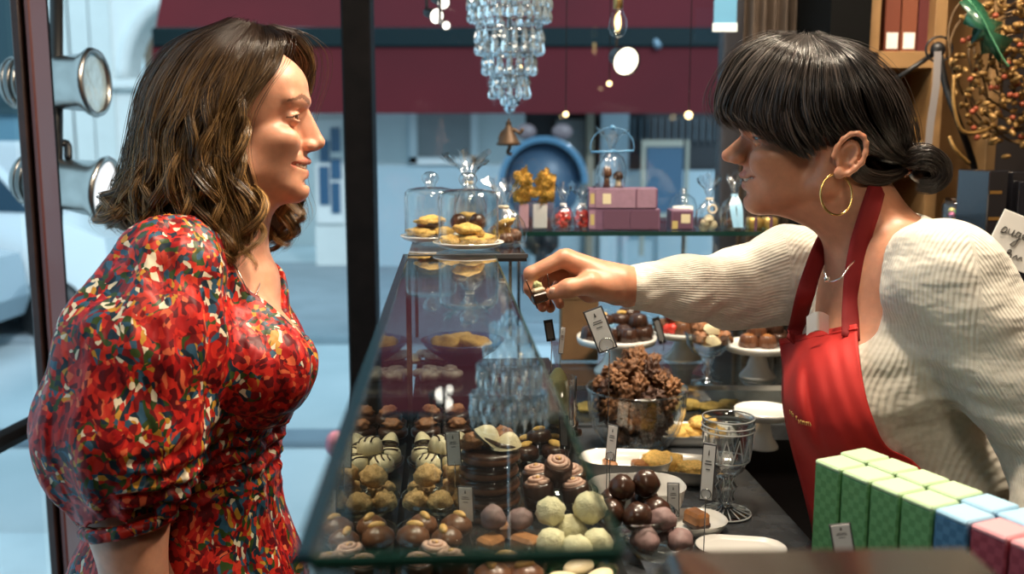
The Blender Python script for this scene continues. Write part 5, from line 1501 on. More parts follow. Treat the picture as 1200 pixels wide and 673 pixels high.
number_layers(pile('whitetruffle', c+(0, 0, .006), [(-2.5, -1.2, .4), (.1, -2.4, .2), (2.5, -1.1, .4), (0, 2.2, .4), (-2.0, 1.6, 2.9), (2.3, 1.7, 3.0)], .84, .4), 'rough white truffle in the green-tinged dish', c[2]+.03, 'white truffles')
_, c = dish_at(740, 622, shelf_z, .050, .026, 'glass dish of glossy dark truffles')
number_layers(pile('truffle', c+(0, 0, .008), [(-2.6, -1.4, .3), (.2, -2.7, .3), (2.7, -1.2, .3), (2, 2.4, .3), (-1.8, 2.4, .3), (-1.6, .2, 3.0), (1.6, .4, 3.1)], .88, .3), 'glossy dark truffle in its glass dish', c[2]+.03, 'dark truffles')
_, c = dish_at(772, 652, shelf_z-.02, .040, .022, 'glass dish of dusty mauve truffles')
number_layers(pile('mauve', c+(0, 0, .006), [(-1.9, -1.2, .4), (1.8, -1.4, .4), (0, 2, .4), (0, 0, 2.4)], 1.0, .4), 'dusty mauve truffle in its glass dish', c[2]+.025, 'mauve truffles')
st_ = boxL(.16, .215, .80, 1.16, SLAB, shelf_z-.021).obj('riser_block', stone, smooth=False); tag(st_, 'low dark block on the worktop under the mauve truffle dish', 'riser')
# nearest dishes, before the edge of the case top
for px_, lab, kinds, mt in ((405, 'nearest glass dish against the front pane', 'mauve', None), (508, 'nearest glass dish, second from the front pane', 'swirl', None), (596, 'nearest glass dish, filled with caramel pieces', 'almondheart', None), (680, 'nearest green glass dish under the white truffles', 'paleoval', MATS['green_glass'])):
    if px_ == 405: continue
    c = PZ(px_, 692, shelf_z); glass_dish(c, .038, .024, lab, mt)
    number(pile(kinds, c+(0, 0, .007), [(-1.6, -1.1, .3), (1.7, -1, .3), (0, 1.7, .3)], .95, .3), {'swirl': 'cream-topped praline', 'almondheart': 'almond-topped caramel piece', 'paleoval': 'pale oval bonbon'}[kinds]+' in a nearest dish', 'sweets in the nearest dish at '+str(px_//100))
# pale green marzipan bar standing in a clear jar
c = PZ(657, 498, shelf_z+.045)
tag(MB().lathe([(0, 0), (.014, .0), (.0155, .004), (.0155, .05), (.012, .068), (.005, .078), (0, .080)], c+(-.004, .0, .004), 28).obj('marzipan_bar', green_p, origin=c), 'tall pale green rounded marzipan bar standing in a clear jar', 'sweet')
tag(MB().lathe([(0, 0), (.021, 0), (.0225, .003), (.0225, .070), (.0215, .070), (.0215, .004), (0, .002)], c, 32).obj('glass_jar', clear, origin=c), 'slim clear jar around the pale green marzipan bar', 'jar')
# dark berries cluster behind
c = PZ(668, 512, shelf_z)
bz = [put('truffle', c+(x*.011, y*.010, z*.013), (0, 0, i), .40) for i, (x, y, z) in enumerate(((-1, 0, 0), (0, -1, 0), (1, 0, 0), (-.5, .2, 1), (.5, 0, 1), (0, .2, 2), (.4, .2, 3)))]
for i, o in enumerate(sorted(bz, key=lambda o: o.location.z)): o['label'] = 'small dark berry chocolate in the stacked cluster, '+('lowest', 'second lowest', 'third lowest', 'fourth lowest', 'fifth lowest', 'second highest', 'highest')[i]; o['group'] = 'dark berries'

# ------------------------------------------------------------------ on the stone worktop
# footed glass bowl heaped with brown clusters
bw = PZ(745, 528, SLAB)
big = thing('glass_bowl', bw, 'large fluted glass bowl heaped with brown nut clusters', 'bowl')
Rb = .089
MB().lathe([(r__*1.127, z__) for r__, z__ in [(0, .004), (.024, .003), (.026, .000), (.034, .002), (.052, .014), (.068, .040), (.0765, .078), (.079, .112), (.0805, .116), (.0785, .117), (.0755, .110), (.073, .078), (.064, .042), (.047, .018), (.02, .010), (0, .009)]], bw, 96, flute=24, famp=.010, fz=lambda z: 1 if .006 < z < .095 else 0).obj('bowl', thin_glass('bowl_glass', (.97, .98, .975), 1.5, 1.35, base=.008), big, ang=None)
MB().tube([bw+(Rb*math.cos(a), Rb*math.sin(a), .1165) for a in np.linspace(0, 6.283, 64)[:-1]], .0016, 8, closed=True).obj('rim', crystal, big)
gl_ = []
gr_ = random.Random(5)
lv = [(.024, .026, 4), (.036, .046, 7), (.046, .070, 8), (.052, .096, 9), (.054, .118, 9), (.044, .136, 7), (.028, .154, 5), (.010, .168, 2), (.0, .050, 1), (.018, .075, 3), (.02, .105, 3), (.015, .130, 3)]
for r_, z_, n_ in lv:
    for i in range(n_):
        a = 6.283*(i+gr_.random()*.5)/n_; rr_ = r_*1.12*(.95+.1*gr_.random())
        gl_.append(put(gr_.choice(('granola0', 'granola0', 'granola1', 'granola2')), bw+(rr_*math.cos(a), rr_*math.sin(a), z_+gr_.uniform(-.006, .006)), (gr_.uniform(0, 6), gr_.uniform(0, 6), gr_.uniform(0, 6)), gr_.uniform(.75, 1.1), 'nut cluster'))
for o in gl_: o['label'] = 'brown toffee nut cluster heaped in the fluted glass bowl'; o['group'] = 'nut clusters in the glass bowl'
# cut glass goblet
gb = PZ(850, 603, SLAB)
gob = thing('goblet', gb, 'cut crystal goblet standing empty on the dark worktop', 'goblet')
cup = [(0, .062), (.012, .062), (.024, .070), (.032, .088), (.0355, .108), (.0365, .128), (.037, .1315), (.0385, .133), (.0385, .138), (.037, .1395), (.038, .147), (.0385, .150), (.0365, .150), (.0350, .140), (.0335, .112), (.030, .091), (.021, .075), (0, .071)]
MB().lathe(cup, gb, 72, flute=12, famp=.018, fz=lambda z: 1 if .066 < z < .128 else 0).obj('cup', crystal, gob, ang=None)
cuts = MB()
for i in range(12):
    a = 6.283*i/12
    for k in (-1, 1):
        cuts.tube([gb+((.0335+.003*t)*math.cos(a+k*.26*t), (.0335+.003*t)*math.sin(a+k*.26*t), .088+.036*t) for t in np.linspace(0, 1, 6)], .0011, 5)
for z_ in (.1315, .1390, .0860): cuts.tube([gb+((.0385 if z_ > .1 else .0318)*math.cos(q), (.0385 if z_ > .1 else .0318)*math.sin(q), z_) for q in np.linspace(0, 6.283, 48)[:-1]], .0012, 6, closed=True)
cuts.tube([gb+(.0378*math.cos(q), .0378*math.sin(q), .1495) for q in np.linspace(0, 6.283, 48)[:-1]], .0012, 6, closed=True)
for q in np.linspace(0, 6.283, 17)[:-1]: cuts.tube([gb+(.012*math.cos(q), .012*math.sin(q), .0115), gb+(.036*math.cos(q), .036*math.sin(q), .0045)], .0011, 5)
cuts.tube([gb+(.0370*math.cos(q), .0370*math.sin(q), .0032) for q in np.linspace(0, 6.283, 48)[:-1]], .0014, 6, closed=True)
for q in np.linspace(0, 6.283, 7)[:-1]: cuts.tube([gb+(r_*math.cos(q), r_*math.sin(q), z_) for r_, z_ in ((.0068, .014), (.0138, .024), (.0105, .030), (.0132, .038), (.0165, .044), (.0110, .052), (.0145, .060))], .0006, 5)
cuts.obj('cut_pattern', pmat('crystal_edge', (.80, .84, .84), .06, trans=.45, spec=.9), gob)
MB().lathe([(0, .012), (.006, .012), (.0065, .018), (.013, .024), (.010, .030), (.0125, .038), (.016, .044), (.0105, .052), (.014, .060), (0, .0625)], gb, 24, flute=6, famp=.06).obj('stem', crystal, gob, ang=None)
MB().lathe([(0, 0), (.036, 0), (.0375, .003), (.030, .006), (.012, .010), (.006, .013), (0, .013)], gb, 48, flute=16, famp=.012).obj('foot', crystal, gob, ang=None)
# white dishes
c = PZ(792, 560, SLAB); white_dish(c, .125, .10, .026, .022, 'square white dish with two chocolate crumble cookies', -.25)
number([put('chococookie', c+(-.022, .012, .010), (.15, .0, .3), 1.05, 'cookie'), put('chococookie', c+(.022, -.020, .010), (0, .1, 2.0), .9, 'cookie')], 'crumble cookie with chocolate base in square white dish', 'cookies in the square dish')
c = PZ(812, 517, SLAB); white_dish(c, .15, .10, .022, .02, 'white tray of golden cookies behind the goblet', -.05)
number([put('cookie', c+(x, y, .010+z), (0, .1, i), 1.0, 'cookie') for i, (x, y, z) in enumerate(((-.035, 0, 0), (.0, .01, 0), (.035, -.005, 0), (.018, .004, .016)))], 'golden cookie in the tray behind the goblet', 'cookies in the far tray')
c = PZ(733, 560, SLAB); white_dish(c, .150, .085, .035, .040, 'oval white dish right under the fluted bowl', -.1)
number(pile('caramelbar', c+(0, 0, .008), [(-2.6, 0, .3), (2.4, -.5, .3)], .9), 'dark caramel bar in the oval white dish', 'bars in the oval dish')
c = PZ(746, 606, SLAB); white_dish(c, .140, .100, .050, .042, 'deep white dish behind the dark truffles', .1)
number(pile('milkcup', c+(0, 0, .01), [(-1.5, 0, .3), (2.0, .6, .3)], 1.0), 'milk chocolate cup in the deep white dish', 'cups in the deep dish')
c = PZ(812, 622, SLAB); white_dish(c, .095, .080, .018, .036, 'small white oval plate with a caramel piece', .2)
number(pile('caramelbar', c+(0, 0, .006), [(.4, -.4, .2)], 1.0), 'single reddish caramel piece on the small white plate')
c = PZ(868, 648, SLAB); white_dish(c, .120, .070, .010, .034, 'empty flat white plate nearest the tea boxes', -.15, 'plate', 'white_plate')
# cake stand on the far deck
cake_stand(PZ(893, 524, SLAB), .052, .072, 'empty white cake stand beside the red apron')

# ------------------------------------------------------------------ sweets on the far case's lower shelf
def lower(px_, Y): 
    q = P(px_, 430, Y); return np.array([q[0], Y, ft])
c = lower(722, 1.98); cake_stand(c, .082, .075, 'wide white cake stand of dark moulded chocolates under the arm')
cc = c+(0, 0, .072)
number_layers(pile('darkcup', cc, [(-5.6, -2, 0), (-2.5, -4.6, 0), (1.4, -5, 0), (4.8, -3.2, 0), (5.8, .6, 0), (1.5, -1, 0), (4.2, -1.2, 2.3)], 1.15, .05), 'dark moulded chocolate on the wide cake stand', cc[2]+.012, 'dark moulded chocolates')
number(pile('almondcup', cc, [(-2.4, 2, 2.2), (1.2, 2.4, 2.4), (3.2, 3.5, 3.4)], 1.2), 'nut-topped praline at the back of the wide cake stand', 'nut pralines on the wide stand')
c = lower(800, 2.10); cake_stand(c, .075, .066, 'white cake stand with brown cups behind the tall tag')
cc = c+(0, 0, .063)
number_layers(pile('milkcup', cc, [(-4.6, -1, 0), (-1.4, -3.8, 0), (2.2, -3.6, 0), (5, -.6, 0), (-.4, .4, 0), (3, 1.6, 0), (-2.4, -1.2, 2.2), (1.4, -1, 2.2)], 1.25, .05), 'brown moulded cup on the second cake stand', cc[2]+.012, 'brown moulded cups')
number(pile('redsweet', cc, [(-4.4, -3.6, .2), (-3.6, -4.2, .3), (-3.8, -2.6, 3.2)], 1.6), 'small red sweet beside the brown cups', 'red sweets')
# footed glass coupe
c = lower(829, 1.885); 
cp = thing('glass_coupe', c, 'footed glass coupe of brown and cream chocolates', 'coupe')
MB().lathe([(0, .050), (.010, .051), (.030, .060), (.042, .078), (.046, .098), (.0475, .100), (.045, .101), (.039, .078), (.027, .064), (0, .056)], c, 48, flute=16, famp=.015).obj('bowl', MATS['bowl_glass'], cp, ang=None)
MB().lathe([(0, 0), (.030, 0), (.031, .003), (.010, .008), (.007, .016), (.013, .024), (.007, .032), (.011, .042), (.014, .051), (0, .052)], c, 32).obj('stem', crystal, cp)
number_layers(pile('nutlump', c+(0, 0, .068), [(-2.4, -1, 1.2), (2.2, -1.2, 1.2), (0, 2, 1.2), (-1.4, .2, 3.0), (2, .4, 2.8)], 1.15, .5)+pile('shellwhite', c+(0, 0, .068), [(.2, -1.6, 1.2), (.4, -.6, 3.2)], 1.1, .5), 'chocolate piece in the footed glass coupe', c[2]+.09, 'pieces in the coupe')
c = lower(888, 1.93); cake_stand(c, .066, .070, 'white cake stand of milk chocolate cups beside the apron')
cc = c+(0, 0, .067)
number_layers(pile('milkcup', cc, [(-2.6, -1.8, 0), (.8, -2.6, 0), (-.4, 1.2, 0), (-.8, -.8, 2.1)], 1.2, .05), 'ribbed milk chocolate cup beside the apron', cc[2]+.012, 'ribbed milk cups')
number_layers(pile('darkcup', cc, [(3.6, -1.2, 0), (4.4, 1.6, 0), (3.2, .4, 2.1)], 1.1, .05), 'ribbed dark chocolate cup beside the apron', cc[2]+.012, 'ribbed dark cups')
# low row of dim gold pieces behind the front pane of the deck
gd = []
for i in range(9):
    q = P(690+i*24, 480, FYC+.10); gd.append(put('cookie', (q[0], FYC+.10+.02*(i % 2), SLAB), (0, 0, i), .95, 'biscuit'))
number(gd, 'golden biscuit behind the low glass pane', 'biscuits behind the low pane')
# brown box behind the hand, blue ribbon bows
ka, kc = P(658, 338, 2.08), P(702, 338, 2.08)
kb = thing('kraft_box', ((ka[0]+kc[0])/2, 2.125, ft), 'plain brown card box standing behind the held-out hand', 'box')
kraft = pmat('kraft_card', (.16, .085, .035), .8, var=.1)
MB().box(((ka[0]+kc[0])/2, 2.125, (ft+ka[2])/2), (kc[0]-ka[0], .09, ka[2]-ft), bev=.002).obj('carton', kraft, kb, smooth=False)
MB().box(((ka[0]+kc[0])/2, 2.125, ka[2]-.012), (kc[0]-ka[0]+.004, .094, .026), bev=.0015).obj('lid', kraft, kb, smooth=False)
ribm = pmat('pale_blue_ribbon', (.28, .52, .72), .35, sheen=.3)
def bow(c, s, label):
    t = thing('ribbon_bow', c, label, 'ribbon')
    for k in (-1, 1):
        lp = spl([(0, 0, 0), (k*.5*s, 0, .35*s), (k*s, -.05*s, .1*s), (k*.6*s, -.1*s, -.2*s), (0, 0, 0)], 20)
        MB().grid([[np.asarray(c)+p+(0, d, 0) for d in (-.22*s, .22*s)] for p in lp]).obj('loop', ribm, t)
        tl = spl([(0, 0, 0), (k*.3*s, -.1*s, -.6*s), (k*.55*s, -.1*s, -1.1*s)], 10)
        MB().grid([[np.asarray(c)+p+(d, 0, 0) for d in (-.16*s, .16*s)] for p in tl]).obj('tail', ribm, t)
    MB().ell(c, (.14*s, .16*s, .16*s)).obj('knot', ribm, t)
    return t
bow(P(722, 370, 2.08), .036, 'pale blue ribbon bow just behind the tall tag')
bow(P(768, 376, 2.10), .034, 'pale blue ribbon bow hanging below the reaching arm')

# ------------------------------------------------------------------ price tags on wires
card = pmat('white_card', (.86, .85, .82), .6); ink = pmat('grey_print', (.10, .10, .10), .7); frame_b = pmat('grey_tag_frame', (.10, .10, .11), .35, .5)
def price_tag(px0, py0, px1, py1, Y, wd, lab, foot_z, dark=False, yaw=0.0, ringy=True):
    """(px0,py0) top middle, (px1,py1) bottom middle, wd width in px"""
    a = P(px0, py0, Y); b = P(px1, py1, Y); up = a-b; h = np.linalg.norm(up); up /= h; w = wd/FPX*Y
    rt = np.cross(up, (0, 1, 0)); rt = -rt if rt[0] < 0 else rt
    rt = rt/np.linalg.norm(rt); n = np.cross(rt, up)
    rt2 = rt*math.cos(yaw)+n*math.sin(yaw); n = np.cross(rt2, up); R = np.stack([rt2, up, n], 1)
    if n[1] > 0: n = -n
    R = np.stack([rt2, up, n], 1); c = (a+b)/2
    ft_ = np.array([b[0], Y+.004, foot_z])
    t = thing('price_tag', ft_, lab, 'price tag')
    MB().box(c-n*.0006, (w, h, .0014), R, .0004).obj('holder', frame_b if not dark else blackm, t, smooth=False)
    cd = MB().box(c+n*.0006, (w*.84, h*.93, .0006), R).obj('card', blackm if dark else card, t, smooth=False)
    pr = MB()
    if dark: pr.box(c+n*.0011, (w*.62, h*.74, .0003), R)
    else:
        pr.prism([(-.05*w, .30*h), (.05*w, .30*h), (.03*w, .37*h), (0, .40*h), (-.03*w, .37*h)], .0003, R, c+n*.0010)
        for k, (y, l_) in enumerate(((.20, .42), (.15, .50), (.06, .30))): pr.box(c+n*.0011+R @ np.array([0, y*h, 0]), (w*l_, h*.018, .0003), R)
    pr.obj('print', pmat('dim_grey_panel', (.16, .16, .16), .6) if dark else ink, cd, smooth=False)
    wr_ = MB()
    if ringy:
        rc = c-up*h*.36+n*.0016; rr_ = min(.012, w*.36)
        wr_.tube([rc+(R[:, 0]*math.cos(q)+R[:, 1]*math.sin(q))*rr_ for q in np.linspace(0, 6.283, 24)[:-1]], .0006, 5, closed=True)
    wr_.tube([b+n*.001+up*h*.1, b-up*.004, ft_], .0008, 5)
    wr_.obj('wire', chrome, t)
    return t
price_tag(694, 362, 713, 411, 1.30, 24, 'large white tag in a grey frame just under the hand', SLAB, yaw=.1)
price_tag(642, 375, 646, 400, 1.42, 11, 'small black tag left of the brown box', 1.15, dark=True, ringy=False)
price_tag(660, 384, 657, 415, 1.45, 6, 'narrow blue-white tag edge-on beside the brown box', 1.15, ringy=False)
price_tag(719, 498, 715, 540, 1.16, 14, 'tilted tag in front of the fluted bowl', shelf_z, yaw=.5)
price_tag(832, 520, 827, 588, 1.22, 17, 'tall tag leaning across the goblet', SLAB, yaw=.4)
price_tag(789, 566, 789, 606, 1.12, 15, 'small tag beside the small white plate', SLAB+.02, yaw=.2)
price_tag(660, 487, 662, 527, 1.22, 13, 'black tag standing among the almond pralines', shelf_z, dark=True, yaw=.5, ringy=False)
price_tag(530, 506, 533, 546, 1.12, 18, 'beige tag beside the striped white bonbons', shelf_z, ringy=False)
price_tag(545, 570, 547, 612, 1.06, 20, 'grey tag in front of the disc stack', shelf_z, ringy=False, yaw=.2)
price_tag(768, 372, 777, 403, 2.0, 9, 'thin dark slanted tag beside the red sweets', ft, dark=True, ringy=False)
# clear folded card holder reflecting, above the almond cups
tag(MB().add([P(616, 489, 1.27), P(627, 472, 1.28), P(664, 484, 1.28), P(656, 508, 1.27)], [(0, 1, 2, 3)]).tube([P(616, 489, 1.27), P(627, 472, 1.28), P(664, 484, 1.28)], .0010, 5).tube([P(656, 508, 1.27), (P(656, 508, 1.27)[0], 1.27, shelf_z)], .0010, 5).obj('card_stand', clear), 'clear plastic card stand above the almond pralines', 'card stand')
# the chocolate in her fingers
hc = P(633, 345, 1.333)
ph = thing('praline', hc, 'dark-based praline with nut topping held in the woman\'s fingertips', 'chocolate')
Rh = rotm(0, rad(-14), 0) @ rotm(0, 0, .2)
MB().box(hc+(-.001, 0, -.004), (.021, .021, .013), Rh, .002).obj('base', choc, ph, ang=30)
MB().box(hc+(-.003, 0, .006), (.018, .018, .008), Rh, .003).obj('filling', pmat('pale_filling', (.60, .45, .30), .5), ph, ang=30)
MB().add(*[(v+hc+(-.004, 0, .0125), f) for v, f in [lump(.006, 3, .4, 2)]][0]).obj('nut', green_p, ph)
for k in (-1, 1):
    MB().tube([hc+Rh @ np.array([k*.0125+.003*math.cos(q)*k, -.010*math.sin(q)*.4-.004, .021*math.cos(q)+.004]) for q in np.linspace(0, 3.14, 18)], .0010, 6).obj('paper_case', choc, ph)
# pink bauble on the customer's side
bb_ = P(394, 521, .82)
pb_ = thing('bauble', bb_, 'pink round bauble hung on the outside of the front pane', 'ornament')
MB().ell(bb_, (.0095, .0095, .0120)).obj('ball', pmat('mauve_pink', (.62, .26, .36), .35, var=.15, vscale=50), pb_)
lb_, s_b = toL(bb_)
MB().tube([bb_, L(GL-.005, s_b, bb_[2]+.004)], .0020, 6).ell(L(GL-.006, s_b, bb_[2]+.004), (.005, .005, .005)).obj('hook', chrome, pb_)
# ------------------------------------------------------------------ glass domes on the ledge
def cloche(c, r, h, label, plate_label):
    tag(MB().lathe([(0, .001), (r*.7, .001), (r*1.05, .006), (r*1.17, .0105), (r*1.18, .0125), (r*1.03, .0090), (r*.7, .0045), (0, .004)], c, 48).obj('white_plate', white, origin=c), plate_label, 'plate')
    b = c+np.array([0, 0, .0108]); t = thing('glass_dome', b, label, 'glass dome')
    MB().lathe([(r*.985, 0), (r, .001), (r, h*.82), (r*.97, h*.90), (r*.85, h*.965), (r*.5, h*1.0), (0, h*1.01), (0, h*.99), (r*.5, h*.98), (r*.83, h*.945), (r*.95, h*.885), (r*.97, h*.82), (r*.97, .002)], b, 56).obj('dome', MATS['bowl_glass'], t, ang=None)
    k = b+np.array([0, 0, h*1.01])
    MB().lathe([(0, 0), (.010, 0), (.008, .003), (.012, .007), (.0155, .014), (.0135, .021), (.007, .025), (0, .026)], k, 28).obj('knob', crystal, t)
    MB().tube([b+(r*math.cos(q), r*math.sin(q), .001) for q in np.linspace(0, 6.283, 56)[:-1]], .0011, 6, closed=True).obj('rim', crystal, t)
    return c
c1 = cloche(PZ(505, 284, TOPZ), .044, .082, 'glass dome at the far end of the ledge, covering one pale plate', 'pale plate under the glass dome further back')
c2 = cloche(PZ(549, 292, TOPZ), .048, .084, 'glass dome nearest the hand, covering golden biscuits', 'white plate under the glass dome nearest the hand')
number([put('chococookie', c1+(x, y, .006+z), (.1, 0, i*2), .8, 'cookie') for i, (x, y, z) in enumerate(((-.014, -.008, 0), (.016, .006, 0), (0, .0, .018)))], 'chocolate-based biscuit under the further glass dome', 'biscuits under the further dome')
number([put('cookie', c2+(x, y, .006+z), (0, .15, i*1.7), s_, 'cookie') for i, (x, y, z, s_) in enumerate(((-.024, -.008, 0, .85), (.005, -.018, 0, .85), (.024, .010, 0, .85), (-.006, .02, 0, .85), (.0, -.004, .017, .9)))], 'golden biscuit under the dome nearest the hand', 'biscuits under the nearer dome')
number([put('truffle', c2+(x, y, z), (0, 0, i), .72, 'chocolate') for i, (x, y, z) in enumerate(((-.016, .012, .030), (.014, .012, .030)))], 'dark truffle on the biscuits under the nearer dome', 'truffles under the nearer dome')

# ------------------------------------------------------------------ cellophane bags
film = thin_glass('cellophane', (.95, .97, .98), 1.5, 2.4, rough=.14, base=.09)
tie = pmat('cream_tie', (.66, .58, .45), .5)
def bag(c, w, h, top, label, tie_m=tie, fan=1.0, seed=0, ribbon=None):
    """crinkled clear bag gathered at a tie, its top fanning out"""
    r = np.random.default_rng(seed); t = thing('cellophane_bag', c, label, 'gift bag'); c = np.asarray(c, float)
    n = 36; a = np.arange(n)*6.283/n; g = []
    ph1, ph2 = r.random()*6, r.random()*6
    for s_, z, wr_ in ((.80, 0, .02), (.98, h*.08, .05), (1, h*.35, .06), (.92, h*.6, .09), (.62, h*.85, .16), (.22, h, .20), (.16, h*1.03, .2)):
        k = 1+wr_*np.sin(a*5+ph1+z*40)+wr_*.7*np.sin(a*9+ph2)
        g.append(np.stack([c[0]+w*s_*np.cos(a)*k, c[1]+w*.8*s_*np.sin(a)*k, np.full(n, c[2]+z+.0005)], 1))
    MB().grid(np.array(g).transpose(1, 0, 2), closed_u=True).obj('pouch', film, t, ang=None)
    m = MB(); tz = c[2]+h*1.03
    for q in range(9):
        a0 = 6.283*q/9+r.random()*.4; ln = top*(.75+.4*r.random()); sp = (.25+.45*r.random())*fan; wd = .10+.10*r.random()
        strip = []
        for k in np.linspace(0, 1, 7):
            rr_ = w*.14+ln*sp*k**1.3; zz = tz+ln*k*(1-.15*k)
            strip.append([(c[0]+rr_*math.cos(a0+e*wd*2.5*(1-.2*k))+.003*math.sin(k*9+q)*k, c[1]+rr_*.8*math.sin(a0+e*wd*2.5), zz+.004*math.sin(e*3+k*6+q)) for e in (-1, -.3, .4, 1)])
        m.grid(strip)
    m.obj('gathered_top', film, t, ang=None)
    MB().tube([(c[0]+w*.19*math.cos(q), c[1]+w*.16*math.sin(q), tz) for q in np.linspace(0, 6.283, 20)[:-1]], .0030, 6, closed=True).obj('tie', tie_m, t)
    if ribbon is not None:
        for k in (-1, 1):
            p_ = spl([(c[0], c[1]-w*.2, tz), (c[0]+k*w*.25, c[1]-w*.7, tz-h*.35), (c[0]+k*w*.15+ribbon, c[1]-w*.95, c[2]+h*.10)], 12)
            MB().grid([[q+np.array([d, 0, 0]) for d in (-.006, .006)] for q in p_]).obj('ribbon', ribm, t)
    return t
def fill(kind, c, n, w, h, s, base, group, cat='chocolate', seed=1):
    r = random.Random(seed); o = []
    for i in range(n):
        a = r.random()*6.28; q = w*.62*math.sqrt(r.random()); o.append(put(kind, (c[0]+q*math.cos(a), c[1]+q*.75*math.sin(a), c[2]+.002+h*.55*(i/n)), (r.uniform(-.6, .6), r.uniform(-.6, .6), a), s, cat))
    for x in o: x['label'] = base; x['group'] = group
    return o
cB = PZ(590, 286, TOPZ)
bag(cB, .036, .060, .055, 'crinkled clear bag of biscuits beside the nearer glass dome', seed=2)
fill('cookie', cB, 4, .026, .070, .62, 'golden biscuit inside the clear bag beside the glass dome', 'biscuits in the clear bag', 'cookie', 3); fill('milkcup', cB, 3, .03, .03, .8, 'milk chocolate cup inside the clear bag beside the glass dome', 'cups in the clear bag', seed=6)
cT = PZ(550, 279, TOPZ)
bag(cT+(0, .0, 0), .030, .095, .060, 'tall clear bag with a fanned top, behind the glass domes', seed=4, fan=1.3)
fill('chococookie', cT, 4, .022, .07, .55, 'chocolate biscuit inside the tall clear bag', 'biscuits in the tall bag', 'cookie', 5)
def onshelf(px_, Y=2.1): 
    q = P(px_, 250, Y); return np.array([q[0], Y, ztop])
# gold glitter bow on a small clear box
sparkle = pmat('gold_glitter', (.52, .31, .07), .28, 1, var=.8, vscale=260, bmp=1.0, bscale=420, bdist=.01)
c = onshelf(626, 2.06)
gbx = thing('gift_box', c, 'small clear gift box topped by a big gold glitter bow', 'gift box')
MB().box(c+(0, 0, .03), (.085, .05, .058), bev=.003).obj('clear_box', film, gbx, smooth=False)
MB().box(c+(-.022, 0, .028), (.020, .03, .050), bev=.002).obj('pink_pack', pmat('pale_pink_card', (.62, .36, .42), .6), gbx, smooth=False)
MB().box(c+(.012, 0, .028), (.030, .03, .050), bev=.002).obj('white_pack', pmat('white_card_box', (.78, .78, .76), .6), gbx, smooth=False)
gw = MB(); cb = c+(0, -.01, .078)
for k in (-1, 1):
    for (sx, sz) in ((.030, .030), (.034, -.010)):
        v, f = lump(.018, 30+k+int(sz*100), .75, 3.0, (1, .7, 1.25)); gw.add(v+cb+(k*sx*.75, 0, sz*.6+.006), f)
gw.obj('glitter_bow', sparkle, gbx, ang=None)
MB().ell(cb, (.012, .012, .012)).obj('bow_knot', sparkle, gbx)
# two clear bags of red sweets
for px_, lab, sd in ((660, 'clear bag of red sweets with a white top, next to the gold bow', 7), (682, 'smaller clear bag of red sweets touching the purple boxes', 8)):
    c = onshelf(px_, 2.07)
    bag(c, .024, .050, .050, lab, seed=sd, tie_m=pmat('white_ribbon', (.75, .75, .76), .4), fan=.8)
    fill('redsweet', c, 26, .020, .052, .95, 'small red sweet inside the clear bag '+('next to the gold bow' if sd == 7 else 'touching the purple boxes'), 'red sweets bag '+('one' if sd == 7 else 'two'), 'sweet', sd)
# purple praline boxes
purple = pmat('mauve_printed_card', (.15, .075, .13), .5, var=.12, vscale=60)
purple_l = pmat('mauve_light_card', (.27, .16, .22), .5, var=.1, vscale=60)
lab_m = pmat('cream_label', (.62, .55, .36), .6)
def gift(px0, py0, px1, py1, Y, dep, z0, label, panels):
    a = P(px0, py1, Y); b = P(px1, py0, Y); h = b[2]-a[2]
    t = thing('gift_box', ((a[0]+b[0])/2, Y+dep/2, z0), label, 'gift box')
    ctr = np.array([(a[0]+b[0])/2, Y+dep/2, z0+h/2]); w_ = b[0]-a[0]
    MB().box(ctr, (w_, dep, h), bev=.0015).obj('carton', purple, t, smooth=False)
    for k_, (u0, u1, v0, v1, m_) in enumerate(panels):
        MB().box((a[0]+w_*(u0+u1)/2, Y-.0004-.0004*k_, z0+h*(v0+v1)/2), (w_*(u1-u0), .0012, h*(v1-v0))).obj('panel', m_, t, smooth=False)
    return t, h
dkpanel = pmat('dark_mauve_panel', (.11, .05, .085), .5); sq = pmat('olive_gold_square', (.45, .36, .14), .5)
t1, h1 = gift(690, 244, 774, 269, 2.04, .07, ztop, 'longer purple gift box at the bottom of the stack', [(.0, .09, .08, .92, purple_l), (.02, .075, .25, .75, sq), (.20, .56, .06, .94, dkpanel), (.58, .97, .06, .94, dkpanel)])
t2, h2 = gift(690, 222, 771, 246, 2.04, .065, ztop+h1, 'lighter purple gift box on top of the stack', [(.0, .09, .08, .92, purple_l), (.02, .08, .25, .75, sq), (.10, .97, .06, .94, purple_l), (.20, .32, .25, .75, lab_m), (.68, .70, .0, 1, dkpanel)])
gift(786, 246, 813, 269, 2.05, .06, ztop, 'small purple gift box right of the stack, with a pale label', [(.08, .92, .08, .92, dkpanel), (.45, .85, .35, .8, lab_m), (.05, .3, .05, .45, sq)])
# bag with a chocolate mushroom pair and a blue ring of ribbon, on top of the boxes
zt = ztop+h1+h2; q = P(716, 222, 2.07); c = np.array([q[0], 2.07, zt])
bag(c, .030, .075, .050, 'clear bag on the purple boxes, with a blue hoop of ribbon', seed=9, tie_m=pmat('blue_ribbon', (.10, .26, .46), .4))
for dx, hh, lab, mm in ((-.010, .044, 'taller milk chocolate mushroom in the bag on the purple boxes', milk), (.014, .034, 'shorter dark chocolate mushroom in the bag on the purple boxes', choc)):
    b_ = c+(dx, -.004, .001); t = thing('chocolate_mushroom', b_, lab, 'chocolate')
    MB().lathe([(0, 0), (.008, 0), (.006, hh*.3), (.0065, hh*.6), (0, hh*.62)], b_, 20).obj('stalk', ivory if mm is choc else milk, t)
    MB().lathe([(0, hh*.50), (.009, hh*.50), (.0115, hh*.6), (.010, hh*.82), (.006, hh*.96), (0, hh)], b_, 24).obj('cap', mm, t)
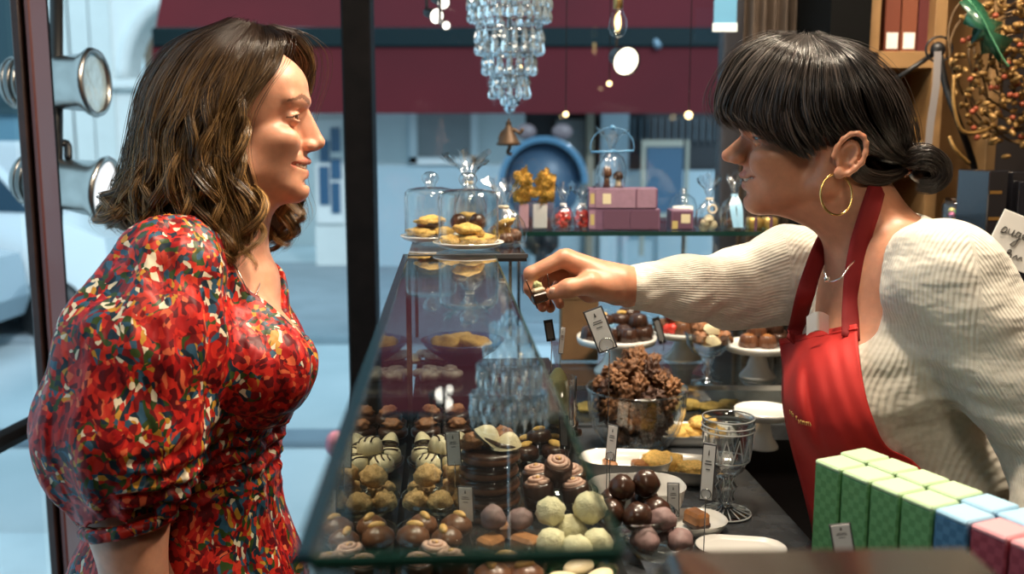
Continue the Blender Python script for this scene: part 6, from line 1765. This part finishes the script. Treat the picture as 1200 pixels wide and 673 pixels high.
rg = MB().tube([c+(.045*math.cos(a)*1.0, -.012, .085+.040*math.sin(a)) for a in np.linspace(-.2, 3.4, 30)], .0028, 6, flat=.4)
rg.tube([c+(.045*math.cos(3.4), -.012, .085+.040*math.sin(3.4)), c+(0, -.025, .075)], .0028, 6).tube([c+(.045*math.cos(-.2), -.012, .085+.040*math.sin(-.2)), c+(0, -.025, .075)], .0028, 6)
tag(rg.ell(c+(0, -.012, .125), (.006, .005, .005)).obj('ribbon_hoop', MATS['blue_ribbon'], origin=c), 'blue ribbon hoop around the bag on the purple boxes', 'ribbon')
# bell jar with a white cake, tied bags at the right
c = onshelf(800, 2.12)
bj = thing('bell_jar', c, 'small bell-shaped glass jar with white insert, behind the small purple box', 'jar')
MB().lathe([(.030, 0), (.031, .004), (.030, .045), (.024, .062), (.012, .071), (.0, .073)], c, 40).obj('jar', MATS['bowl_glass'], bj)
MB().ell(c+(0, 0, .078), (.008, .008, .007)).obj('knob', crystal, bj)
MB().lathe([(0, .001), (.022, .001), (.022, .045), (0, .046)], c, 28).obj('white_insert', MATS['white_card_box'], bj)
c = onshelf(831, 2.06)
bag(c, .030, .062, .060, 'clear bag of striped sweets with a cream rosette, left of her chin', seed=12, fan=.9)
fill('striped', c, 5, .02, .035, .62, 'striped sweet in the clear bag with the rosette', 'striped sweets in the bag', 'sweet', 9)
ros = MB(); 
for k in range(7): ros.tube([c+(0, -.03, .045)+np.array([.006*math.cos(k*.9+q)*1.4, -.002, .006*math.sin(k*.9+q)*1.4]) for q in np.linspace(0, 2, 8)], .0025, 6)
tag(ros.obj('rosette', tie, origin=c+(0, -.03, .045)), 'cream paper rosette stuck on the clear bag', 'rosette')
c = onshelf(860, 2.05)
bag(c, .028, .070, .055, 'clear bag with pale blue ribbon ends, just below her nose', seed=14, fan=.7, ribbon=.004, tie_m=ribm)
fill('milkcup', c, 4, .02, .03, .7, 'brown chocolate cup in the bag with pale blue ribbon', 'cups in the blue ribbon bag', seed=11)
for i, px_ in enumerate((884, 902)):
    c = onshelf(px_, 2.08)
    t = thing('gift_box', c, ('small gold wrapped box behind her chin', 'small gold wrapped box behind her neck')[i], 'gift box')
    MB().box(c+(0, 0, .012), (.030, .03, .024), bev=.003).obj('wrapping', pmat('gold_foil', (.55, .38, .12), .3, .8), t)
    MB().box(c+(0, -.0005, .012), (.006, .032, .025)).obj('band', MATS['dark_mauve_panel'], t, smooth=False)

# ------------------------------------------------------------------ crystal chandelier and its hanging figure
chx = P(597, 20, 2.36); ch_t = P(597, 20, 2.36)
chand = thing('chandelier', (chx[0], 2.36, 2.0), 'tiered crystal chandelier hanging inside the shop window', 'chandelier')
zpx = lambda y: P(597, y, 2.36)[2]; rpx = lambda w_: w_/2/FPX*2.36
glint = pmat('crystal_drop', (.75, .90, .98), .03, trans=.85, ior=1.6, spec=.8)
cxm = MB(); drops = []
tiers = [(92, -14, 26, 24), (90, 2, 24, 24), (74, 28, 24, 20), (74, 40, 24, 20), (58, 56, 24, 16), (58, 66, 22, 16), (42, 82, 20, 12), (42, 92, 24, 12), (16, 104, 20, 5)]
for w_, y, ln, n in tiers:
    R_ = rpx(w_)
    if True: MB().tube([(chx[0]+R_*math.cos(q), 2.36+R_*math.sin(q), zpx(y)+.004) for q in np.linspace(0, 6.283, 40)[:-1]], .0022, 6, closed=True).obj('ring', chrome, chand)
    for i in range(n):
        a = 6.283*(i+.5*(y % 3))/n; x, yy = chx[0]+R_*math.cos(a), 2.36+R_*math.sin(a); L_ = ln/FPX*2.36
        drops.append((yy, (x, yy, zpx(y)), L_, min(.0085, 2.7*R_/n)))
drops.sort()
dp = MB().lathe([(0, 0), (.3, -.06), (.42, -.14), (.2, -.22), (.12, -.26), (.55, -.42), (.9, -.66), (1, -.78), (.75, -.92), (0, -1.0)], n=6)
dv, df = np.concatenate(dp.v), dp.f
first = None; rest = MB()
for i, (yy, p, L_, r_) in enumerate(drops):
    v = dv*np.array([r_, r_, L_])
    if i < 100: mesh_obj('crystal_drop', v @ rotm(0, 0, i*.7).T+np.array(p), df, glint, chand, smooth=False)
    else: rest.add(v @ rotm(0, 0, i*.7).T+np.array(p), df)
ro = rest.obj('crystal_drops', glint, chand, smooth=False); ro['kind'] = 'stuff'
MB().tube([(chx[0], 2.36, zpx(104)), (chx[0], 2.36, 2.70)], .006, 8).obj('stem', chrome, chand)
MB().lathe([(0, 2.70), (.05, 2.70), (.045, 2.68), (.01, 2.67), (0, 2.67)], (chx[0], 2.36, 0), 24).obj('ceiling_rose', chrome, chand)
for k in range(3): MB().tube([(chx[0], 2.36, zpx(8+30*k)), (chx[0]+rpx(80-24*k), 2.36, zpx(6+28*k))], .0015, 5).tube([(chx[0], 2.36, zpx(8+30*k)), (chx[0]-rpx(80-24*k), 2.36, zpx(6+28*k))], .0015, 5).obj('ring_arm', chrome, chand)
MB().ell((chx[0], 2.36, zpx(126)), (.014, .014, .014), nu=10, nv=6).obj('crystal_ball', glint, chand, smooth=False)
fg = thing('hanging_figure', P(597, 142, 2.36), 'small copper dancing figure hung below the chandelier', 'ornament')
cop = pmat('dull_copper', (.085, .05, .028), .5, .4); F0 = lambda x, y: P(x, y, 2.36)
MB().lathe([(0, .018), (.007, .014), (.010, .004), (.013, -.004), (.026, -.026), (.030, -.033), (.022, -.036), (0, -.036)], F0(596, 153), 24).obj('skirt', cop, fg)
MB().ell(F0(596, 146), (.007, .007, .008)).lathe([(0, .016), (.005, .006), (.010, .0035), (0, .003)], F0(596, 146), 16).obj('head', cop, fg)
MB().tube(spl([F0(597, 150), F0(604, 153), F0(609, 156), F0(613, 151)], 12), .0048, 6).tube(spl([F0(595, 150), F0(588, 156), F0(585, 164)], 10), .0042, 6).obj('arms', cop, fg)
MB().tube(spl([F0(597, 166), F0(597, 173), F0(595, 179), F0(600, 181)], 12), .0046, 6).obj('leg', cop, fg)
MB().tube([F0(597, 142), F0(597, 127)], .0008, 5).obj('thread', chrome, fg)

# ------------------------------------------------------------------ lamp by the window, and glowing shapes for lamp reflections in it
brass = pmat('warm_brass', (.50, .32, .12), .3, .9)
def bulb_lamp(px_, py_, Y, label):
    c = P(px_, py_, Y); t = thing('pendant_bulb', c, label, 'lamp')
    MB().lathe([(0, -.034), (.014, -.030), (.021, -.014), (.020, .004), (.011, .026), (.009, .034), (0, .034)], c, 24).obj('bulb', MATS['clear_glass'], t)
    MB().ell(c, (.0075, .0075, .019)).obj('filament', emit('warm_filament', (1, .66, .25), 5.0), t)
    MB().lathe([(0, .03), (.011, .03), (.011, .055), (.006, .062), (0, .062)], c, 20).obj('socket', brass, t)
    MB().tube([c+(0, 0, .06), (c[0], Y, 2.70)], .0022, 6).obj('cord', blackm, t)
bulb_lamp(724, 26, 2.30, 'filament bulb hanging on a thin cord near the window')
def reflection_disc(px_, py_, Y, r, label, tilt, st, col=(1, .93, .82)):  # glowing disc standing in for a lamp's reflection in the window
    c = P(px_, py_, Y); t = thing('lamp_reflection', c, label, 'lamp'); d = np.array([0, 0, CAMZ])-c; d = d/np.linalg.norm(d)+np.array(tilt); R = np.stack(frame_to(d), 1)
    MB().lathe([(0, -.06), (r*.6, -.058), (r*.7, -.03), (r*1.05, -.004), (r*1.08, .002), (r, .001), (r*.98, -.004), (0, -.005)], c, 28, R).obj('housing', blackm, t)
    MB().lathe([(0, -.003), (r*.98, -.003), (r*.9, .001), (0, .003)], c, 28, R).obj('reflection_face', emit('reflection_face_%d' % px_, col, st), t)
    MB().tube([c-d*.05, c-d*.05+(0, 0, .03), (c[0], c[1]+.05, 2.70)], .004, 6).obj('stem', blackm, t)
reflection_disc(734, 72, 2.44, .034, 'bright oval disc for a lamp reflection below the filament bulb', (.5, 0, -.25), 3.0, (1, .88, .66))
reflection_disc(512, 19, 2.44, .018, 'bright white disc for a lamp reflection left of the chandelier, larger of the trio', (.5, 0, -.2), 3.0)
reflection_disc(520, 3, 2.51, .016, 'small white disc for a lamp reflection at the top of the trio', (.5, 0, -.2), 3.0)
reflection_disc(523, 30, 2.38, .010, 'smallest white disc for a lamp reflection of the trio, lowest of them', (.3, 0, -.2), 2.6)
def reflected_globe(px_, py_, Y, r, lab):  # small glowing globe standing in for a reflected warm lamp
    c = P(px_, py_, Y); t = thing('reflected_glow', c, lab, 'lamp')
    MB().ell(c, (r, r, r), nu=14, nv=10).obj('globe', emit('warm_globe', (1, .74, .36), 3.0), t)
    MB().tube([c+(0, 0, r*.8), (c[0], Y, 2.70)], .0012, 5).obj('cord', blackm, t)
reflected_globe(663, 134, 2.50, .008, 'tiny warm glow for a reflected lamp at the foot of the awning edge'); reflected_globe(714, 98, 2.50, .0075, 'tiny warm glow for a reflected lamp under the oval disc'); reflected_globe(807, 135, 2.50, .011, 'tiny warm glow for a reflected lamp above the framed board')
# blue paper tag hanging near the curtain
tg = boxL(0, 0, 0, 0, 0, 0); q = bx(836, -6, 864, 37, 2.5, .004)
hg = thing('hanging_card', q[0], 'blue card with a white lower band hanging beside the curtain', 'card')
MB().box(*q).obj('card', pmat('mid_blue_card', (.10, .30, .48), .5), hg, smooth=False)
q2 = bx(835, 27, 864, 37, 2.497, .004); MB().box(*q2).obj('band', pmat('pale_band', (.80, .88, .90), .5), hg, smooth=False)
MB().tube([P(850, -6, 2.5), (P(850, -6, 2.5)[0], 2.5, 2.70)], .001, 5).obj('string', blackm, hg)

# ------------------------------------------------------------------ the wall behind the assistant
cur = MB(); g = []
xa_, xb_ = P(872, 30, 2.52)[0], P(975, 30, 2.52)[0]
for i in range(90):
    u = i/89; g.append([(xa_+(xb_-xa_)*u, 2.52+.020*math.sin(u*52)+.008*math.sin(u*23+1), z) for z in (.1, 1.0, 1.8, 2.68)])
tag(cur.grid(g).obj('curtain', pmat('brown_striped_curtain', (.070, .048, .034), .8, var=.3, vscale=9), ang=None), 'dark brown curtain hanging in vertical folds beside the window', 'curtain')
xt_ = P(1020.5, 30, 2.25)[0]
MB().box((xt_-.045, 2.40, 1.35), (.09, .30, 2.68)).obj('trim_3', pmat('matt_black', (.004, .004, .004), .8, spec=.08), smooth=False)['kind'] = 'structure'
SY = 2.28
su = thing('shelf_unit', (*P(1075, 100, SY)[:2], 0), 'pale oak open shelf unit behind the assistant', 'shelf')
oakl = pmat('pale_oak', (.30, .17, .07), .5, var=.2, vscale=10)
def sb(px0, py0, px1, py1, dep=.24, Y=SY): 
    return MB().box(*bx(px0, py0, px1, py1, Y, dep), bev=.002)
lx0, lx1 = P(1021, 0, SY)[0], P(1180, 0, SY)[0]
def shb(name, x0, x1, z0, z1, y0=SY, y1=SY+.26, m=None): return MB().box(((x0+x1)/2, (y0+y1)/2, (z0+z1)/2), (x1-x0, y1-y0, z1-z0), bev=.0015).obj(name, m or oakl, su, smooth=False)
pz = lambda y: P(1060, y, SY)[2]
shb('side_panel', lx0, lx0+.024, .02, 2.4); shb('side_panel', P(1098, 0, SY)[0], P(1112, 0, SY)[0], .02, 2.4)
shb('side_panel', lx1-.024, lx1, .02, 2.4)
shb('back_panel', lx0, lx1, .02, 2.4, SY+.25, SY+.265, pmat('brown_back_panel', (.17, .085, .035), .6, var=.2, vscale=8))
for a, b in ((60, 80), (190, 206), (330, 344), (-70, -55)): shb('shelf_board', lx0, P(1105, 0, SY)[0], pz(b), pz(a))
for i, (x, m_) in enumerate(((1043, (.17, .045, .025)), (1063, (.20, .06, .03)), (1083, (.10, .02, .02)))):
    a = P(x, 60, SY); t = thing('boxed_bar', (a[0]+.018, SY+.06, pz(60)), ('brown boxed bar standing leftmost on the top shelf', 'brown boxed bar in the middle of the top shelf', 'dark red boxed bar standing rightmost on the top shelf')[i], 'box')
    MB().box((a[0]+.018, SY+.09, pz(60)+.075), (.036, .10, .15), bev=.002).obj('carton', pmat('carton_%d' % i, m_, .5), t, smooth=False)
    if i < 2: MB().box((a[0]+.018, SY+.0395, pz(60)+.027), (.026, .002, .036)).obj('label', card, t, smooth=False)
t = thing('dark_ornament', (P(1052, 0, SY)[0], SY+.02, pz(60)+.15), 'small dark ornament on the boxed bars at the top', 'ornament')
v, f = lump(.020, 41, .5, 2, (1.2, .8, .7)); t.location.z = pz(60)+.15
MB().add(v+np.array([P(1052, 0, SY)[0], SY+.08, pz(60)+.162]), f).obj('body', blackm, t, ang=None)
jars = []
for r_ in range(2):
    for i in range(4):
        p = (P(1057+i*15, 0, SY)[0], SY+.05+.03*(r_), pz(190) if r_ == 0 else pz(190)+.052)
        t = thing('small_jar', p, '', 'jar'); jars.append(t); p = np.array(p)
        MB().lathe([(0, 0), (.0125, 0), (.013, .002), (.013, .032), (.010, .037), (0, .037)], p, 18).obj('glass', pmat('amber_jar', (.30, .16, .05), .2), t)
        MB().lathe([(0, .037), (.0125, .037), (.0125, .050), (0, .051)], p, 18).obj('lid', pmat('gold_lid', (.70, .46, .14), .3, .7), t)
number(jars[:4], 'gold-lidded amber jar in the lower row behind her head', 'gold-lidded jars'); number(jars[4:], 'gold-lidded amber jar in the upper row behind her head', 'gold-lidded jars')
# black swing-arm lamp with grey ribbon
la = thing('swing_arm_lamp', P(1099, 58, 2.16), 'black swing-arm lamp with a grey ribbon in front of the oak shelf', 'lamp')
MB().tube([P(1048, 94, 2.16), P(1097, 61, 2.16)], .0055, 8).obj('arm', blackm, la)
MB().ell(P(1099, 58, 2.15), (.016, .014, .016)).obj('joint', blackm, la)
MB().tube([P(1099, 58, 2.15)+np.array([.028*math.cos(a), -.006, .026*math.sin(a)]) for a in np.linspace(0, 6.283, 30)[:-1]], .0025, 6, closed=True).obj('ring', blackm, la)
MB().tube(spl([P(1101, 62, 2.15), P(1108, 100, 2.14), P(1122, 140, 2.13), P(1140, 190, 2.2), P(1150, 240, 2.25)], 20), .0075, 8).obj('lower_arm', blackm, la)
rp = spl([P(1099, 60, 2.135), P(1097, 100, 2.135), P(1091, 140, 2.14), P(1088, 170, 2.145)], 16)
MB().grid([[p+np.array([d, 0, 0]) for d in (-.008, .008)] for p in rp]).obj('ribbon', pmat('grey_satin', (.24, .22, .22), .4, sheen=.3), la)
# golden berry wreath
WYd = 2.12
wrt = thing('wreath', P(1160, 90, WYd), 'large wreath of golden twigs and berries with one green leaf', 'wreath')
twig = pmat('gold_twig', (.10, .055, .02), .45, .3, var=.3, vscale=60); gber = pmat('gold_berry', (.27, .15, .045), .4, .4, var=.3, vscale=90); rber = pmat('rust_berry', (.28, .06, .025), .4)
wc = P(1205, 75, WYd); rw = np.random.default_rng(8)
for k in range(26):
    a0 = rw.random()*6.28; r_ = .05+.14*rw.random(); ln = .8+1.6*rw.random(); dy = (rw.random()-.5)*.06
    pth = [wc+np.array([r_*(1+.12*math.sin(3*q+k))*math.cos(a0+q)*.85, dy+.012*math.sin(q*4+k), r_*(1+.12*math.sin(3*q+k))*math.sin(a0+q)]) for q in np.linspace(0, ln, 14)]
    MB().tube(pth, .0026, 6).obj('twig', twig, wrt)
lp = spl([P(1118, 88, WYd-.04), P(1118, 125, WYd-.05), P(1130, 155, WYd-.05), P(1162, 149, WYd-.04), P(1158, 128, WYd-.04)], 30); MB().tube(lp, .0042, 7).obj('twig_loop', gber, wrt)
lp = spl([P(1112, 160, WYd-.04), P(1120, 176, WYd-.05), P(1136, 192, WYd-.04)], 20); MB().tube(lp, .0042, 7).obj('twig_loop', gber, wrt)
be = []
for k in range(420):
    a = rw.random()*6.28; r_ = .03+.17*rw.random()**.8; be.append((wc+np.array([r_*math.cos(a)*.85, -.03+(rw.random()-.6)*.06, r_*math.sin(a)]), k))
be.sort(key=lambda q: q[0][1])
rest = {0: MB(), 1: MB()}
for i, (p, k) in enumerate(be):
    R = rotm(rw.random()*3, rw.random()*3, rw.random()*3); rb = k % 5 == 0
    m = MB().ell(p, (.0055, .0055, .010) if not rb else (.006,)*3, R, 10, 8)
    if i < 100: m.obj('berry', rber if rb else gber, wrt)
    else: rest[int(rb)].add(np.concatenate(m.v), m.f)
for k in (0, 1): rest[k].obj('berries', rber if k else gber, wrt)['kind'] = 'stuff'
leafm = pmat('green_leaf', (.018, .085, .045), .25, coat=.4, var=.3, vscale=30)
lo = [(1124, 2), (1134, 14), (1128, 28), (1140, 34), (1137, 52), (1148, 48), (1150, 64), (1162, 62), (1170, 72), (1182, 80), (1176, 62), (1188, 46), (1172, 38), (1176, 26), (1160, 22), (1152, 6), (1140, -4)]
sp_ = spl([(1134, 0), (1150, 22), (1160, 42), (1174, 68), (1182, 79)], 17)
gl2 = [[np.array(P(*q, WYd-.085-.02*math.sin(i*.5)))for q in (lo[min(i, 16)], )] for i in range(17)]
lf = MB(); cen = [P(1156+2*math.cos(i), 36, WYd-.10) for i in range(1)][0]
pts_ = [cen]+[P(x, y, WYd-.075-.012*math.sin(i*1.9)) for i, (x, y) in enumerate(lo)]
lf.add(pts_, [(0, i, i+1) for i in range(1, 17)]+[(0, 17, 1)])
lfo = lf.obj('leaf', leafm, wrt, ang=None); mm_ = lfo.modifiers.new('thickness', 'SOLIDIFY'); mm_.thickness = .002
MB().tube([p-np.array([0, .004, 0]) for p in [P(x, y, WYd-.098) for x, y in sp_]], .0018, 6).obj('leaf_vein', pmat('pale_green_vein', (.10, .30, .16), .4), wrt)
# dark chocolate bars, coloured sweets bag and handwritten card at the right
sdk = thing('side_counter', (P(1190, 300, 1.95)[0], 2.05, 0), 'dark side counter behind the assistant holding boxes', 'counter')
zs_ = P(1150, 262, 1.92)[2]-.12
xs0, xs1 = P(1108, 260, 1.85)[0], 1.50
MB().box(((xs0+xs1)/2, 2.06, zs_-.015), (xs1-xs0, .42, .03)).obj('top', dark_wood, sdk, smooth=False)
MB().box(((xs0+xs1)/2, 2.08, (zs_-.03)/2), (xs1-xs0-.02, .36, zs_-.04)).obj('body', MATS['black_lacquer'], sdk, smooth=False)
def bar_box(px_, Y, w, d, h, rz, lab, bands=True):
    q = P(px_, 230, Y); c = np.array([q[0], Y, zs_]); t = thing('chocolate_box', c, lab, 'box'); R = rotm(0, 0, rz)
    MB().box(c+(0, 0, h/2), (w, d, h), R, .002).obj('carton', pmat('black_glossy_card', (.010, .010, .013), .18, coat=.5), t, smooth=False)
    if bands:
        for z in (.38, .60, .82): MB().box(c+R @ np.array([-w*.12, -d/2-.0004, h*z]), (w*.62, .001, .006), R).obj('gold_band', gold, t, smooth=False)
bar_box(1150, 1.90, .040, .10, .225, .15, 'tall black box with three gold bands behind her shoulder'); bar_box(1176, 1.93, .036, .10, .222, .12, 'plain tall black box beside the gold-banded one', False); bar_box(1204, 1.88, .045, .10, .205, -.35, 'tilted dark box at the edge by the handwritten card', False)
c = np.array([P(1124, 240, 1.99)[0], 1.99, zs_])
tag(MB().lathe([(0, 0), (.03, 0), (.034, .01), (.034, .15), (.028, .165), (.027, .163), (.032, .148), (.031, .01), (0, .004)], c, 28).obj('sweet_jar', clear, origin=c), 'clear jar of wrapped coloured sweets behind her ponytail', 'jar')
cols_ = [(.50, .10, .20), (.12, .35, .14), (.55, .45, .12), (.30, .14, .34), (.6, .55, .45)]
sw_ = []
for i in range(34):
    a = rw.random()*6.28; r_ = .020*math.sqrt(rw.random()); p = c+(r_*math.cos(a), r_*math.sin(a), .012+.135*i/34)
    o = MB().ell(p, (.008, .008, .007), None, 10, 8).obj('wrapped_sweet', pmat('foil_%d' % (i % 5), cols_[i % 5], .25, .5)); sw_.append(o)
    tag(o, ('pink', 'green', 'yellow', 'violet', 'cream')[i % 5]+' wrapped sweet in the jar behind her ponytail', 'sweet', ('pink', 'green', 'yellow', 'violet', 'cream')[i % 5]+' sweets in the jar')
# handwritten card
kc = P(1192, 284, 1.62); u_ = P(1180, 255, 1.62)-P(1167, 276, 1.62)
R = rotm(0, 0, -.1) @ rotm(0, rad(22), 0)
hcd = thing('handwritten_card', kc-np.array([0, 0, .06]), 'white card with black brush handwriting behind her shoulder', 'card')
MB().box(kc, (.085, .0016, .085), R, .0006).obj('card', card, hcd, smooth=False)
hw = MB()
def stroke(pts): hw.tube([kc+R @ np.array([x*.001, -.0016, z*.001]) for x, z in spl(pts, 22)], .0011, 5, flat=.5)
stroke([(-33, 8), (-30, 16), (-25, 14), (-27, 6), (-33, 6), (-26, 7), (-22, 8)])          # a
stroke([(-22, 16), (-20, 8), (-15, 9), (-13, 17), (-13, 6), (-9, 8)])                     # u
stroke([(-2, 15), (-7, 16), (-8, 8), (-3, 8), (-1, 16), (-2, -6), (-9, -8), (-6, -1), (3, 8)])   # g
stroke([(3, 10), (9, 13), (7, 18), (3, 14), (5, 8), (12, 9)])                             # e
stroke([(-8, -28), (-7, -16), (-2, -18), (-8, -23), (0, -22), (-1, -29), (-8, -29)])
stroke([(4, -27), (8, -20), (12, -26), (16, -20), (20, -26)])
hw.obj('handwriting', pmat('black_ink', (.01, .01, .012), .5), hcd)
MB().tube([kc+R @ np.array([.01, .002, -.03]), (kc[0]+.02, kc[1]+.04, kc[2]-.12)], .0012, 5).obj('prop', chrome, hcd)
# second golden bow of a bag under it
# ------------------------------------------------------------------ tea-box rows and the steel box in front
def check(name, a, b):
    m, nt, out = nmat(name); p = nt.nodes.new('ShaderNodeBsdfPrincipled'); link(nt, p.outputs[0], out.inputs[0])
    tc = nt.nodes.new('ShaderNodeTexCoord'); c_ = nt.nodes.new('ShaderNodeTexChecker'); c_.inputs['Scale'].default_value = 130
    c_.inputs[1].default_value = (*a, 1); c_.inputs[2].default_value = (*b, 1)
    link(nt, tc.outputs['Object'], c_.inputs[0]); link(nt, c_.outputs[0], p.inputs['Base Color']); p.inputs['Roughness'].default_value = .45
    MATS[name] = m; return m
gsd = check('green_checked_card', (.09, .26, .10), (.13, .33, .14)); gtp = pmat('pale_green_lid', (.50, .68, .42), .5)
bsd = check('blue_checked_card', (.04, .14, .27), (.07, .20, .36)); btp = pmat('pale_blue_lid', (.34, .58, .78), .5)
rsd = check('red_checked_card', (.24, .035, .06), (.32, .06, .09)); rtp = pmat('pink_lid', (.72, .32, .36), .5)
stripm = pmat('pale_strip', (.55, .62, .52), .4)
TBH = .205
def tea_proto(side, top):
    t = thing('tea_box', (0, 0, 0), '', 'box')
    MB().box((0, 0, TBH/2-.0025), (.037, .038, TBH-.005), bev=.0015).obj('carton', side, t, smooth=False)
    MB().box((0, 0, TBH-.003), (.0375, .0385, .006), bev=.002).obj('lid', top, t, smooth=False)
    MB().box((-.0187, 0, TBH*.5), (.0008, .024, TBH*.86)).obj('window_strip', stripm, t, smooth=False)
    return t
TP = {'g': tea_proto(gsd, gtp), 'b': tea_proto(bsd, btp), 'r': tea_proto(rsd, rtp)}
uset = set(); rowd = P(1150, 604, .80)-P(985, 545, 1.10); rang = math.atan2(rowd[1], rowd[0])
tb_ = []
def tea(kind, p, rz, lab):
    if kind not in uset: o = TP[kind]; uset.add(kind); o.location = [float(a) for a in p]; o.rotation_euler = (0, 0, rz)
    else: o = copy_tree(TP[kind], loc=p, rz=rz)
    o['label'] = lab; o['category'] = 'box'; o['group'] = {'g': 'green', 'b': 'blue', 'r': 'pink-red'}[kind]+' tall boxes'
ztb = SLAB
def top_at(px_, py_): return PZ(px_, py_, SLAB+TBH)
fr0 = top_at(985, 541); fr1 = top_at(1176, 618); bk0 = top_at(962, 530)
dF = fr1-fr0; dF = dF/np.linalg.norm(dF); ra = math.atan2(dF[1], dF[0]); nB = np.array([-dF[1], dF[0], 0])
if nB[1] < 0: nB = -nB
words_ = ['first', 'second', 'third', 'fourth', 'fifth', 'sixth', 'seventh', 'eighth']
kinds_f = ['g', 'g', 'g', 'g', 'b', 'r', 'r', 'r']; kinds_b = ['g', 'g', 'g', 'g', 'b', 'b', 'r', 'r']
for i, k in enumerate(kinds_f):
    p = fr0+dF*i*.0405; tea(k, (p[0], p[1], SLAB), ra+.02*math.sin(i*3), {'g': 'green', 'b': 'blue', 'r': 'pink-red'}[k]+' checked tall box, %s of the front row' % words_[i])
for i, k in enumerate(kinds_b):
    p = fr0+nB*.043+dF*(i*.0405-.008); tea(k, (p[0], p[1], SLAB), ra+.03*math.sin(i*2+1), {'g': 'green', 'b': 'blue', 'r': 'pink-red'}[k]+' checked tall box, %s of the back row' % words_[i])
sup = fr0+dF*.20+nB*.026
tag(MB().box((sup[0]+.05, sup[1]-.02, SLAB-.016), (.50, .20, .028), rotm(0, 0, ra), .003).obj('side_shelf', stone, smooth=False), 'dark stone side shelf under the rows of tall boxes', 'shelf') if False else None
price_tag(984, 614, 990, 650, .93, 26, 'small tilted white tag leaning on the green boxes', SLAB, yaw=.2, ringy=False)
# brushed steel box closest to the camera
sx0 = PZ(775, 648, 1.275); sx1 = PZ(1155, 640, 1.275)
stb = thing('steel_box', ((sx0[0]+sx1[0])/2, .42, .98), 'blurred brushed steel appliance top closest to the camera', 'appliance')
warm_steel = pmat('satin_steel', (.27, .24, .21), .20, 1, var=.12, vscale=5)
ya = (sx0[1]+sx1[1])/2
MB().box(((sx0[0]+sx1[0])/2, ya-.09, 1.262), (sx1[0]-sx0[0], .20, .026), rotm(0, 0, .03), .010).obj('lid', warm_steel, stb, smooth=True)
MB().box(((sx0[0]+sx1[0])/2, ya-.09, 1.10), (sx1[0]-sx0[0]-.008, .192, .302), rotm(0, 0, .03), .006).obj('housing', warm_steel, stb, smooth=False)
tag(MB().box(((sx0[0]+sx1[0])/2, ya-.10, .47), (sx1[0]-sx0[0]+.06, .24, .955), None, .004).obj('stand', MATS['black_lacquer'], smooth=False), 'dark pedestal under the steel appliance', 'stand')
